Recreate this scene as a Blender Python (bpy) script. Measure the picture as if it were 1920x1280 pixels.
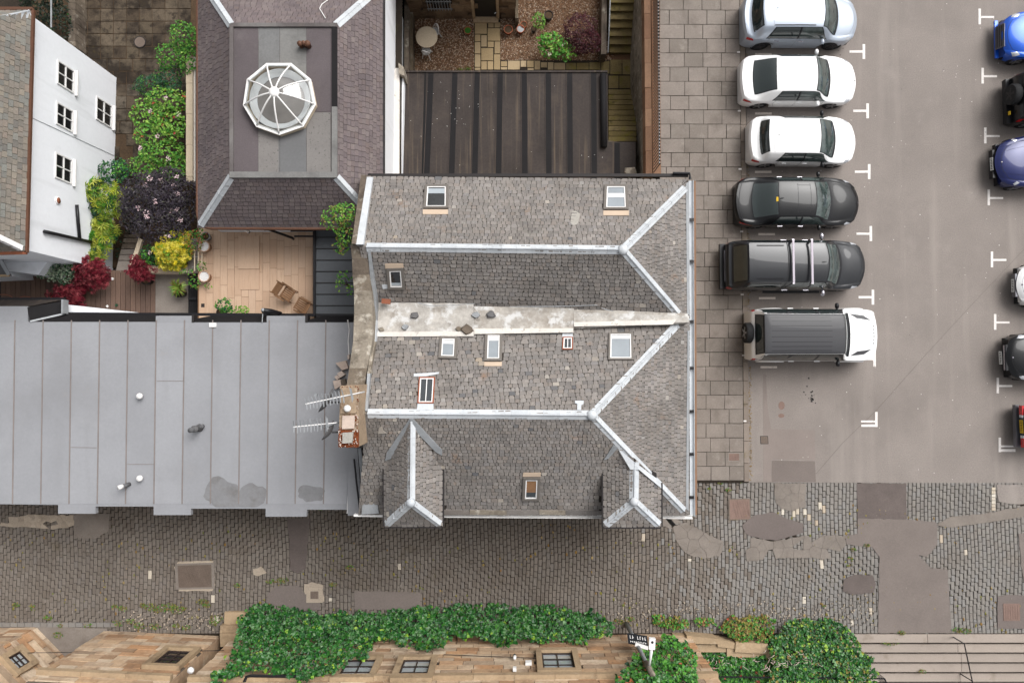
import bpy, bmesh, math, random
from mathutils import Vector, Matrix, noise
random.seed(7)
SC = bpy.context.scene
COL = SC.collection
for o in list(bpy.data.objects):
    bpy.data.objects.remove(o)

# ------------------------------------------------------------------ camera
F, H, TH = 1331.0, 28.0, math.atan(50 / 1331.0)
cam_d = bpy.data.cameras.new('camera')
cam = bpy.data.objects.new('camera', cam_d)
COL.objects.link(cam)
cam_d.sensor_fit = 'HORIZONTAL'
cam_d.sensor_width = 36
cam_d.lens = F / 1920 * 36
cam_d.clip_end = 3000
cam.location = (0, 0, H)
cam.rotation_euler = (TH, 0, 0)
SC.camera = cam

# ------------------------------------------------------------------ sky, sun, exposure (soft overcast daylight from the top right)
SUN_EL, SUN_AZ = math.radians(50), math.radians(42)      # azimuth clockwise from +y
wd = bpy.data.worlds.new('World')
SC.world = wd
wd.use_nodes = True
nt = wd.node_tree
bg = nt.nodes['Background']
sky = nt.nodes.new('ShaderNodeTexSky')
sky.sky_type = 'NISHITA'
sky.sun_disc = False
sky.sun_elevation = SUN_EL
sky.sun_rotation = SUN_AZ
sky.air_density = 1.0
sky.dust_density = 6.0
sky.ozone_density = 0.6
desat = nt.nodes.new('ShaderNodeHueSaturation')          # cloud layer: the sky's light is nearly white
desat.inputs['Saturation'].default_value = 0.12
nt.links.new(sky.outputs[0], desat.inputs['Color'])
nt.links.new(desat.outputs[0], bg.inputs[0])
bg.inputs[1].default_value = 0.1
sl = bpy.data.lights.new('sun', 'SUN')
sl.energy = 1.5
sl.angle = math.radians(45)
sl.color = (1.0, 0.98, 0.955)
so = bpy.data.objects.new('sun', sl)
COL.objects.link(so)
sd = Vector((math.sin(SUN_AZ) * math.cos(SUN_EL), math.cos(SUN_AZ) * math.cos(SUN_EL), math.sin(SUN_EL)))
so.rotation_euler = sd.to_track_quat('Z', 'Y').to_euler()
so.location = (0, 0, 60)
SC.view_settings.view_transform = 'Standard'
SC.view_settings.look = 'None'
SC.view_settings.gamma = 1
SC.view_settings.use_curve_mapping = False
SC.view_settings.exposure = 0.74
SC.render.engine = 'CYCLES'
SC.cycles.max_bounces = 6
SC.cycles.use_denoising = True

# ------------------------------------------------------------------ helpers
ct, st = math.cos(TH), math.sin(TH)


def ray(px, py):
    x, y = (px - 960) / F, -(py - 640) / F
    return Vector((x, y * ct + st, y * st - ct))


def W(px, py, z=0.0):
    """point of the place that stands at height z and is seen at photo pixel px,py"""
    d = ray(px, py)
    t = (z - H) / d.z
    return Vector((d.x * t, d.y * t, z))


def plane3(a, b, c):
    n = (b - a).cross(c - a).normalized()
    if n.z < 0:
        n = -n
    return (a.copy(), n)


def hit(px, py, pl):
    o = Vector((0, 0, H))
    d = ray(px, py)
    return o + d * ((pl[0] - o).dot(pl[1]) / d.dot(pl[1]))


def pix(p):
    v = p - Vector((0, 0, H))
    y = v.y * ct + v.z * st
    z = -v.y * st + v.z * ct
    return (960 + F * v.x / -z, 640 - F * y / -z)


def inpoly(x, y, P):
    r = False
    j = len(P) - 1
    for i in range(len(P)):
        if (P[i][1] > y) != (P[j][1] > y) and x < (P[j][0] - P[i][0]) * (y - P[i][1]) / (P[j][1] - P[i][1]) + P[i][0]:
            r = not r
        j = i
    return r


def clip(poly, cv):
    """2-D polygon clipped to a convex counter-clockwise polygon"""
    out = poly
    for i in range(len(cv)):
        a, b = cv[i], cv[(i + 1) % len(cv)]
        src, out = out, []
        if not src:
            break

        def side(p):
            return (b[0] - a[0]) * (p[1] - a[1]) - (b[1] - a[1]) * (p[0] - a[0])
        for k in range(len(src)):
            p, q = src[k], src[(k + 1) % len(src)]
            sp, sq = side(p), side(q)
            if sp >= 0:
                out.append(p)
            if (sp >= 0) != (sq >= 0):
                t = sp / (sp - sq)
                out.append((p[0] + (q[0] - p[0]) * t, p[1] + (q[1] - p[1]) * t))
    return out


def area2(P):
    return 0.5 * sum(P[i][0] * P[(i + 1) % len(P)][1] - P[(i + 1) % len(P)][0] * P[i][1] for i in range(len(P)))


class MB:
    """collects faces; build() links them as ONE mesh object"""

    def __init__(s):
        s.v, s.f, s.m, s.r = [], [], [], []

    def add(s, verts, faces, m=0, r=None):
        b = len(s.v)
        s.v += [tuple(v) for v in verts]
        rr = random.random() if r is None else r
        for f in faces:
            s.f.append([i + b for i in f])
            s.m.append(m)
            s.r.append(rr)
        return s

    def box(s, c, d, m=0, rz=0.0, r=None, rot=None, taper=0.0):
        x, y, z = d[0] / 2, d[1] / 2, d[2] / 2
        k = 1 - taper
        P = [(-x, -y, -z), (x, -y, -z), (x, y, -z), (-x, y, -z), (-x * k, -y * k, z), (x * k, -y * k, z), (x * k, y * k, z), (-x * k, y * k, z)]
        R = rot if rot is not None else Matrix.Rotation(rz, 3, 'Z')
        c = Vector(c)
        return s.add([c + R @ Vector(p) for p in P], [(3, 2, 1, 0), (4, 5, 6, 7), (0, 1, 5, 4), (1, 2, 6, 5), (2, 3, 7, 6), (3, 0, 4, 7)], m, r)

    def bar(s, a, b, w, h, m=0, up=(0, 0, 1), r=None):
        """a box laid from a to b, w wide and h high"""
        a, b = Vector(a), Vector(b)
        d = b - a
        L = d.length
        x = d.normalized()
        y = Vector(up).cross(x)
        if y.length < 1e-4:
            y = Vector((0, 1, 0)).cross(x)
        y.normalize()
        z = x.cross(y)
        R = Matrix((x, y, z)).transposed()
        return s.box((a + b) / 2, (L, w, h), m, rot=R, r=r)

    def prism(s, top, zb=None, depth=None, m=0, r=None, n=None, mside=None):
        """top polygon (3-D) with sides down to height zb, or by depth against n"""
        top = [Vector(p) for p in top]
        nn = Vector((0, 0, 0))
        for i in range(len(top)):
            a, b = top[i], top[(i + 1) % len(top)]
            nn += Vector(((a.y - b.y) * (a.z + b.z), (a.z - b.z) * (a.x + b.x), (a.x - b.x) * (a.y + b.y)))
        ref = Vector(n) if n is not None else Vector((0, 0, 1))
        if nn.dot(ref) < 0:
            top.reverse()
        if zb is not None:
            bot = [Vector((p.x, p.y, zb)) for p in top]
        else:
            dn = (Vector(n) if n is not None else Vector((0, 0, 1))) * depth
            bot = [p - dn for p in top]
        k = len(top)
        rr = random.random() if r is None else r
        s.add(top + bot, [list(range(k)), list(range(2 * k - 1, k - 1, -1))], m, rr)
        b = len(s.v) - 2 * k
        for i in range(k):
            j = (i + 1) % k
            s.f.append([b + i, b + k + i, b + k + j, b + j])
            s.m.append(m if mside is None else mside)
            s.r.append(rr)
        return s

    def tube(s, pts, rad, n=8, m=0, r=None, cap=True):
        pts = [Vector(p) for p in pts]
        rads = rad if isinstance(rad, (list, tuple)) else [rad] * len(pts)
        V, Fc = [], []
        u = None
        for i, p in enumerate(pts):
            t = (pts[min(i + 1, len(pts) - 1)] - pts[max(i - 1, 0)])
            t = t.normalized() if t.length > 1e-9 else Vector((0, 0, 1))
            if u is None:
                u = t.orthogonal().normalized()
            else:
                u = u - t * u.dot(t)
                u = u.normalized() if u.length > 1e-6 else t.orthogonal().normalized()
            w = t.cross(u)
            for k in range(n):
                a = 2 * math.pi * k / n
                V.append(p + (u * math.cos(a) + w * math.sin(a)) * rads[i])
        for i in range(len(pts) - 1):
            for k in range(n):
                Fc.append((i * n + k, i * n + (k + 1) % n, (i + 1) * n + (k + 1) % n, (i + 1) * n + k))
        if cap:
            Fc.append(tuple(range(n - 1, -1, -1)))
            Fc.append(tuple(range((len(pts) - 1) * n, len(pts) * n)))
        return s.add(V, Fc, m, r)

    def lathe(s, prof, c, n=24, m=0, axis='Z', r=None, rot=None):
        """prof: (radius, height) pairs turned about an axis through c"""
        V, Fc = [], []
        c = Vector(c)
        for (rr, h) in prof:
            for k in range(n):
                a = 2 * math.pi * k / n
                p = Vector((rr * math.cos(a), rr * math.sin(a), h))
                if axis == 'Y':
                    p = Vector((p.x, p.z, -p.y))
                elif axis == 'X':
                    p = Vector((p.z, p.x, p.y))
                if rot is not None:
                    p = rot @ p
                V.append(c + p)
        L = len(prof)
        for i in range(L - 1):
            for k in range(n):
                Fc.append((i * n + k, i * n + (k + 1) % n, (i + 1) * n + (k + 1) % n, (i + 1) * n + k))
        if prof[0][0] > 1e-4:
            Fc.append(tuple(range(n - 1, -1, -1)))
        if prof[-1][0] > 1e-4:
            Fc.append(tuple(range((L - 1) * n, L * n)))
        return s.add(V, Fc, m, r)

    def grid(s, P, m=0, r=None, closed=False):
        """P[i][j] points"""
        nu, nv = len(P), len(P[0])
        Fc = []
        for i in range(nu - 1):
            for j in range(nv - 1):
                Fc.append((i * nv + j, (i + 1) * nv + j, (i + 1) * nv + j + 1, i * nv + j + 1))
        return s.add([p for row in P for p in row], Fc, m, r)

    def build(s, name, mats, parent=None, smooth=False, origin=None):
        me = bpy.data.meshes.new(name)
        if origin is not None:
            o = Vector(origin)
            me.from_pydata([tuple(Vector(v) - o) for v in s.v], [], s.f)
        else:
            me.from_pydata(s.v, [], s.f)
        if not isinstance(mats, (list, tuple)):
            mats = [mats]
        for mm in mats:
            me.materials.append(mm)
        if any(s.m):
            me.polygons.foreach_set('material_index', s.m)
        if len(s.f):
            at = me.attributes.new('rnd', 'FLOAT', 'FACE')
            at.data.foreach_set('value', s.r)
        if smooth:
            me.polygons.foreach_set('use_smooth', [True] * len(s.f))
        me.update()
        ob = bpy.data.objects.new(name, me)
        COL.objects.link(ob)
        if origin is not None:
            ob.location = o
        if parent is not None:
            put(ob, parent)
        return ob


def world_loc(o):
    v = Vector(o.location)
    while o.parent is not None:
        o = o.parent
        v = v + Vector(o.location)
    return v


def put(ob, parent):
    """parent a piece without moving it (things here stand unrotated; turned ones carry it in their meshes)"""
    ob.parent = parent
    ob.location = Vector(ob.location) - world_loc(parent)


def tag(o, label=None, cat=None, group=None, kind=None):
    if label:
        o['label'] = label
    if cat:
        o['category'] = cat
    if group:
        o['group'] = group
    if kind:
        o['kind'] = kind
    return o


def thing(name, loc, label, cat, group=None):
    o = bpy.data.objects.new(name, None)
    o.empty_display_size = 0.2
    COL.objects.link(o)
    o.location = loc
    return tag(o, label, cat, group)


def smooth_by_angle(ob, ang=35):
    me = ob.data
    me.polygons.foreach_set('use_smooth', [True] * len(me.polygons))
    me.set_sharp_from_angle(angle=math.radians(ang))
    return ob


# ------------------------------------------------------------------ materials
def lin(c):
    c /= 255.0
    return c / 12.92 if c <= 0.04045 else ((c + 0.055) / 1.055) ** 2.4


def C(r, g, b, k=0.72):
    return (lin(r) * k, lin(g) * k, lin(b) * k, 1)


MATS = {}


def M(name, pal, n1=(0.6, 0.12), n2=(9, 0.12), stain=(), rough=0.85, metal=0.0, bump=(30, 0.25), spec=0.3, coat=0.0, jit=0.0,
      trans=0.0, alpha=1.0, wave=None, ior=1.45):
    """procedural material: a palette picked per piece, broad and fine noise on it, stains with their own shape, fine relief"""
    m = bpy.data.materials.new(name)
    m.use_nodes = True
    t = m.node_tree
    N, L = t.nodes, t.links
    b = N['Principled BSDF']

    def nd(k, **kw):
        x = N.new(k)
        for a, v in kw.items():
            setattr(x, a, v)
        return x
    geo = nd('ShaderNodeNewGeometry')
    pos = geo.outputs['Position']
    at = nd('ShaderNodeAttribute', attribute_name='rnd')
    oi = nd('ShaderNodeObjectInfo')
    ad = nd('ShaderNodeMath', operation='ADD')
    L.new(at.outputs['Fac'], ad.inputs[0])
    L.new(oi.outputs['Random'], ad.inputs[1])
    fr = nd('ShaderNodeMath', operation='FRACT')
    L.new(ad.outputs[0], fr.inputs[0])
    if len(pal) > 1:
        cr = nd('ShaderNodeValToRGB')
        e = cr.color_ramp.elements
        while len(e) < len(pal):
            e.new(0.5)
        for i, c in enumerate(pal):
            e[i].position = i / (len(pal) - 1)
            e[i].color = c
        L.new(fr.outputs[0], cr.inputs[0])
        col = cr.outputs[0]
    else:
        rgb = nd('ShaderNodeRGB')
        rgb.outputs[0].default_value = pal[0]
        col = rgb.outputs[0]

    def ntex(scale, det=4.0, ro=0.6):
        n = nd('ShaderNodeTexNoise')
        n.inputs['Scale'].default_value = scale
        n.inputs['Detail'].default_value = det
        n.inputs['Roughness'].default_value = ro
        L.new(pos, n.inputs['Vector'])
        return n

    def mulv(col, facsock, amt):
        mr = nd('ShaderNodeMapRange')
        mr.inputs['From Min'].default_value = 0.25
        mr.inputs['From Max'].default_value = 0.75
        mr.inputs['To Min'].default_value = 1 - amt
        mr.inputs['To Max'].default_value = 1 + amt
        L.new(facsock, mr.inputs['Value'])
        mx = nd('ShaderNodeMix', data_type='RGBA', blend_type='MULTIPLY')
        mx.inputs['Factor'].default_value = 1
        L.new(col, mx.inputs['A'])
        L.new(mr.outputs[0], mx.inputs['B'])
        return mx.outputs['Result']
    if n1:
        col = mulv(col, ntex(n1[0]).outputs[0], n1[1])
    if n2:
        col = mulv(col, ntex(n2[0], 6).outputs[0], n2[1])
    if jit:
        col = mulv(col, fr.outputs[0], jit)
    for (c, scale, lo, hi, amt) in stain:
        n = ntex(scale, 6, 0.65)
        mr = nd('ShaderNodeMapRange')
        mr.inputs['From Min'].default_value = lo
        mr.inputs['From Max'].default_value = hi
        mr.inputs['To Max'].default_value = amt
        L.new(n.outputs[0], mr.inputs['Value'])
        mx = nd('ShaderNodeMix', data_type='RGBA')
        L.new(mr.outputs[0], mx.inputs['Factor'])
        L.new(col, mx.inputs['A'])
        mx.inputs['B'].default_value = c
        col = mx.outputs['Result']
    if wave:
        (c, sx, sy, sz, lo, hi, amt) = wave            # streaks: noise stretched along one axis
        mp = nd('ShaderNodeMapping')
        mp.inputs['Scale'].default_value = (sx, sy, sz)
        L.new(pos, mp.inputs['Vector'])
        n = nd('ShaderNodeTexNoise')
        n.inputs['Scale'].default_value = 1
        n.inputs['Detail'].default_value = 5
        L.new(mp.outputs[0], n.inputs['Vector'])
        mr = nd('ShaderNodeMapRange')
        mr.inputs['From Min'].default_value = lo
        mr.inputs['From Max'].default_value = hi
        mr.inputs['To Max'].default_value = amt
        L.new(n.outputs[0], mr.inputs['Value'])
        mx = nd('ShaderNodeMix', data_type='RGBA')
        L.new(mr.outputs[0], mx.inputs['Factor'])
        L.new(col, mx.inputs['A'])
        mx.inputs['B'].default_value = c
        col = mx.outputs['Result']
    L.new(col, b.inputs['Base Color'])
    b.inputs['Roughness'].default_value = rough
    b.inputs['Metallic'].default_value = metal
    b.inputs['Specular IOR Level'].default_value = spec
    b.inputs['IOR'].default_value = ior
    b.inputs['Coat Weight'].default_value = coat
    b.inputs['Coat Roughness'].default_value = 0.03
    b.inputs['Transmission Weight'].default_value = trans
    b.inputs['Alpha'].default_value = alpha
    if bump:
        n = ntex(bump[0], 5, 0.7)
        bp = nd('ShaderNodeBump')
        bp.inputs['Strength'].default_value = bump[1]
        bp.inputs['Distance'].default_value = 0.02
        L.new(n.outputs[0], bp.inputs['Height'])
        L.new(bp.outputs[0], b.inputs['Normal'])
    MATS[name] = m
    return m


moss = C(92, 92, 45)
M('asphalt', [C(150, 141, 135)], n1=(0.35, 0.12), n2=(24, 0.2), stain=[(C(128, 120, 115), 0.22, 0.5, 0.75, 0.7), (C(168, 160, 154), 0.9, 0.58, 0.8, 0.5), (C(200, 193, 186), 42, 0.66, 0.73, 0.6), (C(100, 94, 90), 60, 0.6, 0.7, 0.5), (C(112, 104, 99), 3.5, 0.7, 0.8, 0.4)],
  bump=(160, 0.5), wave=(C(168, 159, 152), 1.6, 0.12, 1, 0.54, 0.78, 0.65))
M('asphalt_patch', [C(118, 108, 104), C(132, 122, 116)], n1=(0.8, 0.1), n2=(20, 0.12), stain=[(C(150, 142, 134), 46, 0.66, 0.74, 0.5)], bump=(150, 0.4))
M('asphalt_dark', [C(108, 98, 94), C(118, 107, 102)], n1=(1.2, 0.16), n2=(20, 0.14), stain=[(C(140, 130, 120), 40, 0.66, 0.74, 0.5)], bump=(150, 0.4))
M('concrete_patch', [C(136, 127, 119), C(141, 132, 124)], n1=(1.0, 0.18), n2=(20, 0.14), stain=[(C(116, 104, 94), 2.2, 0.55, 0.75, 0.6)], bump=(120, 0.4))
M('pale_crust', [C(190, 176, 158), C(170, 156, 140)], n2=(20, 0.15), stain=[(C(110, 96, 80), 3, 0.55, 0.75, 0.6)], bump=(60, 0.4))
M('sett', [C(124, 115, 107), C(129, 121, 113), C(117, 108, 100), C(132, 124, 116), C(120, 111, 102), C(126, 119, 113)], n1=(0.3, 0.14), n2=(24, 0.12),
  stain=[(C(112, 104, 74), 0.8, 0.62, 0.8, 0.5), (C(100, 88, 77), 0.4, 0.52, 0.72, 0.6), (C(146, 135, 124), 0.5, 0.56, 0.75, 0.6)], rough=0.75, bump=(70, 0.35))
M('sett_grey', [C(140, 135, 130), C(144, 139, 133), C(134, 129, 124), C(141, 138, 135), C(136, 130, 124), C(140, 136, 131)], n1=(0.3, 0.12), n2=(24, 0.12),
  stain=[(C(122, 112, 84), 1.2, 0.6, 0.8, 0.5), (C(124, 114, 104), 0.5, 0.54, 0.74, 0.6)], rough=0.75, bump=(70, 0.35))
M('sett_pale', [C(205, 192, 172), C(222, 214, 200), C(190, 172, 150)], n2=(24, 0.12), bump=(70, 0.3))
M('joint_dirt', [C(50, 42, 34)], n1=(0.7, 0.3), n2=(16, 0.3), stain=[(C(84, 82, 40), 0.9, 0.58, 0.7, 0.8), (C(104, 90, 72), 1.7, 0.62, 0.75, 0.5)], bump=(60, 0.6))
M('slab', [C(141, 131, 123), C(148, 138, 130), C(132, 123, 115), C(145, 136, 128)], n1=(1.2, 0.12), n2=(22, 0.14), stain=[(C(174, 165, 156), 3, 0.58, 0.75, 0.55), (C(112, 103, 95), 1.4, 0.52, 0.72, 0.6), (C(200, 192, 183), 24, 0.68, 0.75, 0.6), (C(104, 96, 84), 7, .64, .74, .4)], bump=(130, 0.35))
M('kerb_stone', [C(134, 122, 112), C(150, 138, 128), C(122, 110, 100)], n1=(1, 0.12), n2=(26, 0.14), stain=[(C(112, 100, 60), 1.3, 0.55, 0.7, 0.6)], bump=(80, 0.4))
M('road_paint', [C(236, 230, 226, 0.82)], n1=(3, .06), n2=(20, 0.1), stain=[(C(150, 140, 134), 16, 0.58, 0.7, 0.8), (C(150, 140, 134), 4, 0.62, 0.74, 0.7)], bump=(100, 0.2))
M('road_paint_worn', [C(232, 220, 210, .8)], n1=None, n2=(20, 0.12), stain=[(C(165, 155, 147), 9, 0.56, 0.72, 0.7)], bump=(100, 0.2))
M('iron_red', [C(142, 118, 108), C(135, 112, 103)], n1=(3, 0.15), n2=(30, 0.2), rough=0.7, metal=0.2, bump=(90, 0.4))
M('iron_brown', [C(126, 112, 102), C(116, 102, 92)], n1=(3, 0.12), n2=(30, 0.2), rough=0.65, metal=0.2, bump=(90, 0.4))
M('soil', [C(84, 66, 48)], n1=(1, 0.3), n2=(18, 0.3), bump=(50, 0.8))
M('gravel_bed', [C(112, 84, 62)], n1=(1, 0.2), n2=(40, 0.4), bump=(60, 0.8))
M('pebble', [C(186, 146, 112), C(120, 82, 58), C(226, 202, 176), C(92, 62, 44), C(198, 164, 134), C(146, 112, 90), C(236, 220, 200), C(110, 76, 54)], n1=None, n2=None, bump=None)
M('yard_slab', [C(98, 86, 70), C(114, 101, 85), C(80, 67, 53), C(110, 100, 87)], n1=(0.9, 0.3), n2=(16, 0.28),
  stain=[(C(36, 28, 21), 0.9, 0.42, 0.58, 0.92), (C(112, 96, 44), 0.9, 0.62, 0.78, 0.6), (C(36, 28, 21), 3.0, 0.52, 0.64, 0.8)], bump=(50, 0.4))
M('sandstone_flag', [C(184, 160, 122), C(168, 146, 110), C(196, 174, 140), C(158, 136, 102)], n1=(1, 0.12), n2=(20, 0.12), stain=[(C(120, 100, 70), 2, 0.55, 0.75, 0.6)], bump=(60, 0.3))
M('mossy_step', [C(120, 104, 66), C(132, 116, 80), C(106, 92, 56)], n1=(1.6, 0.25), n2=(20, 0.2), stain=[(C(116, 108, 36), 2.2, 0.52, 0.68, 0.85), (C(52, 40, 28), 3, 0.58, 0.72, 0.7)], bump=(50, 0.5))
M('step_stone', [C(176, 163, 152), C(168, 156, 146)], n1=(0.8, 0.08), n2=(22, 0.08), stain=[(C(128, 114, 96), 1.4, 0.58, 0.75, 0.6)], bump=(90, 0.3))
# roofs
M('slate', [C(134, 128, 124), C(143, 137, 132), C(124, 119, 116), C(148, 141, 135), C(130, 126, 123), C(140, 131, 124), C(153, 147, 142), C(136, 132, 130)], n1=(0.55, 0.14), n2=(26, 0.18),
  stain=[(C(160, 122, 90), 1.3, 0.63, 0.76, 0.6), (C(182, 177, 170), 9, 0.6, 0.7, 0.55), (C(98, 92, 86), 0.7, 0.52, 0.72, 0.5), (C(158, 152, 144), 1.8, 0.6, 0.75, 0.4)], rough=0.8, bump=(60, 0.6))
M('slate_pale', [C(164, 156, 146), C(180, 172, 162), C(156, 152, 148), C(170, 156, 138)], n2=(20, 0.12), bump=(60, 0.4))
M('slate_dark', [C(104, 104, 106), C(116, 114, 114)], n2=(20, 0.1), bump=(60, 0.3))
M('sarking', [C(64, 58, 53)], n2=(20, 0.2))
M('slate_purple', [C(114, 103, 103), C(122, 110, 110), C(106, 96, 97), C(128, 117, 115), C(112, 102, 104), C(118, 105, 102)], n1=(0.5, 0.14), n2=(22, 0.14),
  stain=[(C(168, 150, 80), 0.55, 0.7, 0.8, 0.5), (C(186, 176, 172), 14, 0.72, 0.78, 0.6), (C(88, 80, 84), 0.45, 0.52, 0.72, 0.5)], rough=0.75, bump=(50, 0.4))
M('slate_mixed', [C(140, 131, 120), C(128, 122, 114), C(150, 141, 128), C(118, 114, 109), C(136, 137, 131), C(145, 133, 122), C(124, 124, 119)], n1=(0.6, 0.12), n2=(20, 0.16),
  stain=[(C(176, 170, 154), 6, 0.6, 0.72, 0.4)], rough=0.8, bump=(50, 0.5))
M('zinc', [C(206, 210, 214), C(213, 217, 221), C(197, 202, 207)], n1=(1.6, 0.1), n2=(16, 0.08), stain=[(C(158, 162, 165), 2.4, 0.56, 0.75, 0.6), (C(226, 229, 232), 5, 0.58, 0.72, 0.5)], rough=0.5, metal=0.0, bump=(9, 0.3))
M('lead', [C(160, 163, 166), C(172, 175, 178)], n1=(1.5, 0.14), n2=(14, 0.1), stain=[(C(126, 126, 126), 2.4, 0.55, 0.75, 0.6)], rough=0.5, metal=0.2, bump=(12, 0.2))
M('valley_sheet', [C(196, 190, 182), C(204, 199, 192), C(186, 179, 170)], n1=(1.3, 0.22), n2=(9, 0.2), stain=[(C(150, 140, 128), 1.2, 0.5, 0.68, 0.8), (C(232, 231, 229), 2.2, 0.52, 0.62, 0.9), (C(188, 146, 98), 3.4, 0.7, 0.8, 0.6), (C(126, 118, 110), 4, 0.6, 0.7, 0.6)], bump=(24, 0.6))
M('membrane', [C(158, 159, 163), C(162, 163, 167), C(154, 155, 159)], n1=(0.5, 0.07), n2=(12, 0.05), stain=[(C(142, 142, 145), 0.35, 0.5, 0.75, 0.7), (C(174, 168, 165), 0.7, 0.64, 0.8, 0.5), (C(132, 131, 132), 2.5, 0.66, 0.78, 0.4)], wave=(C(146, 146, 149), 1.2, 0.2, 1, 0.58, 0.8, 0.5), rough=0.6, bump=(3, 0.3))
M('seam_brown', [C(140, 131, 127)], n1=(2, 0.14), n2=None, bump=None)
M('puddle_stain', [C(136, 136, 138)], n1=(2, 0.1), n2=(10, 0.1), stain=[(C(112, 107, 103), 1.6, 0.5, 0.7, 0.7)], rough=0.5, bump=None)
M('felt', [C(68, 61, 58)], n1=(0.7, 0.22), n2=(12, 0.2), stain=[(C(94, 83, 74), 1.0, 0.55, 0.75, 0.6), (C(48, 43, 41), 0.6, 0.52, 0.72, 0.6)], wave=(C(106, 93, 80), 7, 0.25, 1, 0.55, 0.72, 0.8), rough=0.85, bump=(70, 0.3))
M('felt_lap', [C(28, 26, 28)], n1=(1.5, 0.18), n2=(20, 0.15), rough=0.8, bump=(60, 0.3))
M('bitumen', [C(104, 98, 97)], n1=(0.4, 0.18), n2=(30, 0.16), stain=[(C(134, 131, 129), 0.5, 0.5, 0.62, 0.7), (C(70, 66, 68), 14, 0.64, 0.7, 0.6), (C(120, 108, 96), 0.9, 0.58, 0.8, 0.5)], bump=(90, 0.3))
M('bitumen_pale', [C(138, 137, 134), C(132, 131, 129), C(124, 124, 124)], n1=(0.8, 0.14), n2=(14, 0.12), stain=[(C(104, 102, 101), 1.2, 0.5, 0.7, 0.7), (C(80, 76, 75), 16, 0.64, 0.72, 0.6)], bump=(80, 0.25))
M('metal_roof', [C(98, 101, 105)], n1=(0.7, 0.06), n2=(8, 0.06), rough=0.5, metal=0.3, bump=None)
M('dark_trim', [C(48, 44, 44)], n1=None, n2=(10, 0.1), rough=0.6, bump=None)
M('black_metal', [C(34, 33, 36)], n1=None, n2=(10, 0.1), rough=0.4, bump=None)
M('gutter_brown', [C(104, 72, 56)], n1=(2, 0.15), n2=(20, 0.15), rough=0.6, bump=None)
M('copper_red', [C(150, 92, 68)], n1=(3, 0.15), n2=(20, 0.2), rough=0.6, bump=None)
# walls
M('white_render', [C(226, 228, 232, .98)], n1=(0.5, 0.03), n2=(6, 0.03), stain=[(C(190, 192, 194, .95), 0.7, 0.6, 0.8, 0.4)], wave=(C(200, 202, 204, .95), 2.2, 2.2, 0.25, 0.56, 0.78, 0.6), bump=(60, 0.15))
M('white_paint', [C(236, 234, 232, 0.82)], n1=None, n2=(10, 0.04), rough=0.5, bump=None)
M('white_peeling', [C(222, 216, 208, .85)], n1=(1, 0.1), n2=(10, 0.08), stain=[(C(120, 108, 96), 4, 0.6, 0.7, 0.8)], bump=(30, 0.3))
M('cream_coping', [C(224, 206, 180), C(212, 194, 168)], n1=(1, 0.08), n2=(14, 0.1), stain=[(C(160, 140, 116), 3, 0.58, 0.75, 0.5)], bump=(40, 0.3))
M('old_stone', [C(116, 104, 92), C(104, 93, 82), C(128, 116, 102), C(96, 85, 74)], n1=(1.2, 0.28), n2=(14, 0.25), stain=[(C(188, 180, 166), 2.8, 0.57, 0.68, 0.7), (C(58, 50, 44), 1.6, 0.52, 0.68, 0.7)], bump=(40, 0.6))
M('old_stone_pale', [C(146, 136, 122), C(158, 148, 134)], n1=(1.4, 0.25), n2=(14, 0.25), stain=[(C(214, 206, 192), 3.2, 0.55, 0.66, 0.75), (C(84, 74, 64), 2.2, 0.52, 0.66, 0.75), (C(178, 140, 84), 4, .66, .76, .5)], bump=(40, 0.6))
M('garden_wall', [C(114, 98, 78), C(100, 88, 72), C(130, 114, 94)], n1=(0.7, 0.3), n2=(9, 0.3), stain=[(C(160, 152, 140), 1.8, 0.52, 0.66, 0.75), (C(46, 37, 29), 1.4, 0.52, 0.66, 0.8), (C(104, 98, 44), 1.1, .6, .72, .6)], bump=(20, 0.9))
M('coping_brown', [C(150, 116, 92), C(136, 102, 80), C(164, 130, 104)], n1=(1, 0.14), n2=(14, 0.14), stain=[(C(90, 68, 54), 2, 0.58, 0.75, 0.6)], bump=(40, 0.4))
M('sandstone', [C(214, 184, 152), C(196, 162, 128), C(224, 200, 172), C(178, 140, 106), C(210, 188, 162), C(202, 156, 116), C(160, 138, 116), C(230, 208, 182), C(190, 164, 138)], n1=(0.8, 0.16), n2=(9, 0.16),
  stain=[(C(138, 110, 88), 1.1, 0.53, 0.7, 0.75), (C(234, 216, 192), 2, 0.58, 0.72, 0.6), (C(108, 92, 80), 3.5, 0.62, 0.72, 0.6)], wave=(C(156, 118, 86), 0.5, 0.5, 4.5, 0.54, 0.7, 0.6), bump=(30, 0.5))
M('sandstone_trim', [C(184, 160, 130), C(174, 150, 120)], n1=(0.8, 0.16), n2=(10, 0.14), stain=[(C(120, 100, 80), 1.3, 0.53, 0.7, 0.65), (C(212, 194, 168), 2.4, 0.58, 0.72, 0.5)], bump=(30, 0.4))
M('back_stone', [C(136, 112, 88), C(120, 98, 78), C(152, 128, 102), C(104, 84, 66)], n1=(0.8, 0.2), n2=(12, 0.2), stain=[(C(60, 50, 42), 1.4, 0.52, 0.7, 0.7)], bump=(30, 0.4))
M('chimney_pot_stone', [C(186, 164, 140), C(172, 150, 126)], n1=(2, 0.2), n2=(16, 0.22), stain=[(C(106, 66, 42), 4, 0.58, 0.68, 0.8), (C(214, 200, 182), 5, 0.58, 0.7, 0.6)], bump=(40, 0.6))
M('rust', [C(128, 66, 34)], n1=(4, 0.3), n2=(26, 0.3), stain=[(C(210, 190, 170), 14, 0.62, 0.7, 0.8), (C(70, 36, 20), 8, 0.55, 0.7, 0.7)], bump=(50, 0.6))
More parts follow.
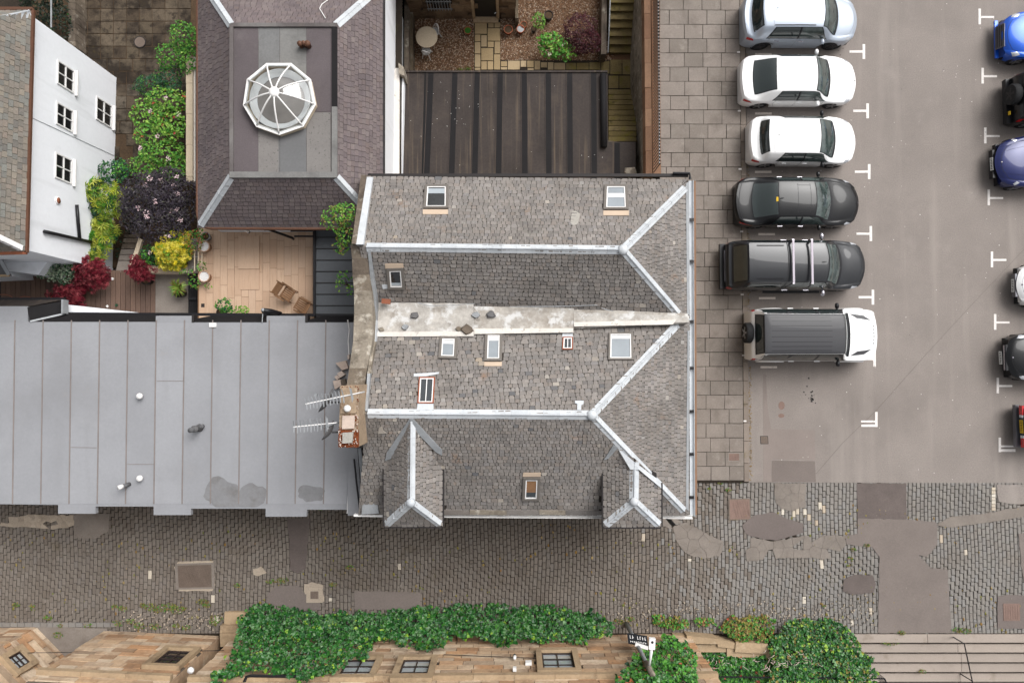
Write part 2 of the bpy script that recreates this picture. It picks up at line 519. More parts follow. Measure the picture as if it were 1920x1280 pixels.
M('mortar', [C(176, 172, 164)], n1=(3, 0.12), n2=(20, 0.15), bump=(40, 0.5))
M('pink_stone', [C(214, 196, 184), C(200, 180, 166), C(222, 208, 198)], n2=(14, 0.1), bump=(40, 0.4))
M('terracotta', [C(168, 98, 70), C(180, 112, 84)], n1=(3, 0.1), n2=(18, 0.14), bump=None)
M('pot_pale', [C(206, 172, 146), C(196, 162, 136)], n1=(3, 0.06), n2=(18, 0.08), bump=None)
M('pot_white', [C(232, 230, 228)], n1=None, n2=(60, 0.35), bump=(60, 0.5))
M('pot_dark', [C(46, 42, 42)], n1=None, n2=(10, 0.1), rough=0.5, bump=None)
M('red_plastic', [C(214, 76, 44)], n1=None, n2=None, rough=0.4, bump=None)
# timber
M('deck_board', [C(110, 88, 76), C(120, 97, 84), C(100, 80, 70), C(114, 94, 84)], n1=(0.7, 0.12), n2=(16, 0.12), wave=(C(84, 66, 58), 26, 1.5, 1, 0.55, 0.75, 0.6), bump=(40, 0.25))
M('terrace_plank', [C(212, 180, 153), C(219, 188, 161), C(204, 171, 144), C(215, 183, 156), C(209, 180, 156)], n1=(1, 0.05), n2=(20, 0.05), wave=(C(190, 155, 127), 22, 1.6, 1, 0.54, 0.75, 0.6), rough=0.6, bump=(40, 0.15))
M('terrace_gap', [C(140, 108, 82)], n1=None, n2=None, bump=None)
M('teak', [C(132, 98, 70), C(146, 110, 80), C(116, 84, 60)], n1=(4, 0.1), n2=(30, 0.2), bump=None)
# glass and frames
M('glass_dark', [C(46, 52, 56)], n1=None, n2=None, rough=0.04, spec=0.9, coat=0.6, bump=None)
M('glass_sky', [C(150, 158, 164)], n1=(1.5, 0.12), n2=None, rough=0.05, spec=0.9, coat=0.8, bump=None)
M('glass_room', [C(34, 36, 38)], n1=(3, 0.5), n2=(8, 0.3), rough=0.05, spec=0.8, coat=0.5, bump=None)
M('blind_grey', [C(172, 180, 186)], n1=None, n2=None, rough=0.8, bump=None)
M('roof_window_frame', [C(124, 118, 112)], n1=None, n2=(10, 0.06), rough=0.5, metal=0.2, bump=None)
M('roof_window_apron', [C(208, 186, 164)], n1=(2, 0.08), n2=None, rough=0.6, bump=None)
M('red_frame', [C(158, 88, 60)], n1=(4, 0.15), n2=(20, 0.2), rough=0.7, bump=None)
M('sash_dark', [C(58, 48, 46)], n1=None, n2=None, rough=0.4, bump=None)
M('sash_glass', [C(176, 184, 188)], n1=(2, 0.14), n2=None, rough=0.06, spec=0.8, coat=0.6, bump=None)  # white-grey reflection is put into the pane colour
# ================================================================== the setting
def slab_object(name, poly, zb, mat, parent=None, kind=None, m=None, depth=None, n=None):
    mb = MB()
    mb.prism(poly, zb=zb, depth=depth, n=n)
    o = mb.build(name, mat, parent)
    if kind:
        o['kind'] = kind
    return o


def pp(pts, z=0.0):
    return [W(x, y, z) for x, y in pts]


# ground: one sheet to the horizon with an opening over the sunken garden
HX0, HX1, HY0, HY1 = -4.42, 5.62, 6.0, 19.0
g = MB()
B = 900.0
zg = -0.08
SX0, SY0, SY1 = W(1590, 1188, 0).x, -16.0, W(1700, 1188.5, 0).y        # and over the flight of steps
for (x0, x1, y0, y1) in ((-B, HX0, -B, B), (HX0, HX1, -B, HY0), (HX0, HX1, HY1, B), (HX1, SX0, -B, B), (SX0, B, SY1, B), (SX0, 30.0, -B, SY0), (30.0, B, -B, SY1)):
    g.add([(x0, y0, zg), (x1, y0, zg), (x1, y1, zg), (x0, y1, zg)], [(0, 1, 2, 3)])
g.add([(SX0, SY0, -1.2), (30.0, SY0, -1.2), (30.0, SY1, -1.2), (SX0, SY1, -1.2)], [(0, 1, 2, 3)])
for (a, b_) in (((SX0, SY0), (SX0, SY1)), ((SX0, SY1), (30.0, SY1)), ((30.0, SY1), (30.0, SY0)), ((30.0, SY0), (SX0, SY0))):
    g.add([(a[0], a[1], -1.2), (b_[0], b_[1], -1.2), (b_[0], b_[1], zg), (a[0], a[1], zg)], [(0, 1, 2, 3)])
ground = g.build('ground', MATS['joint_dirt'])
ground['kind'] = 'structure'

# road: asphalt car park, kerb on its west side
k_n, k_s = W(1397, -160, 0), W(1404, 904, 0)
road = slab_object('road', [k_n, W(1404, 904, 0), W(2250, 906, 0), W(2250, -160, 0)], -0.06, MATS['asphalt'], kind='structure')


def marking(cx, cy, bars, worn=False):
    for (x0, x1, y0, y1) in bars:
        mb = MB()
        mb.prism(pp([(x0, y0), (x1, y0 + random.uniform(-.4, .4)), (x1, y1), (x0, y1)], 0.006), zb=0.001)
        mb.build('bay_marking', MATS['road_paint_worn' if worn else 'road_paint'], road)


for (x, y) in ((1620, 97), (1627, 208), (1630, 322), (1633, 438), (1637, 557), (1640, 673)):
    marking(x, y, [(x - 2.6, x + 2.2, y - 14, y + 14), (x - 27, x - 2.6, y - 2, y + 2.2)])
marking(0, 0, [(1641, 1645.5, 772, 800), (1614.5, 1641, 788, 791.5), (1615, 1641, 795.5, 799.8)])
for (x, y) in ((1837, 31), (1842.5, 142), (1847.5, 254), (1854, 370), (1860, 486), (1866, 603), (1871, 722)):
    marking(x, y, [(x - 2.2, x + 2.2, y - 14.5, y + 15), (x + 2.2, x + 27, y - 0.5, y + 3.2)])
marking(0, 0, [(1872.5, 1877, 820, 847), (1877, 1904, 834.5, 838), (1877, 1904, 841.5, 846.5)])
for (x, y) in ((1431, 102), (1431, 213), (1430.5, 322.5), (1437, 439), (1438, 559), (1441, 688)):
    marking(x, y, [(x - 15, x + 16, y - 2, y + 2)], True)
# scraps of paint and repairs on the road
for (poly, mt) in (([(1431, 702), (1512, 707), (1515, 800), (1560, 804), (1562, 902), (1447, 904), (1440, 800), (1431, 770)], 'asphalt_patch2'),
                   ([(1447, 806), (1528, 808), (1526, 862), (1448, 860)], 'asphalt_patch3')):
    pass
M('asphalt_repair', [C(144, 133, 127)], n1=(0.8, 0.08), n2=(18, 0.08), bump=(150, 0.3))
slab_object('asphalt_patch', pp([(1431, 701), (1436, 701), (1440, 770), (1446, 804), (1528, 806), (1529, 862), (1446, 861), (1447, 903), (1431, 903)], 0.003), 0.0, MATS['asphalt_repair'], road)
slab_object('asphalt_patch', pp([(1447, 863), (1528, 864), (1530, 903), (1447, 903)], 0.004), 0.0, MATS['asphalt_patch'], road)
mb = MB()
cr = [W(1530, 888, 0.004), W(1580, 830, 0.004), W(1644, 768, 0.004), (W(1740, 660, 0.004)), W(1826, 567, 0.004), W(1925, 462, 0.004)]
for i in range(len(cr) - 1):
    mb.bar(cr[i], cr[i + 1], 0.012, 0.003)
mb.build('crack_seal', MATS['asphalt_patch'], road)
mb = MB()
for _ in range(24):
    x, y = (random.gauss(1522, 3), random.gauss(746, 4)) if random.random() < .55 else (random.gauss(1522, 9), random.gauss(740, 16))
    r_ = random.uniform(0.5, 2.3)
    mb.prism(pp([(x + r_ * random.uniform(.6, 1.2) * math.cos(a), y + r_ * random.uniform(.5, 1.2) * math.sin(a)) for a in (0, 1, 2, 3, 4, 5)], 0.005), zb=0.001)
mb.build('oil_stain', MATS['dark_trim'], road)

mb = MB()
for by_ in (150, 265, 380, 500, 628, 95, 210):
    for _ in range(9):
        x, y = random.gauss(1560, 18), by_ + random.gauss(0, 14)
        r_ = random.uniform(.5, 1.8)
        mb.prism(pp([(x + r_ * random.uniform(.6, 1.2) * math.cos(a), y + r_ * random.uniform(.5, 1.2) * math.sin(a)) for a in (0, 1, 2, 3, 4, 5)], 0.004), zb=0.001)
for _ in range(240):
    x, y = random.uniform(1410, 1915), random.uniform(5, 900)
    r_ = random.uniform(.25, .9)
    mb.prism(pp([(x + r_ * math.cos(a), y + r_ * random.uniform(.5, 1.4) * math.sin(a)) for a in (0, 1.3, 2.6, 3.9, 5.2)], 0.004), zb=0.001, m=random.choice((0, 1, 1)))
o = mb.build('drip_marks', [MATS['asphalt_dark'], MATS['road_paint']], road)
o['kind'] = 'stuff'
# pavement: slabs one by one, then the kerb stones
PZ = 0.12
pav = slab_object('pavement', [W(1232, -160, PZ - .03), W(1300, 904, PZ - .03), W(1396, 904, PZ - .03), W(1388, -160, PZ - .03)], -0.06, MATS['joint_dirt'], kind='structure')


def kerb_x(y):
    return 1388 + 8.5 * y / 900


y = -34.0
row = 0
while y < 898:
    h = 26.7
    xe = kerb_x(y) - 1.2
    edges = [xe]
    x = xe - (35 if row % 2 else 27)
    xl = 1237 if y < 318 else 1300
    while x > xl + 12:
        edges.append(x)
        x -= 35 + random.uniform(-.6, .6)
    edges.append(xl)
    for a, b in zip(edges[1:], edges[:-1]):
        if b - a < 3:
            continue
        z = PZ + random.uniform(-.006, .006)
        j = lambda: random.uniform(-.25, .25)
        q = [(a + .5 + j(), y + .5 + j()), (b - .5 + j(), y + .5 + j()), (b - .5 + j(), y + h - .5 + j()), (a + .5 + j(), y + h - .5 + j())]
        mb = MB()
        mb.prism(pp(q, z), zb=PZ - .05)
        mb.build('paving_slab', MATS['slab'], pav)
    y += h
    row += 1
y = -34.0
while y < 902:
    L = random.uniform(30, 46)
    mb = MB()
    a, b = kerb_x(y), kerb_x(y + L)
    mb.prism(pp([(a - .8, y + .4), (a + 8.6, y + .4), (b + 8.6, min(y + L, 903) - .4), (b - .8, min(y + L, 903) - .4)], PZ + random.uniform(-.008, .008)), zb=-0.07)
    mb.build('kerb_stone', MATS['kerb_stone'], pav)
    y += L
# white dabs on the kerb beside each bay
for (x, y) in ((1385, 98), (1386.5, 208), (1388, 317), (1391, 434), (1392, 552), (1394.5, 666), (1397, 789)):
    slab_object('kerb_paint', pp([(x - 3, y - 1.2), (x + 2.5, y - 1.5), (x + 2.5, y + 1.5), (x - 3, y + 1.3)], PZ + .012), PZ, MATS['road_paint'], pav)
# leaf litter along the kerb
mb = MB()
M('litter', [C(150, 118, 64), C(120, 92, 50), C(172, 150, 104), C(96, 84, 52)], n1=None, n2=None, bump=None)
for _ in range(520):
    y = random.uniform(300, 900) if random.random() < .8 else random.uniform(0, 900)
    x = kerb_x(y) + 11 + random.gauss(0, 1.5)
    p = W(x, y, 0.012)
    a = random.random() * 6
    s_ = random.uniform(.012, .035)
    mb.prism([p + Vector((math.cos(a + k) * s_, math.sin(a + k) * s_ * .6, 0)) for k in (0, 1.6, 3.1, 4.7)], depth=0.006)
litter = mb.build('leaf_litter', MATS['litter'])
tag(litter, 'brown leaf litter strewn along the kerb', 'leaf litter', kind='stuff')


def cover(name, quad, z, mat, label, frame_mat=None, fr=0.05, ribs=4, diag=False, parent=None):
    """iron cover: surround, plate and raised ribs"""
    P = pp(quad, z)
    c = sum(P, Vector()) / 4
    t = thing(name, (c.x, c.y, z - .02), label, 'manhole cover') if parent is None else parent
    if frame_mat:
        out = [c + (p - c) * (1 + fr / (p - c).length) for p in P]
        mb = MB()
        mb.prism([p - Vector((0, 0, .004)) for p in out], depth=.03)
        mb.build('surround', MATS[frame_mat], t)
    mb = MB()
    mb.prism(P, depth=.02)
    pl = mb.build('plate', MATS[mat], t)
    mb = MB()
    for k in range(1, ribs + 1):
        f = k / (ribs + 1)
        if diag:
            a = P[0].lerp(P[1], f)
            b = P[3].lerp(P[2], max(0, min(1, f + .25)))
        else:
            a, b = P[0].lerp(P[1], f), P[3].lerp(P[2], f)
        a2, b2 = a.lerp(b, .08), b.lerp(a, .08)
        mb.bar(a2 + Vector((0, 0, .002)), b2 + Vector((0, 0, .002)), 0.012, .008)
    rb0 = mb.build('rib', MATS[mat], pl)
    rb0['kind'] = 'stuff'
    return t


cover('manhole_cover', [(1368, 937), (1405, 936), (1406, 972), (1369, 973)], 0.03, 'iron_red', 'square rusty red manhole cover by the corner of the slate roof', 'kerb_stone', .06, 7, True)
cover('manhole_cover', [(1881, 1131), (1912, 1131), (1913, 1163), (1882, 1163)], 0.04, 'iron_red', 'square red manhole cover in dark tarmac near the stone steps', None, 0, 6)
cover('manhole_cover', [(1367, 850), (1386, 850), (1386, 863), (1367, 863)], PZ + .02, 'iron_red', 'small red utility cover set in the pavement slabs', 'concrete_patch', .07, 2)
cover('manhole_cover', [(1426.5, 818), (1439, 818), (1440, 831), (1427, 831)], 0.012, 'iron_brown', 'small square grey cover in the asphalt beside the kerb', 'dark_trim', .03, 3)
cover('manhole_cover', [(333, 1060), (396, 1058), (397, 1100), (335, 1101)], 0.042, 'iron_brown', 'large two-leaf iron cover in the cobbled lane with concrete surround', 'concrete_patch', .13, 8, True)
cover('manhole_cover', [(582, 1108), (597, 1108), (597, 1122), (582, 1122)], 0.045, 'iron_brown', 'small square cover in a pale stone surround beside the ivy', 'pale_crust', .22, 3)
for (x, y) in ((1465.5, 760), (1465, 779)):
    P = [(x + 6 * math.cos(a * .7), y + (8 if y < 770 else 4) * math.sin(a * .7)) for a in range(9)]
    slab_object('paint_spot', pp(P, 0.006), 0.001, MATS['iron_red'], road)

# ---------------------------------------------------------------- cobbled lane
LANE = [(-70, 930), (1238, 930), (1239, 903), (1990, 903), (1990, 1192), (-70, 1192)]
lane = slab_object('cobbled_lane', [W(-420, 930, -.03), W(1238, 930, -.03), W(1239, 905, -.03), W(2400, 906, -.03), W(2400, 1190, -.03), W(-420, 1190, -.03)], -0.075, MATS['joint_dirt'], kind='structure')
PATCHES = []


def patch(poly, mat, z=0.012, rough=1.0):
    z += .016
    """repair laid over the setts; its edge is uneven"""
    P = []
    for i in range(len(poly)):
        a, b = poly[i], poly[(i + 1) % len(poly)]
        d = math.hypot(b[0] - a[0], b[1] - a[1])
        k = max(1, int(d / 7))
        for q in range(k):
            f = q / k
            P.append((a[0] + (b[0] - a[0]) * f + random.uniform(-rough, rough), a[1] + (b[1] - a[1]) * f + random.uniform(-rough, rough)))
    PATCHES.append(P)
    return slab_object('asphalt_patch', pp(P, z), -0.03, MATS[mat], lane)


patch([(1606, 906), (1699, 906), (1701, 973), (1608, 972)], 'asphalt_dark', .006, .6)
patch([(1608, 972), (1700, 973), (1756, 978), (1758, 1020), (1738, 1044), (1722, 1040), (1745, 1064), (1777, 1068), (1784, 1186), (1646, 1186), (1649, 1045), (1636, 1026), (1587, 1020), (1585, 1004), (1608, 1000)], 'asphalt_patch', .01, .8)
patch([(1756, 984), (1780, 969), (1850, 962), (1985, 936), (1985, 955), (1900, 972), (1830, 982), (1780, 989)], 'concrete_patch', .012, .8)
patch([(1582, 1086), (1600, 1077), (1636, 1078), (1643, 1094), (1638, 1110), (1600, 1115), (1580, 1108)], 'asphalt_dark', .012, .8)
patch([(1871, 1118), (1890, 1114), (1985, 1120), (1985, 1178), (1870, 1178)], 'asphalt_patch', .01, .6)
patch([(1910, 1000), (1985, 990), (1985, 1105), (1925, 1110), (1915, 1060)], 'asphalt_patch', .01, .8)
patch([(1868, 908), (1985, 908), (1985, 938), (1905, 945), (1872, 940)], 'asphalt', .008, 1)
patch([(1391, 985), (1413, 966), (1450, 959), (1478, 973), (1506, 981), (1506, 997), (1482, 1005), (1455, 1012), (1425, 1009), (1400, 1002)], 'asphalt_patch', .012, .8)
patch([(539, 972), (582, 972), (577, 1010), (575, 1040), (572, 1066), (558, 1074), (545, 1068), (543, 1030), (541, 1000)], 'asphalt_dark', .01, .9)
patch([(503, 1112), (520, 1097), (560, 1098), (572, 1112), (600, 1128), (600, 1142), (560, 1145), (520, 1135), (500, 1128)], 'asphalt_patch', .012, .9)
patch([(664, 1108), (700, 1108), (789, 1110), (786, 1142), (665, 1142)], 'asphalt_patch', .012, .9)
patch([(138, 968), (145, 962), (205, 962), (203, 995), (180, 1008), (140, 1008)], 'concrete_patch', .012, .9)
patch([(326, 1062), (334, 1052), (400, 1051), (403, 1096), (398, 1108), (336, 1107)], 'pale_crust', .014, .9)
for pl_ in ([(128, 1100), (165, 1086), (205, 1088), (222, 1108), (218, 1136), (188, 1134), (160, 1122)],):
    pass
# broken crusts of concrete and rubble, piece by piece
def crust(poly, mat, cell, z=.014, keep=.9):
    xs = [p[0] for p in poly]
    ys = [p[1] for p in poly]
    seeds = []
    y = min(ys)
    while y < max(ys):
        x = min(xs)
        while x < max(xs):
            sx, sy = x + random.uniform(-.45, .45) * cell, y + random.uniform(-.45, .45) * cell
            if inpoly(sx, sy, poly):
                seeds.append((sx, sy))
            x += cell
        y += cell
    edge = []
    for i in range(len(poly)):
        a, b = poly[i], poly[(i + 1) % len(poly)]
        k = max(1, int(math.hypot(b[0] - a[0], b[1] - a[1]) / 6))
        for t_ in range(k):
            f = t_ / k
            edge.append((a[0] + (b[0] - a[0]) * f + random.uniform(-1.6, 1.6), a[1] + (b[1] - a[1]) * f + random.uniform(-1.6, 1.6)))
    for i, s0 in enumerate(seeds):
        if random.random() > keep:
            continue
        q = list(edge)
        for j, s1 in enumerate(seeds):
            dx, dy = s1[0] - s0[0], s1[1] - s0[1]
            if i == j:
                continue
            mx, my = s0[0] + dx * .492, s0[1] + dy * .492
            big = 400.0
            L = math.hypot(dx, dy)
            ux, uy = dx / L, dy / L
            q = clip(q, [(mx + uy * big, my - ux * big), (mx - uy * big, my + ux * big), (mx - uy * big - ux * big, my + ux * big - uy * big), (mx + uy * big - ux * big, my - ux * big - uy * big)])
        if len(q) >= 3:
            PATCHES.append(q)
            mb = MB()
            mb.prism(pp(q, z + .012 + random.uniform(-.003, .003)), zb=-.03)
            mb.build('rubble_piece', MATS[mat], lane)


crust([(0, 972), (60, 964), (138, 966), (140, 985), (100, 992), (50, 988), (0, 986)], 'pale_crust', 10)
crust([(1262, 985), (1285, 980), (1335, 1005), (1358, 1015), (1352, 1040), (1320, 1046), (1290, 1040), (1268, 1015)], 'concrete_patch', 19, .016)
crust([(1396, 1006), (1450, 1014), (1520, 1003), (1584, 1004), (1586, 1022), (1556, 1048), (1490, 1044), (1400, 1052)], 'concrete_patch', 17, .016)
crust([(1452, 906), (1512, 906), (1510, 950), (1480, 958), (1455, 945)], 'concrete_patch', 13, .014)
crust([(474, 1066), (490, 1062), (498, 1072), (486, 1079), (476, 1077)], 'pale_crust', 10, .016, 1)
crust([(570, 1095), (585, 1092), (606, 1097), (607, 1126), (592, 1129), (573, 1124)], 'pale_crust', 17, .014, 1)
crust([(1240, 965), (1268, 968), (1282, 985), (1262, 992), (1240, 985)], 'concrete_patch', 12, .014)


def inpatch(x, y):
    for P in PATCHES:
        if inpoly(x, y, P):
            return True
    return False


_pb = [(min(p[0] for p in P), max(p[0] for p in P), min(p[1] for p in P), max(p[1] for p in P), P) for P in PATCHES]


def inpatch(x, y):
    for (a, b, c_, d, P) in _pb:
        if a <= x <= b and c_ <= y <= d and inpoly(x, y, P):
            return True
    return False


def sett_shape(c, w, l, z, rot, ch=.013):
    ca, sa = math.cos(rot), math.sin(rot)

    def T(x, y, zz):
        return (c.x + x * ca - y * sa, c.y + x * sa + y * ca, zz)
    a, b = w / 2, l / 2
    j = [random.uniform(.75, 1.0) for _ in range(4)]
    base = [T(-a, -b, -.035), T(a, -b, -.035), T(a, b, -.035), T(-a, b, -.035)]
    mid = [T(-a, -b, z - .014), T(a, -b, z - .014), T(a, b, z - .014), T(-a, b, z - .014)]
    a2, b2 = a - ch, b - ch
    top = [T(-a2 * j[0], -b2, z), T(a2 * j[1], -b2, z), T(a2 * j[2], b2, z), T(-a2 * j[3], b2, z)]
    F_ = [(8, 9, 10, 11)]
    for k in range(4):
        n_ = (k + 1) % 4
        F_ += [(k, n_, 4 + n_, 4 + k), (4 + k, 4 + n_, 8 + n_, 8 + k)]
    return base + mid + top, F_


setts = []
rs = random.Random(3)
x = -72.0


def fade(d):
    return max(0.0, min(1.0, d / 40.0))


while x < 1992:
    wpx = rs.uniform(5.9, 7.3)
    col_n = 0 if x < -71 else col_n + 1
    ph = (0.0 if col_n % 2 else .5) + rs.uniform(-.16, .16)
    top_lim = 932 if x < 1236 else 904.6
    pitch = 13.8
    cuts = [top_lim]
    k_ = 0
    while cuts[-1] < 1186.5:
        k_ += 1
        nxt = 904.6 + (k_ - 1 + (ph % 1)) * pitch + rs.uniform(-1.9, 1.9)
        if nxt < top_lim + 3.5:
            continue
        if rs.random() < .03:
            cuts.append((cuts[-1] + nxt) / 2)
        cuts.append(min(nxt, 1187.5) if nxt < 1184 else 1187.5)
    for y, y2 in zip(cuts[:-1], cuts[1:]):
        lpx = y2 - y - .7
        if lpx < 2.5:
            continue
        cx, cy = x + wpx / 2, y + lpx / 2
        fd = fade(cy - top_lim - 4) * fade(1183 - cy)
        X = cx + noise.noise((3.0, cy * .011, 0)) * 3 + noise.noise((cx * .004, cy * .012, 7)) * 2
        Y = cy + noise.noise((cx * .012 + 9, cy * .003, 3)) * 1.6 * fd
        hw_, hl_ = wpx * .42, lpx * .42
        if not all(inpatch(X + sx * hw_, Y + sy * hl_) for sx in (-1, 1) for sy in (-1, 1)):
            setts.append((X, Y, wpx, lpx))
    x += wpx + .55
stuff = MB()
in_view = [s for s in setts if 0 < s[0] < 1920]
in_view.sort(key=lambda s: -s[2] * s[3])
own = set(id(s) for s in in_view[:300])
for s in setts:
    X, Y, wpx, lpx = s
    c = W(X, Y, 0)
    hz = noise.noise((X * .02, Y * .02, 5)) * .012
    rot = noise.noise((X * .008, Y * .008, 8)) * .1 + rs.gauss(0, .012)
    V, Fs = sett_shape(c, wpx / 47.5 * .925, lpx / 47.5 * .965, .008 + hz + rs.uniform(-.006, .006), rot)
    t = (X - 1080) / 480 + rs.uniform(-.25, .25)
    m = 1 if t > .5 else 0
    if rs.random() < (.002 if X < 1500 else .008):
        m = 2
    if 1112 < X - 0 and 1460 < X < 1545 and 930 < Y < 985 and rs.random() < .3:
        m = 2
    if id(s) in own:
        mb = MB()
        mb.add(V, Fs)
        mb.build('sett', [MATS[('sett', 'sett_grey', 'sett_pale')[m]]], lane)
    else:
        stuff.add(V, Fs, m, rs.random())
o = stuff.build('setts', [MATS['sett'], MATS['sett_grey'], MATS['sett_pale']], lane)
o['kind'] = 'stuff'
# white setts that once marked bays
for (x, y0, y1, n) in ((1863, 913, 957, 7),):
    for k in range(n):
        ya = y0 + (y1 - y0) * k / n
        slab_object('painted_sett', pp([(x - 3.4, ya + .5), (x + 3.4, ya + .5), (x + 3.4, ya + (y1 - y0) / n - .7), (x - 3.4, ya + (y1 - y0) / n - .7)], .024), 0, MATS['sett_pale'], lane)

# ---------------------------------------------------------------- sunken garden floor, gravel and flags (z = -3)
GZ = -3.0
gf = slab_object('garden_floor', [(HX0 - .3, HY0 - .2, GZ - .03), (HX1 + .2, HY0 - .2, GZ - .03), (HX1 + .2, HY1, GZ - .03), (HX0 - .3, HY1, GZ - .03)], GZ - .3, MATS['gravel_bed'], kind='structure')
mb = MB()
rg = random.Random(5)
for _ in range(17000):
    px, py = rg.uniform(766, 1150), rg.uniform(-25, 135)
    if 889 < px < 938 or (py > 114 and px > 938) or (py < 34 and px < 965):
        continue
    p = W(px, py, GZ)
    s_ = rg.uniform(.02, .046)
    a = rg.random() * 6.3
    V = [p + Vector((math.cos(a + k * 1.571) * s_ * (1 if k % 2 else .65), math.sin(a + k * 1.571) * s_ * (1 if k % 2 else .65), -.028)) for k in range(4)] + [p + Vector((rg.uniform(-.008, .008), rg.uniform(-.008, .008), rg.uniform(-.004, .012)))]
    mb.add(V, [(0, 1, 4), (1, 2, 4), (2, 3, 4), (3, 0, 4)], 0, rg.random())
o = mb.build('gravel', MATS['pebble'])
tag(o, 'brown and cream gravel filling the sunken garden beds', 'gravel', kind='stuff')
path = slab_object('garden_path', pp([(889, 33), (938, 33), (938, 113), (1150, 113), (1190, 128), (1190, 190), (1140, 190), (1100, 136), (889, 136)], GZ - .012), GZ - .05, MATS['joint_dirt'], kind='structure')
for q in ((890, 40, 913, 64), (915, 42, 926, 52), (927, 42, 938, 52), (914, 53, 938, 77), (890, 65, 901, 78), (902, 66, 913, 88), (914, 78, 926, 89), (927, 78, 938, 101), (890, 79, 901, 101),
          (902, 90, 925, 114), (890, 102, 901, 126), (902, 115, 913, 131), (914, 115, 925, 131), (926, 102, 938, 131), (939, 115, 951, 125), (952, 114, 975, 131), (976, 114, 987, 126),
          (988, 114, 1001, 127), (1002, 114, 1013, 131), (1014, 117, 1026, 127), (1027, 117, 1038, 131), (939, 126, 951, 131), (1039, 118, 1060, 131), (1061, 118, 1080, 131), (1081, 118, 1104, 131), (1105, 117, 1126, 131),
          (1127, 115, 1143, 138), (1144, 112, 1166, 140), (1167, 112, 1188, 140), (1141, 142, 1160, 166), (1161, 142, 1188, 166), (989, 128, 1001, 132), (890, 127, 901, 132)):
    slab_object('flagstone', pp([(q[0] + .3, q[1] + .3), (q[2] - .3, q[1] + .3), (q[2] - .3, q[3] - .3), (q[0] + .3, q[3] - .3)], GZ + random.uniform(.006, .018)), GZ - .03, MATS['sandstone_flag' if q[0] < 1040 else 'mossy_step'], path)

# ---------------------------------------------------------------- courtyard, deck, concrete pad, terrace on the left
yard = slab_object('courtyard', [W(60, -60, -.02), W(385, -60, -.02), W(385, 470, -.02), W(120, 520, -.02), W(60, 300, -.02)], -.075, MATS['soil'], kind='structure')
y = -30.0
ry_ = random.Random(11)
while y < 330:
    x = 140.0 + (ry_.choice((0, 12)) if y > 110 else 0)
    while x < 374:
        w = 24.2
        hh = 23.4
        if x + w > 150 and (x + w < 378):
            if not (y > 150 and ry_.random() < .12):
                j = lambda: ry_.uniform(-.5, .5)
                slab_object('yard_slab', pp([(x + .6 + j(), y + .6 + j()), (x + w - .6 + j(), y + .6 + j()), (x + w - .6 + j(), y + hh - .6 + j()), (x + .6 + j(), y + hh - .6 + j())], ry_.uniform(-.008, .012)), -.04, MATS['yard_slab'], yard)
        x += w
    y += 23.4
P = [(262 + 11.3 * math.cos(k * math.pi / 10), 79 + 11 * math.sin(k * math.pi / 10)) for k in range(20)]
c = W(262, 79, .02)
t = thing('manhole_cover', c, 'round brown drain cover in the dark courtyard paving', 'manhole cover')
slab_object('rim', pp(P, .03), 0, MATS['dark_trim'], t)
pl_ = slab_object('plate', pp([(262 + (x - 262) * .86, 79 + (y - 79) * .86) for x, y in P], .036), 0, MATS['iron_brown'], t)

DZ = 0.9
deck = slab_object('timber_deck', pp([(-60, 506), (291, 506), (291, 604), (-60, 604)], DZ - .03), -.07, MATS['dark_trim'], kind='structure')
x = 2.0
while x < 285:
    slab_object('deck_board', pp([(x, 507), (x + 8.6, 507), (x + 8.6, 604), (x, 604)], DZ + random.uniform(-.002, .002)), DZ - .028, MATS['deck_board'], deck)
    x += 9.35
pad = slab_object('concrete_pad', pp([(291.5, 508), (373, 508), (373, 600), (291.5, 600)], DZ), -.07, MATS['concrete_patch'], kind='structure')
TZ = 1.8
ter = slab_object('terrace', pp([(371, 428), (590, 420), (590, 600), (371, 600)], TZ - .012), -.07, MATS['terrace_gap'], kind='structure')
x = 373.0
k = 0
rt = random.Random(2)
while x < 588:
    w = 13.3
    y = 420.0 - rt.uniform(0, 50)
    while y < 600:
        L = 54
        a, b = max(y, 421), min(y + L, 599)
        if b - a > 4:
            slab_object('terrace_plank', pp([(x + .22, a + .3), (min(x + w, 589) - .22, a + .3), (min(x + w, 589) - .22, b - .3), (x + .22, b - .3)], TZ + rt.uniform(0, .003)), TZ - .011, MATS['terrace_plank'], ter)
        y += L
    x += w
    k += 1
# low wooden platform on the terrace with a step in front
for (q, z) in (((447, 442, 486, 504), .05), ((450, 505, 486, 543), .025)):
    slab_object('terrace_step', pp([(q[0], q[1]), (q[2], q[1]), (q[2], q[3]), (q[0], q[3])], TZ + z), TZ, MATS['terrace_plank'], ter)
slab_object('drain_grate', pp([(377, 569), (383.5, 569), (383.5, 576), (377, 576)], TZ + .006), TZ, MATS['dark_trim'], ter)
# garden steps from the courtyard up to the deck
gs = thing('garden_steps', W(235, 470, 0), 'weathered garden steps between the dark bushes and the deck', 'steps')
ys = [427, 438, 447, 457, 467.5, 478, 489, 512]
for k in range(7):
    z = DZ - .004 - .14 * (6 - k)
    f0, f1 = ys[k], ys[k + 1]
    slab_object('step', pp([(236 - (f0 - 430) * .24, f0), (264 - (f0 - 440) * .26, f0), (264 - (f1 - 440) * .26, f1 - 1.4), (236 - (f1 - 430) * .24, f1 - 1.4)], z), -.05, MATS['concrete_patch' if k > 3 else 'old_stone'], gs)
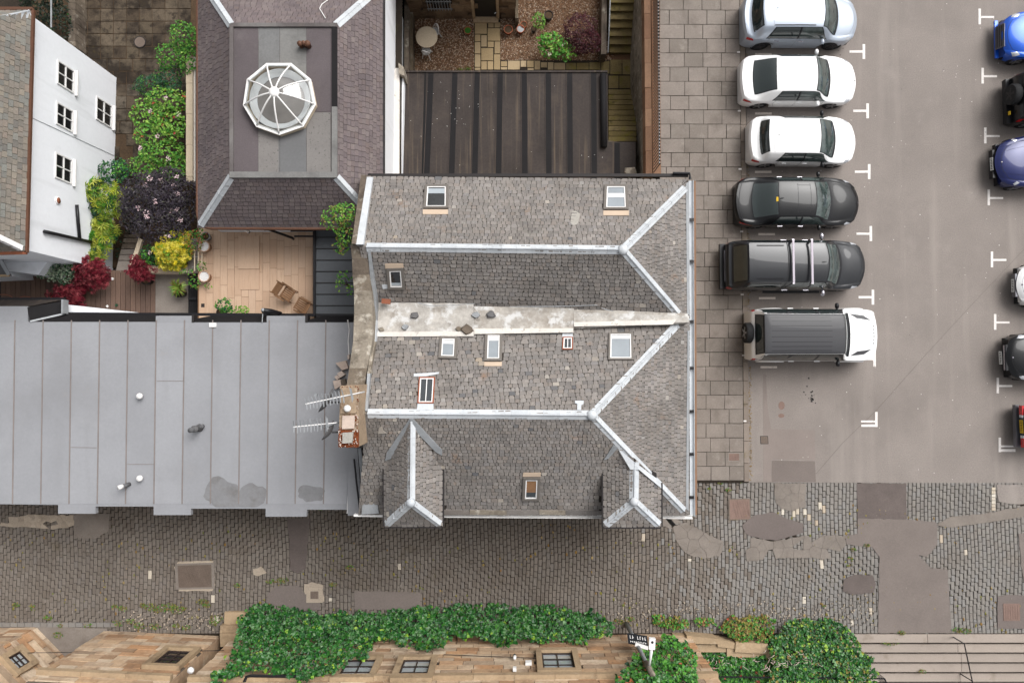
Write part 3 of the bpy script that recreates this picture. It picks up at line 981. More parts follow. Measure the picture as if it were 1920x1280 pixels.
# ================================================================== slate laying
def lay_slates(poly, e0, e1, row_h, wid, holes=(), seed=0, lift=.016, mats=1, pale=.02, taper=0.25, ch=(.05, .42)):
    """slates laid course by course on a convex planar polygon; e0-e1 is the eaves direction. Returns (verts, faces, mat, area)"""
    R = random.Random(seed)
    n = (poly[1] - poly[0]).cross(poly[2] - poly[0]).normalized()
    if n.z < 0:
        n = -n
    u = (e1 - e0).normalized()
    v = n.cross(u).normalized()
    if v.z < 0:
        v = -v
    o = e0
    P2 = [((p - o).dot(u), (p - o).dot(v)) for p in poly]
    if area2(P2) < 0:
        P2.reverse()
    umin, umax = min(p[0] for p in P2), max(p[0] for p in P2)
    vmax = max(p[1] for p in P2)
    vmin = min(p[1] for p in P2)
    out = []
    vv = vmin
    while vv < vmax:
        f = (vv - vmin) / max(1e-6, vmax - vmin)
        h = row_h * (1 + taper * (.5 - f))
        x = umin - R.uniform(0, wid[1])
        while x < umax:
            w = R.uniform(*wid) * (1 + taper * (.5 - f))
            g = .0065
            dy = R.uniform(-.012, .006)
            c1, c2 = R.uniform(*ch), R.uniform(*ch)
            q = [(x + g + w * c1 * .5, vv + dy), (x + w - g - w * c2 * .5, vv + dy + R.uniform(-.006, .006)), (x + w - g, vv + dy + h * c2), (x + w - g, vv + h * .9), (x + g, vv + h * .9), (x + g, vv + dy + h * c1)]
            x += w
            q = clip(q, P2)
            if len(q) < 3 or abs(area2(q)) < .0012:
                continue
            cu = sum(p[0] for p in q) / len(q)
            cv = sum(p[1] for p in q) / len(q)
            cpt = o + u * cu + v * cv
            px, py = pix(cpt)
            if any(hp(cpt) if callable(hp) else inpoly(px, py, hp) for hp in holes):
                continue
            li = lift * R.uniform(.6, 1.5)
            top = [o + u * p[0] + v * p[1] + n * (.006 + li * max(0, 1 - (p[1] - vv) / h)) for p in q]
            bot = [o + u * p[0] + v * p[1] - n * .004 for p in q]
            k = len(q)
            Fs = [list(range(k))] + [[i, k + i, k + (i + 1) % k, (i + 1) % k] for i in range(k)]
            m = 0
            if R.random() < pale:
                m = R.choice((1, 1, 2)) if mats > 2 else 0
            out.append((top + bot, Fs, m, abs(area2(q)), (px, py)))
        vv += h
    return out


def slates_to_objects(sl, parent, mats, limit=300, name='slate'):
    vis = [s for s in sl if -5 < s[4][0] < 1925 and -5 < s[4][1] < 1285]
    vis.sort(key=lambda s: -s[3])
    own = set(id(s) for s in vis[:limit])
    mb = MB()
    for s in sl:
        if id(s) in own:
            q = MB()
            q.add(s[0], s[1])
            q.build(name, mats[s[2]], parent)
        else:
            mb.add(s[0], s[1], s[2])
    if mb.f:
        o = mb.build(name + 's', mats, parent)
        o['kind'] = 'stuff'


def ridge_run(p0, p1, nA, nB, mat, parent, w=.15, seg=.47, name='ridge_sheet', lift=.024, roll=.024, label=None):
    """metal ridge or hip capping laid in lapped lengths along p0-p1 over planes with normals nA and nB"""
    d = (p1 - p0)
    L = d.length
    x = d.normalized()

    def wing(nn, sgn):
        s = nn.cross(x)
        s.normalize()
        if s.z > 0 or (abs(s.z) < .05 and s.dot(sgn) < 0):
            s = -s
        return s
    up = (nA + nB).normalized()
    lat = up.cross(x).normalized()
    sA, sB = wing(nA, lat), wing(nB, -lat)
    if sA.dot(lat) < 0:
        sA, sB = sB, sA
        nA, nB = nB, nA
    k = max(1, round(L / seg))
    for i in range(k):
        a, b = p0 + x * (L * i / k - (.012 if i else 0)), p0 + x * (L * (i + 1) / k + .012)
        mb = MB()
        rings = []
        for (t, ex) in ((0, .008), (.05, .008), (.05, 0), (1, 0)):
            c = a.lerp(b, t)
            h = lift + ex
            ring = [c + sA * w + nA * (.0), c + sA * w + nA * h, c + sA * (roll + .01) + nA * h]
            for q in range(5):
                an = math.pi * (q / 4)
                ring.append(c + up * (h * 1.0 + .006 + math.sin(an) * (roll + ex)) + lat * math.cos(an) * (roll + ex))
            ring += [c + sB * (roll + .01) + nB * h, c + sB * w + nB * h, c + sB * w]
            rings.append(ring)
        mb.grid(rings)
        nr = len(rings[0])
        mb.f.append(list(range(len(mb.v) - nr, len(mb.v))))
        mb.m.append(0)
        mb.r.append(mb.r[-1])
        mb.f.append(list(range(nr - 1, -1, -1)))
        mb.m.append(0)
        mb.r.append(mb.r[-1])
        mb.build(name, mat, parent)


def ring(mb, outer, inner, n, h, m=0, base=0.0):
    """raised frame between two quads on a plane"""
    n = Vector(n)
    k = len(outer)
    V = [p + n * base for p in outer] + [p + n * (base + h) for p in outer] + [p + n * (base + h) for p in inner] + [p + n * base for p in inner]
    Fs = []
    for i in range(k):
        j = (i + 1) % k
        Fs += [(i, j, k + j, k + i), (k + i, k + j, 2 * k + j, 2 * k + i), (2 * k + i, 2 * k + j, 3 * k + j, 3 * k + i)]
    mb.add(V, Fs, m)


def inset(q, d):
    """quad shrunk towards its centre line by d metres on each side"""
    out = []
    k = len(q)
    for i in range(k):
        p, a, b = q[i], q[i - 1], q[(i + 1) % k]
        out.append(p + (a - p).normalized() * d + (b - p).normalized() * d)
    return out


def roof_window(parent, pl, quad, glass, apron=None, label=None, fr=.085, sash='white_paint', frame='roof_window_frame', blind=None, bars=0, hgt=.09):
    n = pl[1]
    Q = [hit(x, y, pl) for x, y in quad]
    c = sum(Q, Vector()) / 4
    rw = MB()
    i1 = inset(Q, fr)
    ring(rw, Q, i1, n, hgt, base=-.01)
    w = rw.build('roof_window', MATS[frame], parent)
    if label:
        w['label'] = label
    mb = MB()
    i2 = inset(Q, fr + .035)
    ring(mb, i1, i2, n, hgt - .02)
    mb.build('sash', MATS[sash], w)
    mb = MB()
    mb.prism([p + n * (hgt - .045) for p in i2], depth=.02, n=n)
    mb.build('pane', MATS[glass], w)
    if blind:
        f0, f1, mt = blind
        mb = MB()
        mb.prism([i2[0].lerp(i2[3], f0) + n * (hgt - .04), i2[1].lerp(i2[2], f0) + n * (hgt - .04), i2[1].lerp(i2[2], f1) + n * (hgt - .04), i2[0].lerp(i2[3], f1) + n * (hgt - .04)], depth=.004, n=n)
        mb.build('blind', MATS[mt], w)
    for k in range(bars):
        f = (k + 1) / (bars + 1)
        mb = MB()
        mb.bar(i2[0].lerp(i2[1], f) + n * (hgt - .03), i2[3].lerp(i2[2], f) + n * (hgt - .03), .025, .03, up=n)
        mb.build('glazing_bar', MATS[sash], w)
    if apron:
        A = [hit(x, y, pl) for x, y in apron]
        mb = MB()
        mb.prism([p + n * .035 for p in A], depth=.04, n=n)
        mb.build('apron', MATS['roof_window_apron'], w)
    return w


# ================================================================== the corner house with the slate double roof
mh = thing('slate_roofed_house', W(980, 650, 0), 'corner house with grey slate double-pitched roof, silver ridges and two dormers', 'house')
eZ, r1Z, r2Z, vZ = 4.5, 6.2, 6.4, 5.0
e_NW, e_NE, e_SE, e_SW = W(686, 331, eZ), W(1289, 338, eZ), W(1291, 966, eZ), W(676, 966, eZ)
r1W, r1E = W(672, 463, r1Z), W(1168, 468, r1Z)
r2W, r2E = W(686, 775, r2Z), W(1110, 778, r2Z)
PN1 = plane3(r1W, r1E, e_NW.lerp(e_NE, .5))
PS1 = plane3(r1W, r1E, W(900, 572, vZ))
PN2 = plane3(r2W, r2E, W(900, 629, vZ))
PS2 = plane3(r2W, r2E, e_SW.lerp(e_SE, .5))
PE1 = plane3(r1E, e_NE, W(1293, 596, eZ))
PE2 = plane3(r2E, e_SE, W(1293, 600, eZ))


def on(pl, pts):
    return [hit(x, y, pl) for x, y in pts]


polyN1 = on(PN1, [(686, 331), (1289, 337), (1168, 468), (672, 463)])
polyS1 = on(PS1, [(698, 578), (1276, 592), (1168, 468), (674, 463)])
polyN2 = on(PN2, [(698, 626), (1274, 604), (1110, 778), (686, 775)])
polyS2 = on(PS2, [(672, 964), (1290, 966), (1110, 778), (686, 775)])
polyE1 = on(PE1, [(1289, 338), (1293, 597), (1276, 592), (1168, 468)])
polyE2 = on(PE2, [(1293, 600), (1291, 966), (1110, 778), (1274, 604)])
mb = MB()
for P in (polyN1, polyS1, polyN2, polyS2, polyE1, polyE2):
    mb.add(P, [list(range(len(P)))])
roof = mb.build('roof', MATS['sarking'], mh)
# walls below the eaves
mb = MB()
ins = .28
mb.prism([(e_NW.x + .1, e_NW.y - ins, 4.42), (e_NE.x - ins, e_NE.y - ins, 4.42), (e_SE.x - ins, e_SE.y + ins, 4.42), (e_SW.x + .1, e_SW.y + ins, 4.42)], zb=-3.05)
wallm = mb.build('wall', MATS['sandstone_trim'], mh)
mb = MB()                                            # eaves boards close the roof underneath
mb.prism([(e_NW.x, e_NW.y, 4.44), (e_NE.x, e_NE.y, 4.44), (e_SE.x, e_SE.y, 4.44), (e_SW.x, e_SW.y, 4.44)], depth=.06)
mb.build('soffit', MATS['dark_trim'], mh)
DORM_L = [(770, 788), (828, 846), (830, 1000), (718, 1000), (720, 862)]
DORM_R = [(1158, 834), (1238, 905), (1240, 1000), (1130, 1000), (1131, 860)]
windows = []
holesN1 = [[(794, 348), (843, 348), (841, 402), (793, 402)], [(1131, 348), (1178, 348), (1180, 406), (1130, 406)]]
holesS1 = [[(722, 494), (758, 494), (762, 542), (727, 542)]]
holesN2 = [[(822, 630), (858, 630), (857, 675), (820, 675)], [(908, 624), (943, 624), (943, 687), (907, 687)], [(1139, 622), (1188, 622), (1188, 678), (1139, 678)],
           [(1053, 618), (1075, 618), (1075, 657), (1052, 657)], [(782, 706), (816, 706), (814, 768), (781, 768)]]


def dormer_hole(xl, xr, xc, yf, ze, zr):
    """true where the dormer roof stands above the main slope"""
    a, b, c = W(xl, yf, ze), W(xr, yf, ze).x, W(xc, yf, zr).x

    def f(p):
        if not (a.x < p.x < b and p.y > a.y - .5):
            return False
        k = (p.x - a.x) / (c - a.x) if p.x < c else (b - p.x) / (b - c)
        return ze + (zr - ze) * max(0, min(1, k)) > p.z + .02
    return f


holesS2 = [dormer_hole(721, 829, 770, 986, 5.4, 6.3), dormer_hole(1132, 1239, 1189, 987, 5.35, 5.8), [(978, 884), (1014, 884), (1013, 938), (977, 938)]]


def shrink(P, d=5):
    cx_, cy_ = sum(p[0] for p in P) / len(P), sum(p[1] for p in P) / len(P)
    return [(x - math.copysign(d, x - cx_), y - math.copysign(d, y - cy_)) for x, y in P]


holesN1, holesS1, holesN2 = [[shrink(P) for P in h] for h in (holesN1, holesS1, holesN2)]
holesS2[-1] = shrink(holesS2[-1])
sl = []
sl += lay_slates(polyN1, polyN1[0], polyN1[1], .138, (.12, .23), holesN1, 1, mats=3, pale=.012)
sl += lay_slates(polyS1, polyS1[0], polyS1[1], .138, (.12, .23), holesS1, 2, mats=3, pale=.01)
sl += lay_slates(polyN2, polyN2[0], polyN2[1], .14, (.13, .25), holesN2, 3, mats=3, pale=.045)
sl += lay_slates(polyS2, polyS2[0], polyS2[1], .125, (.11, .205), holesS2, 4, mats=3, pale=.012)
sl += lay_slates(polyE1, polyE1[0], polyE1[1], .118, (.095, .185), (), 5, mats=3, pale=.01)
sl += lay_slates(polyE2, polyE2[0], polyE2[1], .118, (.095, .185), (), 6, mats=3, pale=.01)
SLM = [MATS['slate'], MATS['slate_pale'], MATS['slate_dark']]
slates_to_objects(sl, roof, SLM)
Z = MATS['zinc']
ridge_run(r1W + Vector((.25, 0, 0)), r1E, PN1[1], PS1[1], Z, roof)
ridge_run(r2W + Vector((.05, 0, 0)), r2E, PN2[1], PS2[1], Z, roof)
ridge_run(hit(1285, 352, PN1), r1E, PN1[1], PE1[1], Z, roof, name='hip_sheet', w=.125)
ridge_run(r1E, hit(1272, 588, PS1), PS1[1], PE1[1], Z, roof, name='hip_sheet', w=.125)
ridge_run(r2E, hit(1270, 608, PN2), PN2[1], PE2[1], Z, roof, name='hip_sheet', w=.125)
ridge_run(r2E, hit(1282, 957, PS2), PS2[1], PE2[1], Z, roof, name='hip_sheet', w=.125)
for p in (r1E, r2E):
    mb = MB()
    mb.lathe([(.17, -.02), (.15, .06), (.06, .1), (0.0, .11)], p + Vector((0, 0, .0)), 10)
    mb.build('ridge_cap', Z, roof, True)
# flat valley between the two pitches: three lapped sheets, upstands and debris
VAL = [([(706, 566), (888, 567), (889, 628), (703, 629)], vZ + .05, 'valley_sheet'), ([(889, 574), (1076, 578), (1075, 621), (889, 623)], vZ + .03, 'valley_sheet'), ([(1076, 584), (1292, 592), (1292, 604), (1076, 611)], vZ + .0, 'valley_sheet')]
for (q, z, mt) in VAL:
    slab_object('valley_sheet', pp(q, z), 4.4, MATS[mt], roof)
slab_object('valley_sheet', pp([(696, 560), (1290, 588), (1290, 606), (696, 634)], vZ - .06), 4.4, MATS['valley_sheet'], roof)
for (q, z) in (([(706, 622), (888, 621), (888, 630), (703, 631)], vZ + .09), ([(889, 616), (1075, 615), (1075, 623), (889, 626)], vZ + .07), ([(1076, 604), (1268, 599), (1262, 608), (1076, 612)], vZ + .05)):
    slab_object('valley_upstand', pp(q, z), vZ - .1, MATS['white_peeling'], roof)
for (a, b) in (((783, 567), (806, 573)), ((806, 573), (890, 569)), ((955, 575), (1120, 572)), ((1128, 577), (1150, 583))):
    mb = MB()
    mb.tube([W(a[0], a[1], vZ + .2), W((a[0] + b[0]) / 2, (a[1] + b[1]) / 2 + 1, vZ + .17), W(b[0], b[1], vZ + .2)], .012, 5)
    mb.build('loose_wire', MATS['lead'], roof)


def stone_lump(name, x, y, z, r, mat, label, cat, flat=.5):
    mb = MB()
    c = W(x, y, z)
    R = random.Random(int(x * 7 + y))
    ang = [k * 2 * math.pi / 7 + R.uniform(-.3, .3) for k in range(7)]
    lo = [c + Vector((math.cos(a) * r * R.uniform(.8, 1.15), math.sin(a) * r * R.uniform(.6, 1), 0)) for a in ang]
    hi = [p.lerp(c, R.uniform(.1, .3)) + Vector((0, 0, r * flat * R.uniform(.7, 1.1))) for p in lo]
    mb.add(lo + hi, [list(range(7, 14)), list(range(6, -1, -1))] + [(i, (i + 1) % 7, 7 + (i + 1) % 7, 7 + i) for i in range(7)])
    o = mb.build(name, MATS[mat])
    return tag(o, label, cat)


for (x, y, r, mt, lb) in ((777, 591, .15, 'slate_dark', 'fallen grey slate lying in the pale roof valley, left one'), (715, 617, .11, 'old_stone_pale', 'small tan stone at the left end of the roof valley'),
                          (759, 613, .13, 'lead', 'crumpled grey lead scrap in the roof valley'), (876, 618, .2, 'old_stone', 'largest dark stone in the roof valley, with a pale rim'),
                          (892, 590, .13, 'lead', 'grey lump where the two wider valley sheets meet'), (921, 590, .16, 'slate_dark', 'grey slate fragment on the middle valley sheet'),
                          (860, 617, .1, 'old_stone', 'flat brown stone left of the largest valley stone')):
    stone_lump('debris_stone', x, y, vZ + .08, r, mt, lb, 'stone', .45)
c = W(724, 565, vZ + .28)
mb = MB()
mb.box((c.x, c.y, c.z), (.28, .16, .1), rz=-.1)
tag(mb.build('loose_brick', MATS['copper_red']), 'orange brick lying at the left end of the roof valley', 'brick')
# roof windows
roof_window(mh, PN1, [(797, 349), (841, 349), (841, 393), (794, 393)], 'glass_room', [(793, 394), (840, 394), (840, 403), (793, 403)], 'dark roof window with grey frame near the parapet', blind=(.05, .32, 'blind_grey'))
roof_window(mh, PN1, [(1133, 349), (1176, 349), (1178, 395), (1131, 395)], 'glass_sky', [(1131, 396), (1179, 396), (1179, 405), (1131, 405)], 'pale roof window with grey frame near the right hip', blind=(.3, .5, 'white_paint'))
roof_window(mh, PS1, [(725, 502), (757, 501), (760, 541), (728, 541)], 'glass_room', [(722, 494), (756, 493), (757, 501), (723, 503)], 'small dark roof window beside the left parapet', blind=(.78, .95, 'blind_grey'))
roof_window(mh, PN2, [(825, 632), (858, 633), (856, 674), (822, 673)], 'glass_sky', None, 'small pale roof window left of the tall one', blind=(.02, .25, 'white_paint'))
roof_window(mh, PN2, [(910, 626), (942, 626), (941, 678), (908, 678)], 'glass_sky', [(908, 679), (941, 679), (941, 687), (908, 687)], 'tall narrow pale roof window below the valley', blind=(.02, .2, 'white_paint'))
roof_window(mh, PN2, [(1141, 625), (1186, 625), (1187, 676), (1140, 676)], 'glass_sky', None, 'widest pale roof window below the valley', fr=.06, blind=(.02, .16, 'white_paint'))
roof_window(mh, PN2, [(1055, 633), (1074, 633), (1074, 656), (1054, 656)], 'glass_dark', None, 'tiny red-framed rooflight with a zinc strip above', fr=.03, frame='red_frame', bars=1, hgt=.07)
slab_object('flashing', [p + PN2[1] * .03 for p in on(PN2, [(1055, 618), (1073, 618), (1074, 632), (1054, 632)])], None, Z, roof, depth=.03, n=PN2[1])
roof_window(mh, PN2, [(786, 708), (816, 708), (813, 757), (783, 757)], 'glass_dark', None, 'red-framed two-pane rooflight above the lower ridge', fr=.035, frame='red_frame', bars=1, hgt=.07)
slab_object('flashing', [p + PN2[1] * .03 for p in on(PN2, [(783, 757), (813, 757), (813, 769), (782, 769)])], None, Z, roof, depth=.03, n=PN2[1])
roof_window(mh, PS2, [(981, 893), (1013, 893), (1011, 936), (979, 936)], 'glass_brown' if 'glass_brown' in MATS else 'glass_dark', [(981, 885), (1014, 885), (1014, 892), (980, 892)], 'brown-tinted roof window on the slope between the dormers', blind=(.05, .7, 'teak'))
# vent and mortar details
for (pl, q, mt, h) in ((PN2, [(1078, 752), (1094, 752), (1094, 758), (1090, 760), (1089, 770), (1082, 770), (1082, 758), (1078, 757)], 'zinc', .05), (PS2, [(711, 801), (717, 798), (719, 806), (726, 811), (709, 812)], 'slate_pale', .03),
                       (PN2, [(776, 701), (798, 700), (823, 698), (823, 701), (798, 706), (776, 706)], 'zinc', .03), (PS1, [(716, 533), (757, 531), (760, 538), (718, 541)], 'zinc', .03),
                       (PN1, [(1072, 400), (1078, 396), (1088, 402), (1083, 420), (1075, 424), (1069, 418)], 'mortar', .022)):
    slab_object('flashing', [p + pl[1] * h for p in on(pl, q)], None, MATS[mt], roof, depth=h, n=pl[1])
# gutters: east with straps, south white
mb = MB()
gE = [W(1297, 336, 4.42), W(1297.5, 500, 4.42), W(1299, 966, 4.42)]


def gutter(name, a, b, w, mat, parent, depth=.1, th=.012):
    """open channel from a to b"""
    a, b = Vector(a), Vector(b)
    d = (b - a).normalized()
    s = Vector((0, 0, 1)).cross(d).normalized()
    mb = MB()
    prof = []
    for k in range(9):
        an = math.pi * k / 8
        prof.append((math.cos(an) * w / 2, -math.sin(an) * depth))
    for k in range(8, -1, -1):
        an = math.pi * k / 8
        prof.append((math.cos(an) * (w / 2 - th), -math.sin(an) * (depth - th)))
    R = [[p + s * x + Vector((0, 0, z)) for (x, z) in prof] for p in (a, b)]
    R = [r + [r[0]] for r in R]
    mb.grid(R)
    mb.f.append(list(range(len(prof) - 1, -1, -1)))
    mb.m.append(0)
    mb.r.append(.5)
    return mb.build(name, mat, parent, False)


gut = gutter('gutter', W(1296, 338, 4.46), W(1298.5, 968, 4.46), .17, Z, mh)
for y in (412, 490, 603, 690, 771, 851, 932):
    mb = MB()
    a = W(1291.5, y, 4.475)
    b = W(1301, y, 4.475)
    mb.bar(a, b, .1, .025)
    mb.build('strap', MATS['black_metal'], gut)
gut2 = gutter('gutter', W(832, 966, 4.46), W(1130, 968, 4.46), .13, MATS['white_paint'], mh)
gutter('gutter', W(1241, 968, 4.46), W(1299, 969, 4.46), .13, MATS['white_paint'], mh)
mb = MB()
mb.bar(W(690, 329, 4.4), W(1290, 329, 4.4), .1, .1)
mb.build('gutter', MATS['dark_trim'], mh)
mb = MB()
mb.tube([W(1262, 325, 4.5), W(1293, 325.5, 4.5), W(1294, 336, 4.5)], .05, 8)
mb.build('gutter', MATS['black_metal'], mh)
mb = MB()
mb.tube([W(1251, 970, 4.3), W(1262, 983, 3.9)], .07, 10)
mb.build('downpipe', MATS['black_metal'], mh)
mb = MB()
mb.bar(W(1302, 340, 4.2), W(1304.5, 964, 4.2), .07, .1)
mb.build('wallhead', MATS['coping_brown'], mh)
# lead strip along the east eaves
mb = MB()
mb.prism([p + PE2[1] * .03 for p in on(PE2, [(1288, 620), (1292, 620), (1290, 958), (1285, 952)])], depth=.02, n=PE2[1])
mb.prism([p + PE1[1] * .03 for p in on(PE1, [(1285, 345), (1291, 340), (1292, 590), (1287, 590)])], depth=.02, n=PE1[1])
mb.build('flashing', MATS['lead'], roof)
# stone edge at the south eaves
for i, (x0, x1) in enumerate(((833, 880), (881, 950), (951, 1010), (1011, 1060), (1061, 1129))):
    slab_object('eaves_stone', [p + PS2[1] * .035 for p in on(PS2, [(x0, 955), (x1, 956), (x1, 964), (x0, 963)])], None, MATS['old_stone_pale' if i % 2 else 'slate'], roof, depth=.03, n=PS2[1])


def dormer(lab, eL, eR, yb_l, yb_r, yf, apex, front, eZd, rZd, ext=(.4, .25, .4)):
    """hipped dormer: eaves at pixel columns eL,eR; apex = where its ridge meets the roof; front = hip point"""
    A = W(apex[0], apex[1], rZd)
    Fp = W(front[0], front[1], rZd)
    L0, L1 = W(eL, yb_l, eZd), W(eL, yf, eZd)
    R0, R1 = W(eR, yb_r, eZd), W(eR, yf, eZd)
    plL, plR = plane3(A, Fp, L1), plane3(A, Fp, R1)
    plF = plane3(Fp, L1, R1)
    xl, xa, xr = [Vector((0, e, 0)) for e in ext]
    polL, polR, polF = [L0 + xl, L1, Fp, A + xa], [R1, R0 + xr, A + xa, Fp], [L1, R1, Fp]
    polL = [pl_proj(p, plL) for p in polL]
    polR = [pl_proj(p, plR) for p in polR]
    mb = MB()
    for P in (polL, polR, polF):
        mb.add(P, [list(range(len(P)))])
    dm = mb.build('dormer', MATS['sarking'], mh)
    dm['label'] = lab
    mb = MB()
    mb.prism([L0 + Vector((.12, .3, -.05)), L1 + Vector((.12, .16, -.05)), R1 + Vector((-.12, .16, -.05)), R0 + Vector((-.12, .3, -.05))], zb=4.0)
    mb.build('cheek', MATS['dark_trim'], dm)
    s = lay_slates(polL, L0, L1, .125, (.11, .2), (), int(eL), mats=3, pale=.01)
    s += lay_slates(polR, R1, R0, .125, (.11, .2), (), int(eR), mats=3, pale=.01)
    s += lay_slates(polF, L1, R1, .125, (.11, .2), (), 77, mats=3, pale=.01)
    slates_to_objects(s, dm, SLM, limit=40)
    ridge_run(A, Fp, plL[1], plR[1], Z, dm, w=.15)
    ridge_run(Fp, L1.lerp(Fp, .08), plL[1], plF[1], Z, dm, name='hip_sheet', w=.13)
    ridge_run(Fp, R1.lerp(Fp, .08), plR[1], plF[1], Z, dm, name='hip_sheet', w=.13)
    mb = MB()
    mb.lathe([(.15, -.02), (.13, .06), (.05, .1), (0.0, .11)], Fp, 10)
    mb.build('ridge_cap', Z, dm, True)
    for (a, b) in ((L0, L1), (L1, R1), (R1, R0)):
        d = (b - a).normalized()
        s_ = Vector((0, 0, 1)).cross(d).normalized()
        mid = (L0 + R1) / 2
        if s_.dot((a + b) / 2 - mid) < 0:
            s_ = -s_
        mb = MB()
        mb.bar(a + s_ * .03 - Vector((0, 0, .03)), b + s_ * .03 - Vector((0, 0, .03)), .06, .08)
        mb.build('gutter', MATS['dark_trim'], dm)
    return dm, A, L0, R0


def pl_proj(p, pl):
    """move p vertically onto a plane"""
    return Vector((p.x, p.y, pl[0].z - (pl[1].x * (p.x - pl[0].x) + pl[1].y * (p.y - pl[0].y)) / pl[1].z))


dl, A, L0, R0 = dormer('left dormer with long silver ridge', 721, 829, 858, 846, 986, (771, 790), (770, 942), 5.4, 6.3)
for (q) in ([(768, 784), (774, 792), (733, 858), (722, 862), (726, 846)], [(768, 784), (775, 784), (829, 842), (829, 852), (818, 846), (770, 797)]):
    slab_object('flashing', [pl_proj(hit(x, y, PS2), PS2) + PS2[1] * .05 for x, y in q], None, MATS['lead'], dl, depth=.05, n=PS2[1])
dr, A, L0, R0 = dormer('right dormer tucked against the hip', 1132, 1239, 858, 905, 987, (1190, 866), (1189, 940), 5.35, 5.8, (.4, .12, .0))
slab_object('flashing', [hit(x, y, PS2) + PS2[1] * .05 for x, y in [(1150, 832), (1158, 838), (1140, 858), (1132, 860)]], None, MATS['lead'], dr, depth=.05, n=PS2[1])
mb = MB()
mb.add([W(1157, 838, 5.8), W(1190, 866, 5.84), W(1239, 902, 5.4), W(1240, 915, 5.4), W(1198, 880, 5.84), W(1182, 880, 5.84)], [(0, 5, 1), (1, 5, 4), (1, 4, 3, 2)])
mb.build('flashing', Z, dr)

# west gable: stone skews, chimney stack
gw = thing('gable_wall', W(676, 600, 0), 'weathered stone gable wall along the left edge of the slate roof', 'wall')


def skew(name, pts, zb, mat, parent, coping=None):
    """stone run: pts = list of (xl, xr, y, z) along the wall"""
    for i in range(len(pts) - 1):
        a, b = pts[i], pts[i + 1]
        q = [W(a[0], a[2], a[3]), W(a[1], a[2], a[3]), W(b[1], b[2], b[3]), W(b[0], b[2], b[3])]
        mb = MB()
        V = q + [Vector((p.x, p.y, zb)) for p in q]
        mb.add(V, [(3, 2, 1, 0), (4, 5, 6, 7), (0, 1, 5, 4), (1, 2, 6, 5), (2, 3, 7, 6), (3, 0, 4, 7)])
        mb.build(name, MATS[mat if isinstance(mat, str) else mat[i % len(mat)]], parent)


skew('coping_stone', [(677, 687, 328, 4.75), (671, 681, 372, 5.25), (665, 674, 416, 5.8), (659, 668, 457, 6.35)], -3.0, ['old_stone', 'old_stone'], gw)
skew('skew_flashing', [(686.5, 699, 332, 4.68), (678, 690, 395, 5.5), (667, 681, 458, 6.36)], 4.2, 'zinc', gw)
skew('coping_stone', [(657, 688, 459, 6.1), (660, 690, 484, 6.0), (661, 692, 515, 5.9), (664, 696, 545, 5.85), (664, 699, 592, 5.8), (662, 698, 640, 5.8), (655, 688, 690, 5.9), (650, 684, 722, 5.95)], -.06, ['old_stone', 'old_stone', 'old_stone', 'old_stone_pale', 'old_stone_pale', 'old_stone_pale', 'old_stone'], gw)
skew('skew_flashing', [(688.5, 694, 462, 6.2), (693, 700, 510, 5.85), (697, 705, 560, 5.5), (699, 706, 600, 5.3), (698, 704, 640, 5.4), (688.5, 694, 700, 5.95), (684.5, 689, 770, 6.45)], 4.3, ['lead', 'lead', 'lead', 'zinc', 'old_stone_pale', 'lead'], gw)
skew('coping_stone', [(668, 684, 722, 5.9), (672, 685, 775, 6.45), (674, 688, 812, 6.05), (681, 695, 838, 5.8)], 0, ['old_stone_pale', 'old_stone_pale'], gw)
skew('coping_stone', [(671, 677, 840, 5.2), (676, 683, 895, 4.9), (679, 686, 934, 4.65)], 0, 'lead', gw)
slab_object('flashing', pp([(680, 936), (707, 934), (710, 962), (678, 964)], 4.72), 4.3, MATS['lead'], gw)
slab_object('flashing', pp([(663, 964), (718, 964), (718, 969), (663, 968)], 4.5), 4.3, MATS['white_paint'], gw)
slab_object('flashing', pp([(651, 840), (670, 840), (679, 966), (652, 966)], 3.34), 0, MATS['membrane'], gw)
mb = MB()
mb.tube([W(664, 860, 3.5), W(668, 900, 3.5), W(676, 966, 3.5)], .03, 6)
mb.build('cable', MATS['black_metal'], gw)

ch = thing('chimney_stack', W(655, 780, 5.9), 'rubble chimney stack with rusty base carrying two aerials', 'chimney')
cq = [(638, 723), (673, 722), (671, 838), (635, 837)]
mb = MB()
mb.prism(pp(cq, 7.3), zb=0)
mb.build('stack', MATS['chimney_pot_stone'], ch)
slab_object('cope', pp([(640, 726), (670, 726), (668, 774), (638, 775)], 7.38), 7.2, MATS['chimney_pot_stone'], ch)
slab_object('cope', pp([(642, 779), (665, 779), (664, 803), (641, 804)], 7.38), 7.2, MATS['pink_stone'], ch)
slab_object('cope', pp([(634.5, 806), (671.5, 806), (671, 838.5), (634.5, 838)], 7.34), 7.2, MATS['rust'], ch)
slab_object('cope', pp([(642, 811), (662, 810), (660, 830), (642, 831)], 7.44), 7.2, MATS['mortar'], ch)
mb = MB()
for _ in range(260):
    R = random
    x, y = R.choice(((R.gauss(668, 3), R.uniform(724, 836)), (R.uniform(637, 672), R.uniform(722, 838)), (R.gauss(638, 2), R.uniform(800, 838)), (R.uniform(636, 670), R.gauss(833, 3))))
    if not (635 < x < 673 and 723 < y < 838):
        continue
    p = W(x, y, 7.36)
    s = R.uniform(.015, .04)
    mb.box(p, (s * 1.4, s, s), rz=R.random() * 3, m=R.choice((0, 0, 1)), taper=.3)
o = mb.build('loose_rubble', [MATS['rust'], MATS['pink_stone']], ch)
o['kind'] = 'stuff'
pot = MB()
pot.lathe([(.09, 0), (.1, .05), (.1, .12), (.06, .14), (0, .14)], W(652.5, 765, 7.4), 16)
pot.build('chimney_pot', MATS['white_paint'], ch, True)
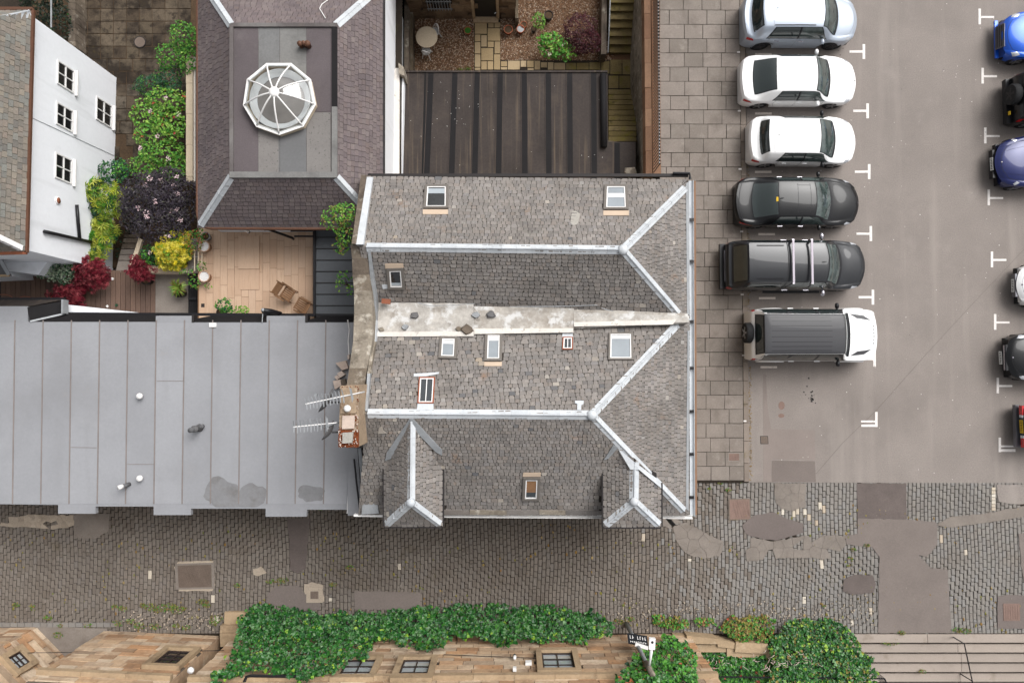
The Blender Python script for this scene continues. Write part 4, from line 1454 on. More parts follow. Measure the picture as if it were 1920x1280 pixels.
for (i, q) in enumerate(([(629, 680), (648, 676), (653, 690), (641, 694)], [(632, 700), (640, 695), (647, 702), (637, 708)], [(627, 706), (632, 703), (637, 708), (631, 712)], [(624, 714), (638, 711), (640, 722), (628, 730)], [(638, 712), (647, 710), (649, 720), (641, 723)], [(651, 666), (655, 664), (655, 672), (652, 674)])):
    mb = MB()
    mb.prism(pp(q, 3.38 + .03), zb=3.22)
    tag(mb.build('broken_slab', MATS['pink_stone' if i != 4 else 'old_stone']), ('largest pale broken slab lying beside the gable', 'small pale slab piece in the middle of the heap', 'smallest pale slab piece at the left of the heap',
        'pale slab piece touching the chimney foot', 'brown broken slab piece next to the chimney', 'pale slab chip leaning at the gable top end')[i], 'stone', 'broken slabs by the chimney')


def yagi(a, b, z, n, label, mast):
    t = thing('tv_aerial', W(mast[0], mast[1], z - 1.2), label, 'aerial')
    A, B_ = W(a[0], a[1], z), W(b[0], b[1], z + .05)
    mb = MB()
    mb.bar(A, B_, .028, .028)
    bm_ = mb.build('boom', MATS['white_paint'], t)
    d = (B_ - A).normalized()
    s = Vector((0, 0, 1)).cross(d)
    mb = MB()
    for k in range(n):
        p = A.lerp(B_, .02 + .62 * k / (n - 1))
        q = .17 + .02 * (k % 2)
        mb.bar(p - s * q + Vector((0, 0, .07)), p + Vector((0, 0, .0)), .024, .024)
        mb.bar(p + s * q + Vector((0, 0, .07)), p + Vector((0, 0, .0)), .024, .024)
        mb.bar(p - s * q - Vector((0, 0, .05)) - d * .05, p, .012, .012)
    mb.build('element', MATS['lead'], t)
    mb = MB()
    p = A.lerp(B_, .78)
    mb.bar(p - s * .22 + Vector((0, 0, .1)), p + s * .22 + Vector((0, 0, .1)), .02, .02)
    mb.bar(p - s * .16, p + s * .16, .05, .03)
    mb.build('dipole', MATS['lead'], t)
    mb = MB()
    m0 = W(mast[0], mast[1], z - 1.0)
    mb.tube([m0, Vector((m0.x, m0.y, z + .1))], .022, 8)
    mb.tube([Vector((m0.x, m0.y, z)), B_], .02, 6)
    mb.build('mast', MATS['lead'], t)


yagi((573, 757), (684, 734), 7.75, 12, 'upper television aerial with white boom on the chimney', (640, 745))
yagi((550, 800), (632, 792), 7.6, 9, 'lower television aerial with pinkish boom on the chimney', (634, 792))


def dish(c, z, ang, label, r=.4):
    t = thing('satellite_dish', W(c[0], c[1], z), label, 'satellite dish')
    ct_ = W(c[0], c[1], z)
    R = Matrix.Rotation(ang, 3, 'Z') @ Matrix.Rotation(math.radians(80), 3, 'Y')
    mb = MB()
    mb.lathe([(.0, 0), (r * .4, .02), (r * .75, .07), (r, .13), (r * .99, .145), (r * .74, .085), (r * .4, .035), (0, .014)], ct_, 24, rot=R)
    mb.build('dish_bowl', MATS['slate_dark'], t, True)
    mb = MB()
    f = ct_ + R @ Vector((0, 0, .45))
    mb.tube([ct_ + R @ Vector((r * .9, 0, .1)), f], .015, 6)
    mb.box(f, (.08, .08, .12))
    mb.build('feed_arm', MATS['lead'], t)
    mb = MB()
    mb.tube([ct_, ct_ + Vector((.3, .0, -.1))], .025, 6)
    mb.build('bracket', MATS['black_metal'], t)


dish((618, 754), 7.0, math.radians(150), 'satellite dish under the upper aerial')
dish((622, 810), 7.0, math.radians(150), 'satellite dish under the lower aerial', .33)
# ================================================================== house with the glazed dome
dh = thing('domed_house', W(520, 190, 0), 'white-walled house with purple slate mansard and glazed dome', 'house')
deZ, dtZ = 3.6, 5.0
qW, qS, qE, qN = [(371, -45), (371, 427), (431, 333), (431, 45)], [(371, 427), (718, 427), (632, 333), (431, 333)], [(718, 427), (718, -30), (632, 45), (632, 333)], [(718, -30), (371, -45), (431, 45), (632, 45)]
dpolys = []
for q in (qW, qS, qE, qN):
    e = [W(q[0][0], q[0][1], deZ), W(q[1][0], q[1][1], deZ)]
    pl = plane3(e[0], e[1], W((q[2][0] + q[3][0]) / 2, (q[2][1] + q[3][1]) / 2, dtZ))
    dpolys.append((e + on(pl, q[2:]), pl))
mb = MB()
for P, pl in dpolys:
    mb.add([p - pl[1] * .004 for p in P], [(0, 1, 2, 3)])
droof = mb.build('roof', MATS['sarking'], dh)
ds = []
for i, (P, pl) in enumerate(dpolys):
    ds += lay_slates(P, P[0], P[1], .15, (.17, .21), (), 30 + i, lift=.012, taper=.0, ch=(0, .06))
slates_to_objects(ds, droof, [MATS['slate_purple']], 300)
for (i, j, a, b) in ((0, 1, (371, 427), (431, 333)), (1, 2, (718, 427), (632, 333)), (2, 3, (718, -30), (632, 45)), (3, 0, (371, -45), (431, 45))):
    A, Bq = W(a[0], a[1], deZ), dpolys[i][0][2] if False else hit(b[0], b[1], dpolys[i][1])
    ridge_run(A.lerp(Bq, .06), Bq, dpolys[i][1][1], dpolys[j][1][1], Z, droof, w=.14, seg=.75, name='hip_sheet', roll=.012)
# walls
wx0, wx1, wy0, wy1 = dpolys[0][0][0].x + .22, dpolys[2][0][0].x - .22, dpolys[1][0][0].y + .2, 15.0
mb = MB()
mb.prism([(wx0, wy0, deZ - .03), (wx1, wy0, deZ - .03), (wx1, wy1, deZ - .03), (wx0, wy1, deZ - .03)], zb=-3.0)
mb.build('wall', MATS['white_render'], dh)
# flat top, upstands and roofing sheets
flat = slab_object('flat_roof', [dpolys[0][0][3], dpolys[0][0][2], dpolys[2][0][3], dpolys[2][0][2]], 4.5, MATS['bitumen'], dh)
fz = dtZ + .006


def sheet(q, z, mt, nm='roof_sheet'):
    slab_object(nm, pp([(q[0], q[1]), (q[2], q[1]), (q[2], q[3]), (q[0], q[3])], z), dtZ - .02, MATS[mt], flat)


M('bitumen_purple', [C(102, 94, 96)], n1=(0.5, 0.16), n2=(26, 0.14), stain=[(C(130, 124, 122), 0.6, 0.55, 0.72, 0.6)], bump=(80, 0.3))
M('speckled_sheet', [C(132, 128, 125)], n1=(0.5, 0.12), n2=(20, 0.1), stain=[(C(70, 66, 64), 11, 0.6, 0.66, 0.85), (C(118, 114, 112), 1.2, .5, .7, .6)], bump=(60, 0.3))
for (q, mt) in (((438, 52, 484, 330), 'bitumen_purple'), ((575, 52, 622, 210), 'bitumen_purple'), ((485, 50, 524, 330), 'bitumen_pale'), ((525, 50, 574, 240), 'bitumen_pale'), ((525, 241, 574, 328), 'bitumen_mid'), ((575, 211, 620, 328), 'speckled_sheet'), ((484.5, 246, 522, 328), 'speckled_sheet')):
    if mt == 'bitumen_mid' and mt not in MATS:
        M('bitumen_mid', [C(116, 116, 117)], n1=(0.8, 0.08), n2=(14, 0.08), bump=(80, 0.25))
    sheet(q, fz + random.uniform(0, .006) + (.008 if mt in ('speckled_sheet', 'bitumen_mid') else 0), mt)
for (q, mt) in (((430, 43, 632, 50), 'bitumen'), ((430, 322, 632, 333), 'bitumen_pale'), ((430, 43, 437, 333), 'bitumen'), ((622, 43, 632, 200), 'felt_lap'), ((622, 200, 632, 333), 'bitumen_pale')):
    slab_object('upstand', pp([(q[0], q[1]), (q[2], q[1]), (q[2], q[3]), (q[0], q[3])], dtZ + .06 + random.uniform(0, .03)), dtZ - .03, MATS[mt], flat)
for (x, y, r) in ((566, 88, .07), (573, 87, .06), (580, 88, .08)):
    mb = MB()
    mb.lathe([(r, 0), (r, .2), (r * 1.3, .22), (r * 1.1, .28), (0, .3)], W(x, y, dtZ), 12)
    mb.build('vent_pipe', MATS['gutter_brown'], flat, True)
mb = MB()
mb.tube([hit(615, 2, dpolys[3][1]) + Vector((0, 0, .05)), hit(604, 10, dpolys[3][1]) + Vector((0, 0, .05)), hit(600, 18, dpolys[3][1]) + Vector((0, 0, .05)), hit(611, 36, dpolys[3][1]) + Vector((0, 0, .05))], .015, 5)
mb.build('cable', MATS['white_paint'], droof)
# gutters: brown, with a rounded south-west corner
gz = deZ - .02
pts = [W(371, -45, gz), W(370.5, 396, gz)]
for k in range(1, 6):
    a = k / 6 * math.pi / 2
    pts.append(W(394 - 23.5 * math.cos(a), 398 + 29.5 * math.sin(a), gz))
pts += [W(396, 428, gz), W(520, 428.5, gz), W(700, 429, gz)]
mb = MB()
mb.tube(pts, .06, 8)
mb.build('gutter', MATS['gutter_brown'], dh, True)
mb = MB()
mb.bar(W(719, -30, gz), W(718.5, 325, gz), .12, .09)
mb.build('gutter', MATS['dark_trim'], dh)
mb = MB()
mb.tube([W(495, 430, 3.45), W(503, 430, 3.4), W(548, 446, 2.1), W(550, 448, 1.85)], .045, 8)
mb.build('downpipe', MATS['dark_trim'], dh)
mb = MB()
mb.tube([W(552, 443, 2.4), W(588, 443, 2.4)], .035, 8)
mb.tube([W(545, 433, 3.0), W(588, 433, 3.0)], .03, 8)
mb.build('waste_pipe', MATS['black_metal'], dh)
mb = MB()
c = W(463, 433, 2.9)
mb.lathe([(.035, -.12), (.05, -.1), (.05, .1), (.03, .13), (0, .14)], c, 12)
lt = mb.build('wall_light', MATS['white_paint'], dh, True)
mb = MB()
mb.lathe([(.052, -.2), (.052, -.11), (.0, -.1)], c, 12)
mb.build('lamp_base', MATS['black_metal'], lt, True)
# the dome: nine ribs, curved glass, kerb and stair well
gl = bpy.data.materials.new('clear_glass')
gl.use_nodes = True
t = gl.node_tree
for n in list(t.nodes):
    t.nodes.remove(n)
out = t.nodes.new('ShaderNodeOutputMaterial')
mixs = t.nodes.new('ShaderNodeMixShader')
tr = t.nodes.new('ShaderNodeBsdfTransparent')
tr.inputs[0].default_value = (.82, .85, .86, 1)
glo = t.nodes.new('ShaderNodeBsdfGlossy')
glo.inputs['Roughness'].default_value = .06
lw = t.nodes.new('ShaderNodeLayerWeight')
lw.inputs[0].default_value = .32
mm = t.nodes.new('ShaderNodeMapRange')
mm.inputs['To Min'].default_value = .15
mm.inputs['To Max'].default_value = .4
t.links.new(lw.outputs['Facing'], mm.inputs['Value'])
t.links.new(mm.outputs[0], mixs.inputs[0])
t.links.new(tr.outputs[0], mixs.inputs[1])
t.links.new(glo.outputs[0], mixs.inputs[2])
t.links.new(mixs.outputs[0], out.inputs[0])
MATS['clear_glass'] = gl
M('well_plaster', [C(150, 140, 132)], n1=(2, .2), n2=None, bump=None)
dc = W(524, 185, 5.2)
dome = thing('glass_dome', (dc.x, dc.y, 5.0), 'nine-sided glass dome with white ribs on the flat roof', 'dome')
DR = 1.115
vpx = [(501, 122), (546, 122), (581, 151), (590, 196), (567.5, 236), (524, 251), (482.5, 236), (459, 197.5), (466, 151)]
V9 = [W(x, y, 5.22) for x, y in vpx]
cen = sum(V9, Vector()) / 9
hub = Vector((cen.x, cen.y, 5.22 + .52))
mb = MB()
ring(mb, [p + (p - cen).normalized() * .03 for p in V9], [cen + (p - cen) * .93 for p in V9], (0, 0, 1), .26, base=-.26)
kerb_o = mb.build('kerb', MATS['cream_coping'], dome)
mb = MB()
ring(mb, [p + (p - cen).normalized() * .05 for p in V9], [cen + (p - cen) * .95 for p in V9], (0, 0, 1), .035, base=.0)
mb.build('rim', MATS['white_paint'], dome)


def dome_pt(p, f, s=1.0):
    """point on the shell: f from rim 0 to hub 1"""
    a = f * math.pi / 2
    r = (p - cen)
    rr = 1 - f
    h = .5 * math.sin(min(1, f * 1.15) * math.pi / 2) * s
    return Vector((cen.x + r.x * rr, cen.y + r.y * rr, 5.24 + h))


for i in range(9):
    a, b = V9[i], V9[(i + 1) % 9]
    mb = MB()
    G = []
    for k in range(9):
        f = k / 8 * .93
        G.append([dome_pt(a.lerp(b, q / 4), f) for q in range(5)])
    mb.grid(G)
    mb.build('pane', gl, dome, True)
    mb = MB()
    mb.tube([dome_pt(a, k / 8 * .95) + Vector((0, 0, .015)) for k in range(9)], .026, 6)
    mb.build('rib', MATS['white_paint'], dome, True)
mb = MB()
mb.lathe([(.17, -.02), (.17, .03), (.1, .06), (0, .07)], hub, 18)
mb.build('hub', MATS['white_paint'], dome, True)
mb = MB()
mb.lathe([(.98, -.55), (.99, -.24)], cen + Vector((0, 0, .0)), 36)
mb.f = mb.f[:36]
mb.m = mb.m[:36]
mb.r = mb.r[:36]
mb.build('well', MATS['cream_coping'], dome, True)
mb = MB()
mb.lathe([(.0, .02), (.75, .02), (.98, .025)], (cen.x, cen.y, dtZ + .006), 36)
mb.build('well_floor', MATS['well_plaster'], dome)
mb = MB()
mb.lathe([(.78, .05), (.98, .2), (.99, .2), (.99, .02), (.78, .02)], (cen.x, cen.y, dtZ + .01), 36)
del mb.f[-2:], mb.m[-2:], mb.r[-2:]
mb.build('well_curb', MATS['white_paint'], dome, True)

# ================================================================== white house at the left edge
wh = thing('white_house', W(100, 260, 0), 'white rendered house with mixed slate roof at the left edge', 'house')
wz = 5.2
cN, cS = W(58, 21, wz), W(46, 470, wz)
rdN, rdS = W(-75, 50, 7.1), W(-75, 412, 7.1)
plWE = plane3(cN, cS, rdN.lerp(rdS, .5))
plWN = plane3(cN, W(-100, 20, wz), rdN)
plWS = plane3(cS, W(-100, 474, wz), rdS)
wxf = (cN.x + cS.x) / 2 - .1
mb = MB()
mb.prism([(cN.x - .1, cN.y - .06, wz - .02), (cS.x - .1, cS.y + .06, wz - .02), (-26, cS.y + .06, wz - .02), (-26, cN.y - .06, wz - .02)], zb=-.07)
wwall = mb.build('wall', MATS['white_render'], wh)
mb = MB()
PE = [cN, cS, pl_proj(rdS, plWE), pl_proj(rdN, plWE)]
mb.add(PE, [(0, 1, 2, 3)])
far_n, far_s = W(-100, 20, wz), W(-100, 474, wz)
mb.add([cN, far_n, rdN], [(0, 1, 2)])
mb.add([cS, far_s, rdS], [(0, 1, 2)])
wroof = mb.build('roof', MATS['sarking'], wh)
s = lay_slates(PE, cN, cS, .15, (.14, .24), (), 61, mats=1, lift=.02, ch=(0, .12))
s += lay_slates([cS, far_s, rdS], far_s, cS, .15, (.15, .24), (), 62, lift=.018)
s += lay_slates([cN, far_n, rdN], cN, far_n, .15, (.15, .24), (), 63, lift=.018)
slates_to_objects(s, wroof, [MATS['slate_mixed']], 250)
ridge_run(cN.lerp(rdN, .03), rdN, plWE[1], plWN[1], Z, wroof, w=.17, seg=.7, name='hip_sheet', roll=.02)
ridge_run(cS.lerp(rdS, .05), rdS, plWE[1], plWS[1], MATS['white_paint'], wroof, w=.13, seg=.7, name='hip_sheet', roll=.02)
for (a, b, mt) in ((cN + Vector((.05, .06, -.03)), cS + Vector((.05, -.06, -.03)), 'gutter_brown'), (cN + Vector((.05, .08, -.03)), far_n + Vector((0, .08, -.03)), 'gutter_brown'), (cS + Vector((.05, -.06, -.03)), far_s + Vector((0, -.06, -.03)), 'copper_red')):
    mb = MB()
    mb.bar(a, b, .1, .09)
    mb.build('gutter', MATS[mt], wh)
plWall = (Vector((wxf, 8, 2)), Vector((1, -.02, 0)).normalized())
cNw, cSw = Vector((cN.x - .1, cN.y, 0)), Vector((cS.x - .1, cS.y, 0))
nW = (cSw - cNw).cross(Vector((0, 0, 1))).normalized()
if nW.x < 0:
    nW = -nW
plWall = (cNw, nW)


def wall_window(parent, pl, quad, frame='white_paint', glass='glass_room', cols=2, rows=2, sill=None, fr=.07, bar=.04, proud=.05, surround=None, sw=.14, label=None):
    """sash window on a vertical plane; quad = two opposite photo corners (bottom of the wall side first)"""
    n = pl[1]
    a, b = hit(quad[0], quad[1], pl), hit(quad[2], quad[3], pl)
    h = Vector((0, 0, 1)).cross(n).normalized()
    da = (b - a).dot(h)
    z0, z1 = sorted((a.z, b.z))
    if da < 0:
        a, b = b, a
        da = -da
    a = Vector((a.x, a.y, z0))
    Q = [a, a + h * da, a + h * da + Vector((0, 0, z1 - z0)), a + Vector((0, 0, z1 - z0))]
    mb = MB()
    I = inset(Q, fr)
    ring(mb, Q, I, n, proud, base=-.01)
    w = mb.build('window', MATS[frame], parent)
    if label:
        w['label'] = label
    mb = MB()
    mb.add([p + n * .006 for p in I], [(0, 1, 2, 3)])
    mb.build('pane', MATS[glass], w)
    mb = MB()
    W_, Hh = da - 2 * fr, (z1 - z0) - 2 * fr
    for k in range(1, cols):
        p = I[0] + h * (W_ * k / cols) + n * .02
        mb.bar(p, p + Vector((0, 0, Hh)), bar, .03, up=n)
    for k in range(1, rows):
        p = I[0] + Vector((0, 0, Hh * k / rows)) + n * .021
        mb.bar(p, p + h * W_, .03, bar * (1.5 if k == rows // 2 else 1), up=(0, 0, 1))
    if mb.f:
        o = mb.build('glazing_bar', MATS[frame], w)
        o['kind'] = 'stuff'
    if sill:
        mb = MB()
        c = Q[0] - h * .04 + n * .05 - Vector((0, 0, .1))
        mb.bar(c, c + h * (da + .08), .12, .06)
        mb.build('sill', MATS[sill], w)
    if surround:
        for (p, q, nm) in ((Q[0] - Vector((0, 0, sw / 2)) - h * sw, Q[1] - Vector((0, 0, sw / 2)) + h * sw, 'sill'), (Q[3] + Vector((0, 0, sw / 2)) - h * sw, Q[2] + Vector((0, 0, sw / 2)) + h * sw, 'lintel')):
            mb = MB()
            mb.bar(p + n * (proud + .02), q + n * (proud + .02), .16, sw)
            mb.build(nm, MATS[surround], w)
        for (p, q) in ((Q[0] - h * sw / 2, Q[3] - h * sw / 2), (Q[1] + h * sw / 2, Q[2] + h * sw / 2)):
            mb = MB()
            mb.bar(p + n * (proud + .02), q + n * (proud + .02), .16, sw, up=n.cross(Vector((0, 0, 1))))
            mb.build('jamb', MATS[surround], w)
    return w, Q


for q in ((107, 112, 137, 176), (105, 190, 135, 249), (103, 285, 133, 346), (180, 180, 208, 241)):
    wall_window(wh, plWall, q, sill='white_paint', fr=.05, bar=.035)
mb = MB()
c = hit(107.5, 376, plWall)
mb.lathe([(.14, 0), (.14, .03), (.1, .05), (0, .05)], c, 20, rot=nW.to_track_quat('Z', 'Y').to_matrix())
vt = mb.build('vent_rim', MATS['white_paint'], wh, True)
mb = MB()
mb.lathe([(.11, .03), (.1, .06), (0, .065)], c, 20, rot=nW.to_track_quat('Z', 'Y').to_matrix())
mb.build('vent', MATS['copper_red'], vt, True)
off = nW * .08
mb = MB()
mb.tube([hit(79, 434, plWall) + off, hit(110, 441, plWall) + off, hit(145, 449, plWall) + off, hit(167, 454, plWall) + off], .06, 8)
mb.build('waste_pipe', MATS['black_metal'], wh, True)
mb = MB()
mb.tube([hit(140, 384, plWall) + off, hit(142, 410, plWall) + off, hit(145.5, 449, plWall) + off], .06, 8)
mb.build('soil_pipe', MATS['black_metal'], wh, True)
mb = MB()
mb.bar(hit(57, 220, plWall) + nW * .01, hit(222, 296, plWall) + nW * .01, .012, .012)
mb.build('cable', MATS['lead'], wh)
# lower rendered wall south of it
lw_ = slab_object('garden_wall', pp([(-80, 462), (0, 474), (92, 487), (72, 515), (16, 508), (-80, 496)], 2.3), -.07, MATS['white_render'])
tag(lw_, 'low white rendered wall behind the silvery bush at the left edge', 'wall')
sr = thing('shed_roof', W(5, 505, 0), 'corner of a small grey shed roof at the left edge', 'shed')
slab_object('roof', pp([(-90, 470), (-2, 483), (17, 516), (-90, 520)], 3.0), 2.85, MATS['slate_dark'], sr)
slab_object('wall', pp([(-85, 474), (-12, 488), (-8, 512), (-85, 515)], 2.9), -.07, MATS['white_render'], sr)
mb = MB()
mb.bar(W(-2, 483, 3.04), W(17, 515, 3.04), .12, .06)
mb.build('edge_trim', MATS['lead'], sr)
mb = MB()
mb.bar(W(-80, 519, 3.02), W(17.5, 516.5, 3.02), .08, .06)
mb.build('fascia', MATS['sandstone_trim'], sr)

# neighbouring roof corner at the very top left, hedge wall
nb = thing('stone_garden_wall', W(138, 40, 0), 'mossy stone garden wall with a white face at the top left', 'wall')
y = -40
while y < 86:
    L = random.uniform(9, 14)
    slab_object('coping_stone', pp([(128, y), (141, y), (141, min(y + L, 87) - .6), (128, min(y + L, 87) - .6)], .7 + random.uniform(-.03, .03)), -.07, MATS['old_stone'], nb)
    y += L
slab_object('render_face', pp([(141.5, -40), (144.5, -40), (144, 88), (141.5, 88)], .3), -.07, MATS['white_render'], nb)
mb = MB()
mb.tube([W(96, -10, 2.0), W(96, 52, 1.9)], .03, 6)
tag(mb.build('clothes_pole', MATS['lead']), 'thin pale pole over the dark hedge at the top left', 'pole')

# cream wall beside the shrubs
cw = thing('cream_wall', W(356, 220, 0), 'cream-capped garden wall between the shrubs and the purple roof', 'wall')
y = 106.0
while y < 340:
    L = min(random.uniform(50, 60), 341 - y)
    slab_object('coping_stone', pp([(349, y), (361, y), (361, y + L - .5), (348.5, y + L - .5)], 2.0), 1.9, MATS['cream_coping'], cw)
    y += L
slab_object('wall', pp([(350, 107), (366, 107), (366, 340), (350, 340)], 1.9), -.07, MATS['white_peeling'], cw)

# planter beside the deck
plt = thing('planter', W(310, 480, 0), 'cream-edged raised planter between the garden steps and the terrace', 'planter')
pz = 1.45
slab_object('soil_bed', pp([(264, 452), (368, 436), (368, 502), (264, 502)], pz - .15), -.07, MATS['soil'], plt)
slab_object('coping', pp([(260, 446), (267, 449), (250.5, 500), (243, 498)], pz), -.07, MATS['cream_coping'], plt)
slab_object('coping', pp([(250.5, 500), (253, 498.5), (368, 497), (368, 511), (244, 511), (243, 498)], pz - .004), -.07, MATS['cream_coping'], plt)
slab_object('inner_ledge', pp([(352, 448), (373, 446), (373, 512), (352, 512)], pz + .08), -.07, MATS['concrete_patch'], plt)

# ================================================================== flat grey roof
fb = thing('flat_roofed_building', W(320, 780, 0), 'long low building with pale grey membrane flat roof', 'building')
fzR = 3.2
OUT = [(-90, 574), (52, 574), (52, 603), (292, 603), (292, 592), (362, 592), (362, 604), (500, 604), (500, 592), (572, 592), (572, 604), (664, 604), (664, 840), (652, 842), (652, 955), (575, 955), (575, 968), (498, 968), (498, 953), (358, 953), (358, 965), (288, 965), (288, 949), (179, 949), (179, 962.5), (109, 962.5), (109, 946), (-90, 944)]
froof = slab_object('roof', pp(OUT, fzR - .008), 3.02, MATS['membrane'], fb)
slab_object('wall', pp([(-90, 612), (660, 612), (660, 930), (-90, 925)], 3.05), -.07, MATS['white_render'], fb)
seams = [28 + 53 * k - 106 for k in range(15)]
for i in range(len(seams) - 1):
    a0, a1 = seams[i], seams[i + 1]
    sh = lambda y: -4.5 * (y - 610) / 335
    q = [(max(a0, -88), 605), (min(a1, 662), 605), (min(a1 + sh(944), 650), 944), (max(a0 + sh(944), -88), 944)]
    if q[1][0] <= q[0][0] + 2:
        continue
    slab_object('membrane_sheet', pp(q, fzR + random.uniform(.0, .003)), fzR - .005, MATS['membrane'], froof)
    if a1 < 640:
        mb = MB()
        a, b = W(a1, 600, fzR + .008), W(a1 - 4.6, 944, fzR + .008)
        mb.bar(a, b, .034, .024)
        mb.build('seam', MATS['seam_brown'], froof)
for (a, b) in (((294, 714), (343, 714)), ((131, 838), (181, 839)), ((238, 870), (288, 870))):
    mb = MB()
    mb.bar(W(a[0], a[1], fzR + .006), W(b[0], b[1], fzR + .006), .014, .01)
    mb.build('sheet_joint', MATS['seam_brown'], froof)
def blob(cx, cy, rx, ry, sd, cutlo=None, n=26):
    R = random.Random(sd)
    P = []
    for k in range(n):
        a = 2 * math.pi * k / n
        r = 1 + .22 * noise.noise((math.cos(a) * 1.7 + sd, math.sin(a) * 1.7, sd * 3.1)) * 2
        y = cy + ry * r * math.sin(a)
        P.append((cx + rx * r * math.cos(a), min(y, cutlo) if cutlo else y))
    return P


slab_object('water_stain', pp(blob(415, 930, 36, 31, 4, 950), fzR + .0055), fzR + .001, MATS['puddle_stain'], froof)
slab_object('water_stain', pp(blob(470, 930, 28, 26, 5, 950), fzR + .0052), fzR + .001, MATS['puddle_stain'], froof)
slab_object('water_stain', pp(blob(582, 925, 24, 18, 8, 942), fzR + .0055), fzR + .001, MATS['puddle_stain'], froof)
for (x, y, r) in ((266.5, 742, .1), (266.5, 895, .1)):
    mb = MB()
    mb.lathe([(.05, 0), (.05, .12), (r * 1.05, .13), (r * 1.05, .2), (r * .8, .24), (0, .25)], W(x, y, fzR), 20)
    mb.build('roof_vent', MATS['white_paint'], froof, True)
mb = MB()
c = W(374, 802, fzR)
mb.lathe([(.14, 0), (.11, .06), (.09, .3), (.12, .32), (.12, .42), (0, .44)], c, 16)
mb.tube([c + Vector((.02, .02, .1)), c + Vector((.2, .08, .16))], .07, 10)
mb.tube([c + Vector((-.02, -.02, .2)), c + Vector((-.06, -.03, .6))], .085, 12)
mb.build('soil_vent', MATS['slate_dark'], froof, True)
mb = MB()
c = W(243, 907, fzR)
mb.tube([c, c + Vector((-.1, -.04, .35))], .07, 12)
mb.tube([c + Vector((-.08, -.03, .3)), c + Vector((-.14, -.05, .45))], .075, 12, m=1)
mb.build('flue', [MATS['slate_dark'], MATS['white_paint']], froof, True)
# dark slate slopes and gutters at the north edge
for q, zs in (([(51, 576), (120, 564), (120, 586), (56, 601)], (3.2, 2.75, 2.75, 3.2)), ([(57, 603), (122, 588), (292, 590), (292, 603)], (3.2, 2.7, 2.7, 3.2)), ([(362, 604), (362, 598), (396, 592), (500, 592), (500, 604)], (3.2, 3.0, 2.7, 2.7, 3.2)), ([(572, 604), (574, 600), (605, 592), (664, 592), (664, 604)], (3.2, 3.1, 2.7, 2.7, 3.2))):
    P = [W(x, y, z) for (x, y), z in zip(q, zs)]
    mb = MB()
    mb.prism(P, zb=2.5)
    mb.build('side_slope', MATS['felt_lap'], froof)
slab_object('side_slope', [W(-90, 562, 2.7), W(118, 562, 2.7), W(50, 575, 3.19), W(-90, 575, 3.19)], 2.4, MATS['felt'], froof)
for (a, b) in (((-90, 560.5), (123, 560.5)), ((123, 588), (664, 591))):
    mb = MB()
    mb.bar(W(a[0], a[1], 2.62), W(b[0], b[1], 2.62), .1, .1)
    mb.build('gutter', MATS['black_metal'], fb)
mb = MB()
mb.bar(W(121.5, 562, 2.85), W(121.5, 588, 2.85), .07, .3)
mb.bar(W(57, 602.5, 3.23), W(121, 588, 2.83), .06, .05)
mb.build('flashing', MATS['lead'], fb)
for (x, y) in ((365, 601), (577, 601)):
    mb = MB()
    mb.box(W(x, y - 3, 3.05), (.08, .28, .3))
    mb.build('upstand', MATS['dark_trim'], froof)
slab_object('vent_plate', pp([(392, 605), (405, 605), (405, 613), (392, 613)], fzR + .05), fzR, MATS['white_paint'], froof)
mb = MB()
mb.tube([W(652, 600, 3.9), W(655, 618, 3.6), W(653, 640, 3.4), W(655, 672, 3.3)], .02, 6)
mb.build('cable', MATS['white_paint'], fb)
mb = MB()
mb.tube([W(654, 884, 3.25), W(653, 920, 3.25), W(651, 962, 3.25)], .018, 6)
mb.build('cable', MATS['white_paint'], fb)
wp = slab_object('white_parapet', pp([(126, 571), (288, 589), (126, 589)], 2.3), .9, MATS['white_render'])
tag(wp, 'tapering white parapet at the foot of the timber deck', 'wall')

# standing-seam lean-to roof between terrace and gable
lt = thing('lean_to', W(628, 510, 0), 'dark grey metal lean-to roof right of the terrace', 'roof')
slab_object('body', pp([(590, 424), (668, 424), (668, 594), (590, 594)], 2.62), -.07, MATS['dark_trim'], lt)
for k in range(8):
    a = 424 + 21.3 * k
    slab_object('metal_sheet', pp([(592.5, a + .5), (668, a + .5), (668, a + 20.4), (592.5, a + 20.4)], 2.65 + random.uniform(0, .003)), 2.62, MATS['metal_roof'], lt)
    mb = MB()
    mb.bar(W(592.5, a + 20.9, 2.665), W(668, a + 20.9, 2.665), .02, .05)
    mb.build('standing_seam', MATS['dark_trim'], lt)
mb = MB()
mb.bar(W(590, 424, 2.68), W(590, 592, 2.68), .09, .12)
mb.build('edge_trim', MATS['black_metal'], lt)

# ================================================================== felt-roofed outbuilding, garden walls and stairs
fo = thing('felt_roofed_outbuilding', W(960, 230, -3), 'flat felt roof with dark lapped strips beside the slate house', 'outbuilding')
FZ = -.6
slab_object('roof', pp([(752, 134), (1139, 134), (1140, 266), (1192, 266), (1192, 345), (742, 345)], FZ), FZ - .2, MATS['felt'], fo)
slab_object('wall', pp([(756, 142), (1132, 142), (1132, 262), (1186, 270), (1186, 345), (750, 345)], FZ - .2), -3.1, MATS['garden_wall'], fo)
xs0 = [764, 803, 848, 890, 933, 978, 1023, 1063, 1108]
for i, x in enumerate(xs0):
    x2 = x + (x - 960) * .035 + (1 if x > 960 else -3)
    xb = x2 if x < 960 else x + 1
    if i == 0:
        continue
    slab_object('felt_strip', pp([(x, 136), (x + 10, 136), (xb + 10.5, 338), (xb, 338)], FZ + .012), FZ - .01, MATS['felt_lap'], fo)
    mb = MB()
    mb.bar(W(x - .8, 136, FZ + .012), W(xb - .8, 338, FZ + .012), .03, .02)
    mb.build('felt_seam', MATS['felt'], fo)
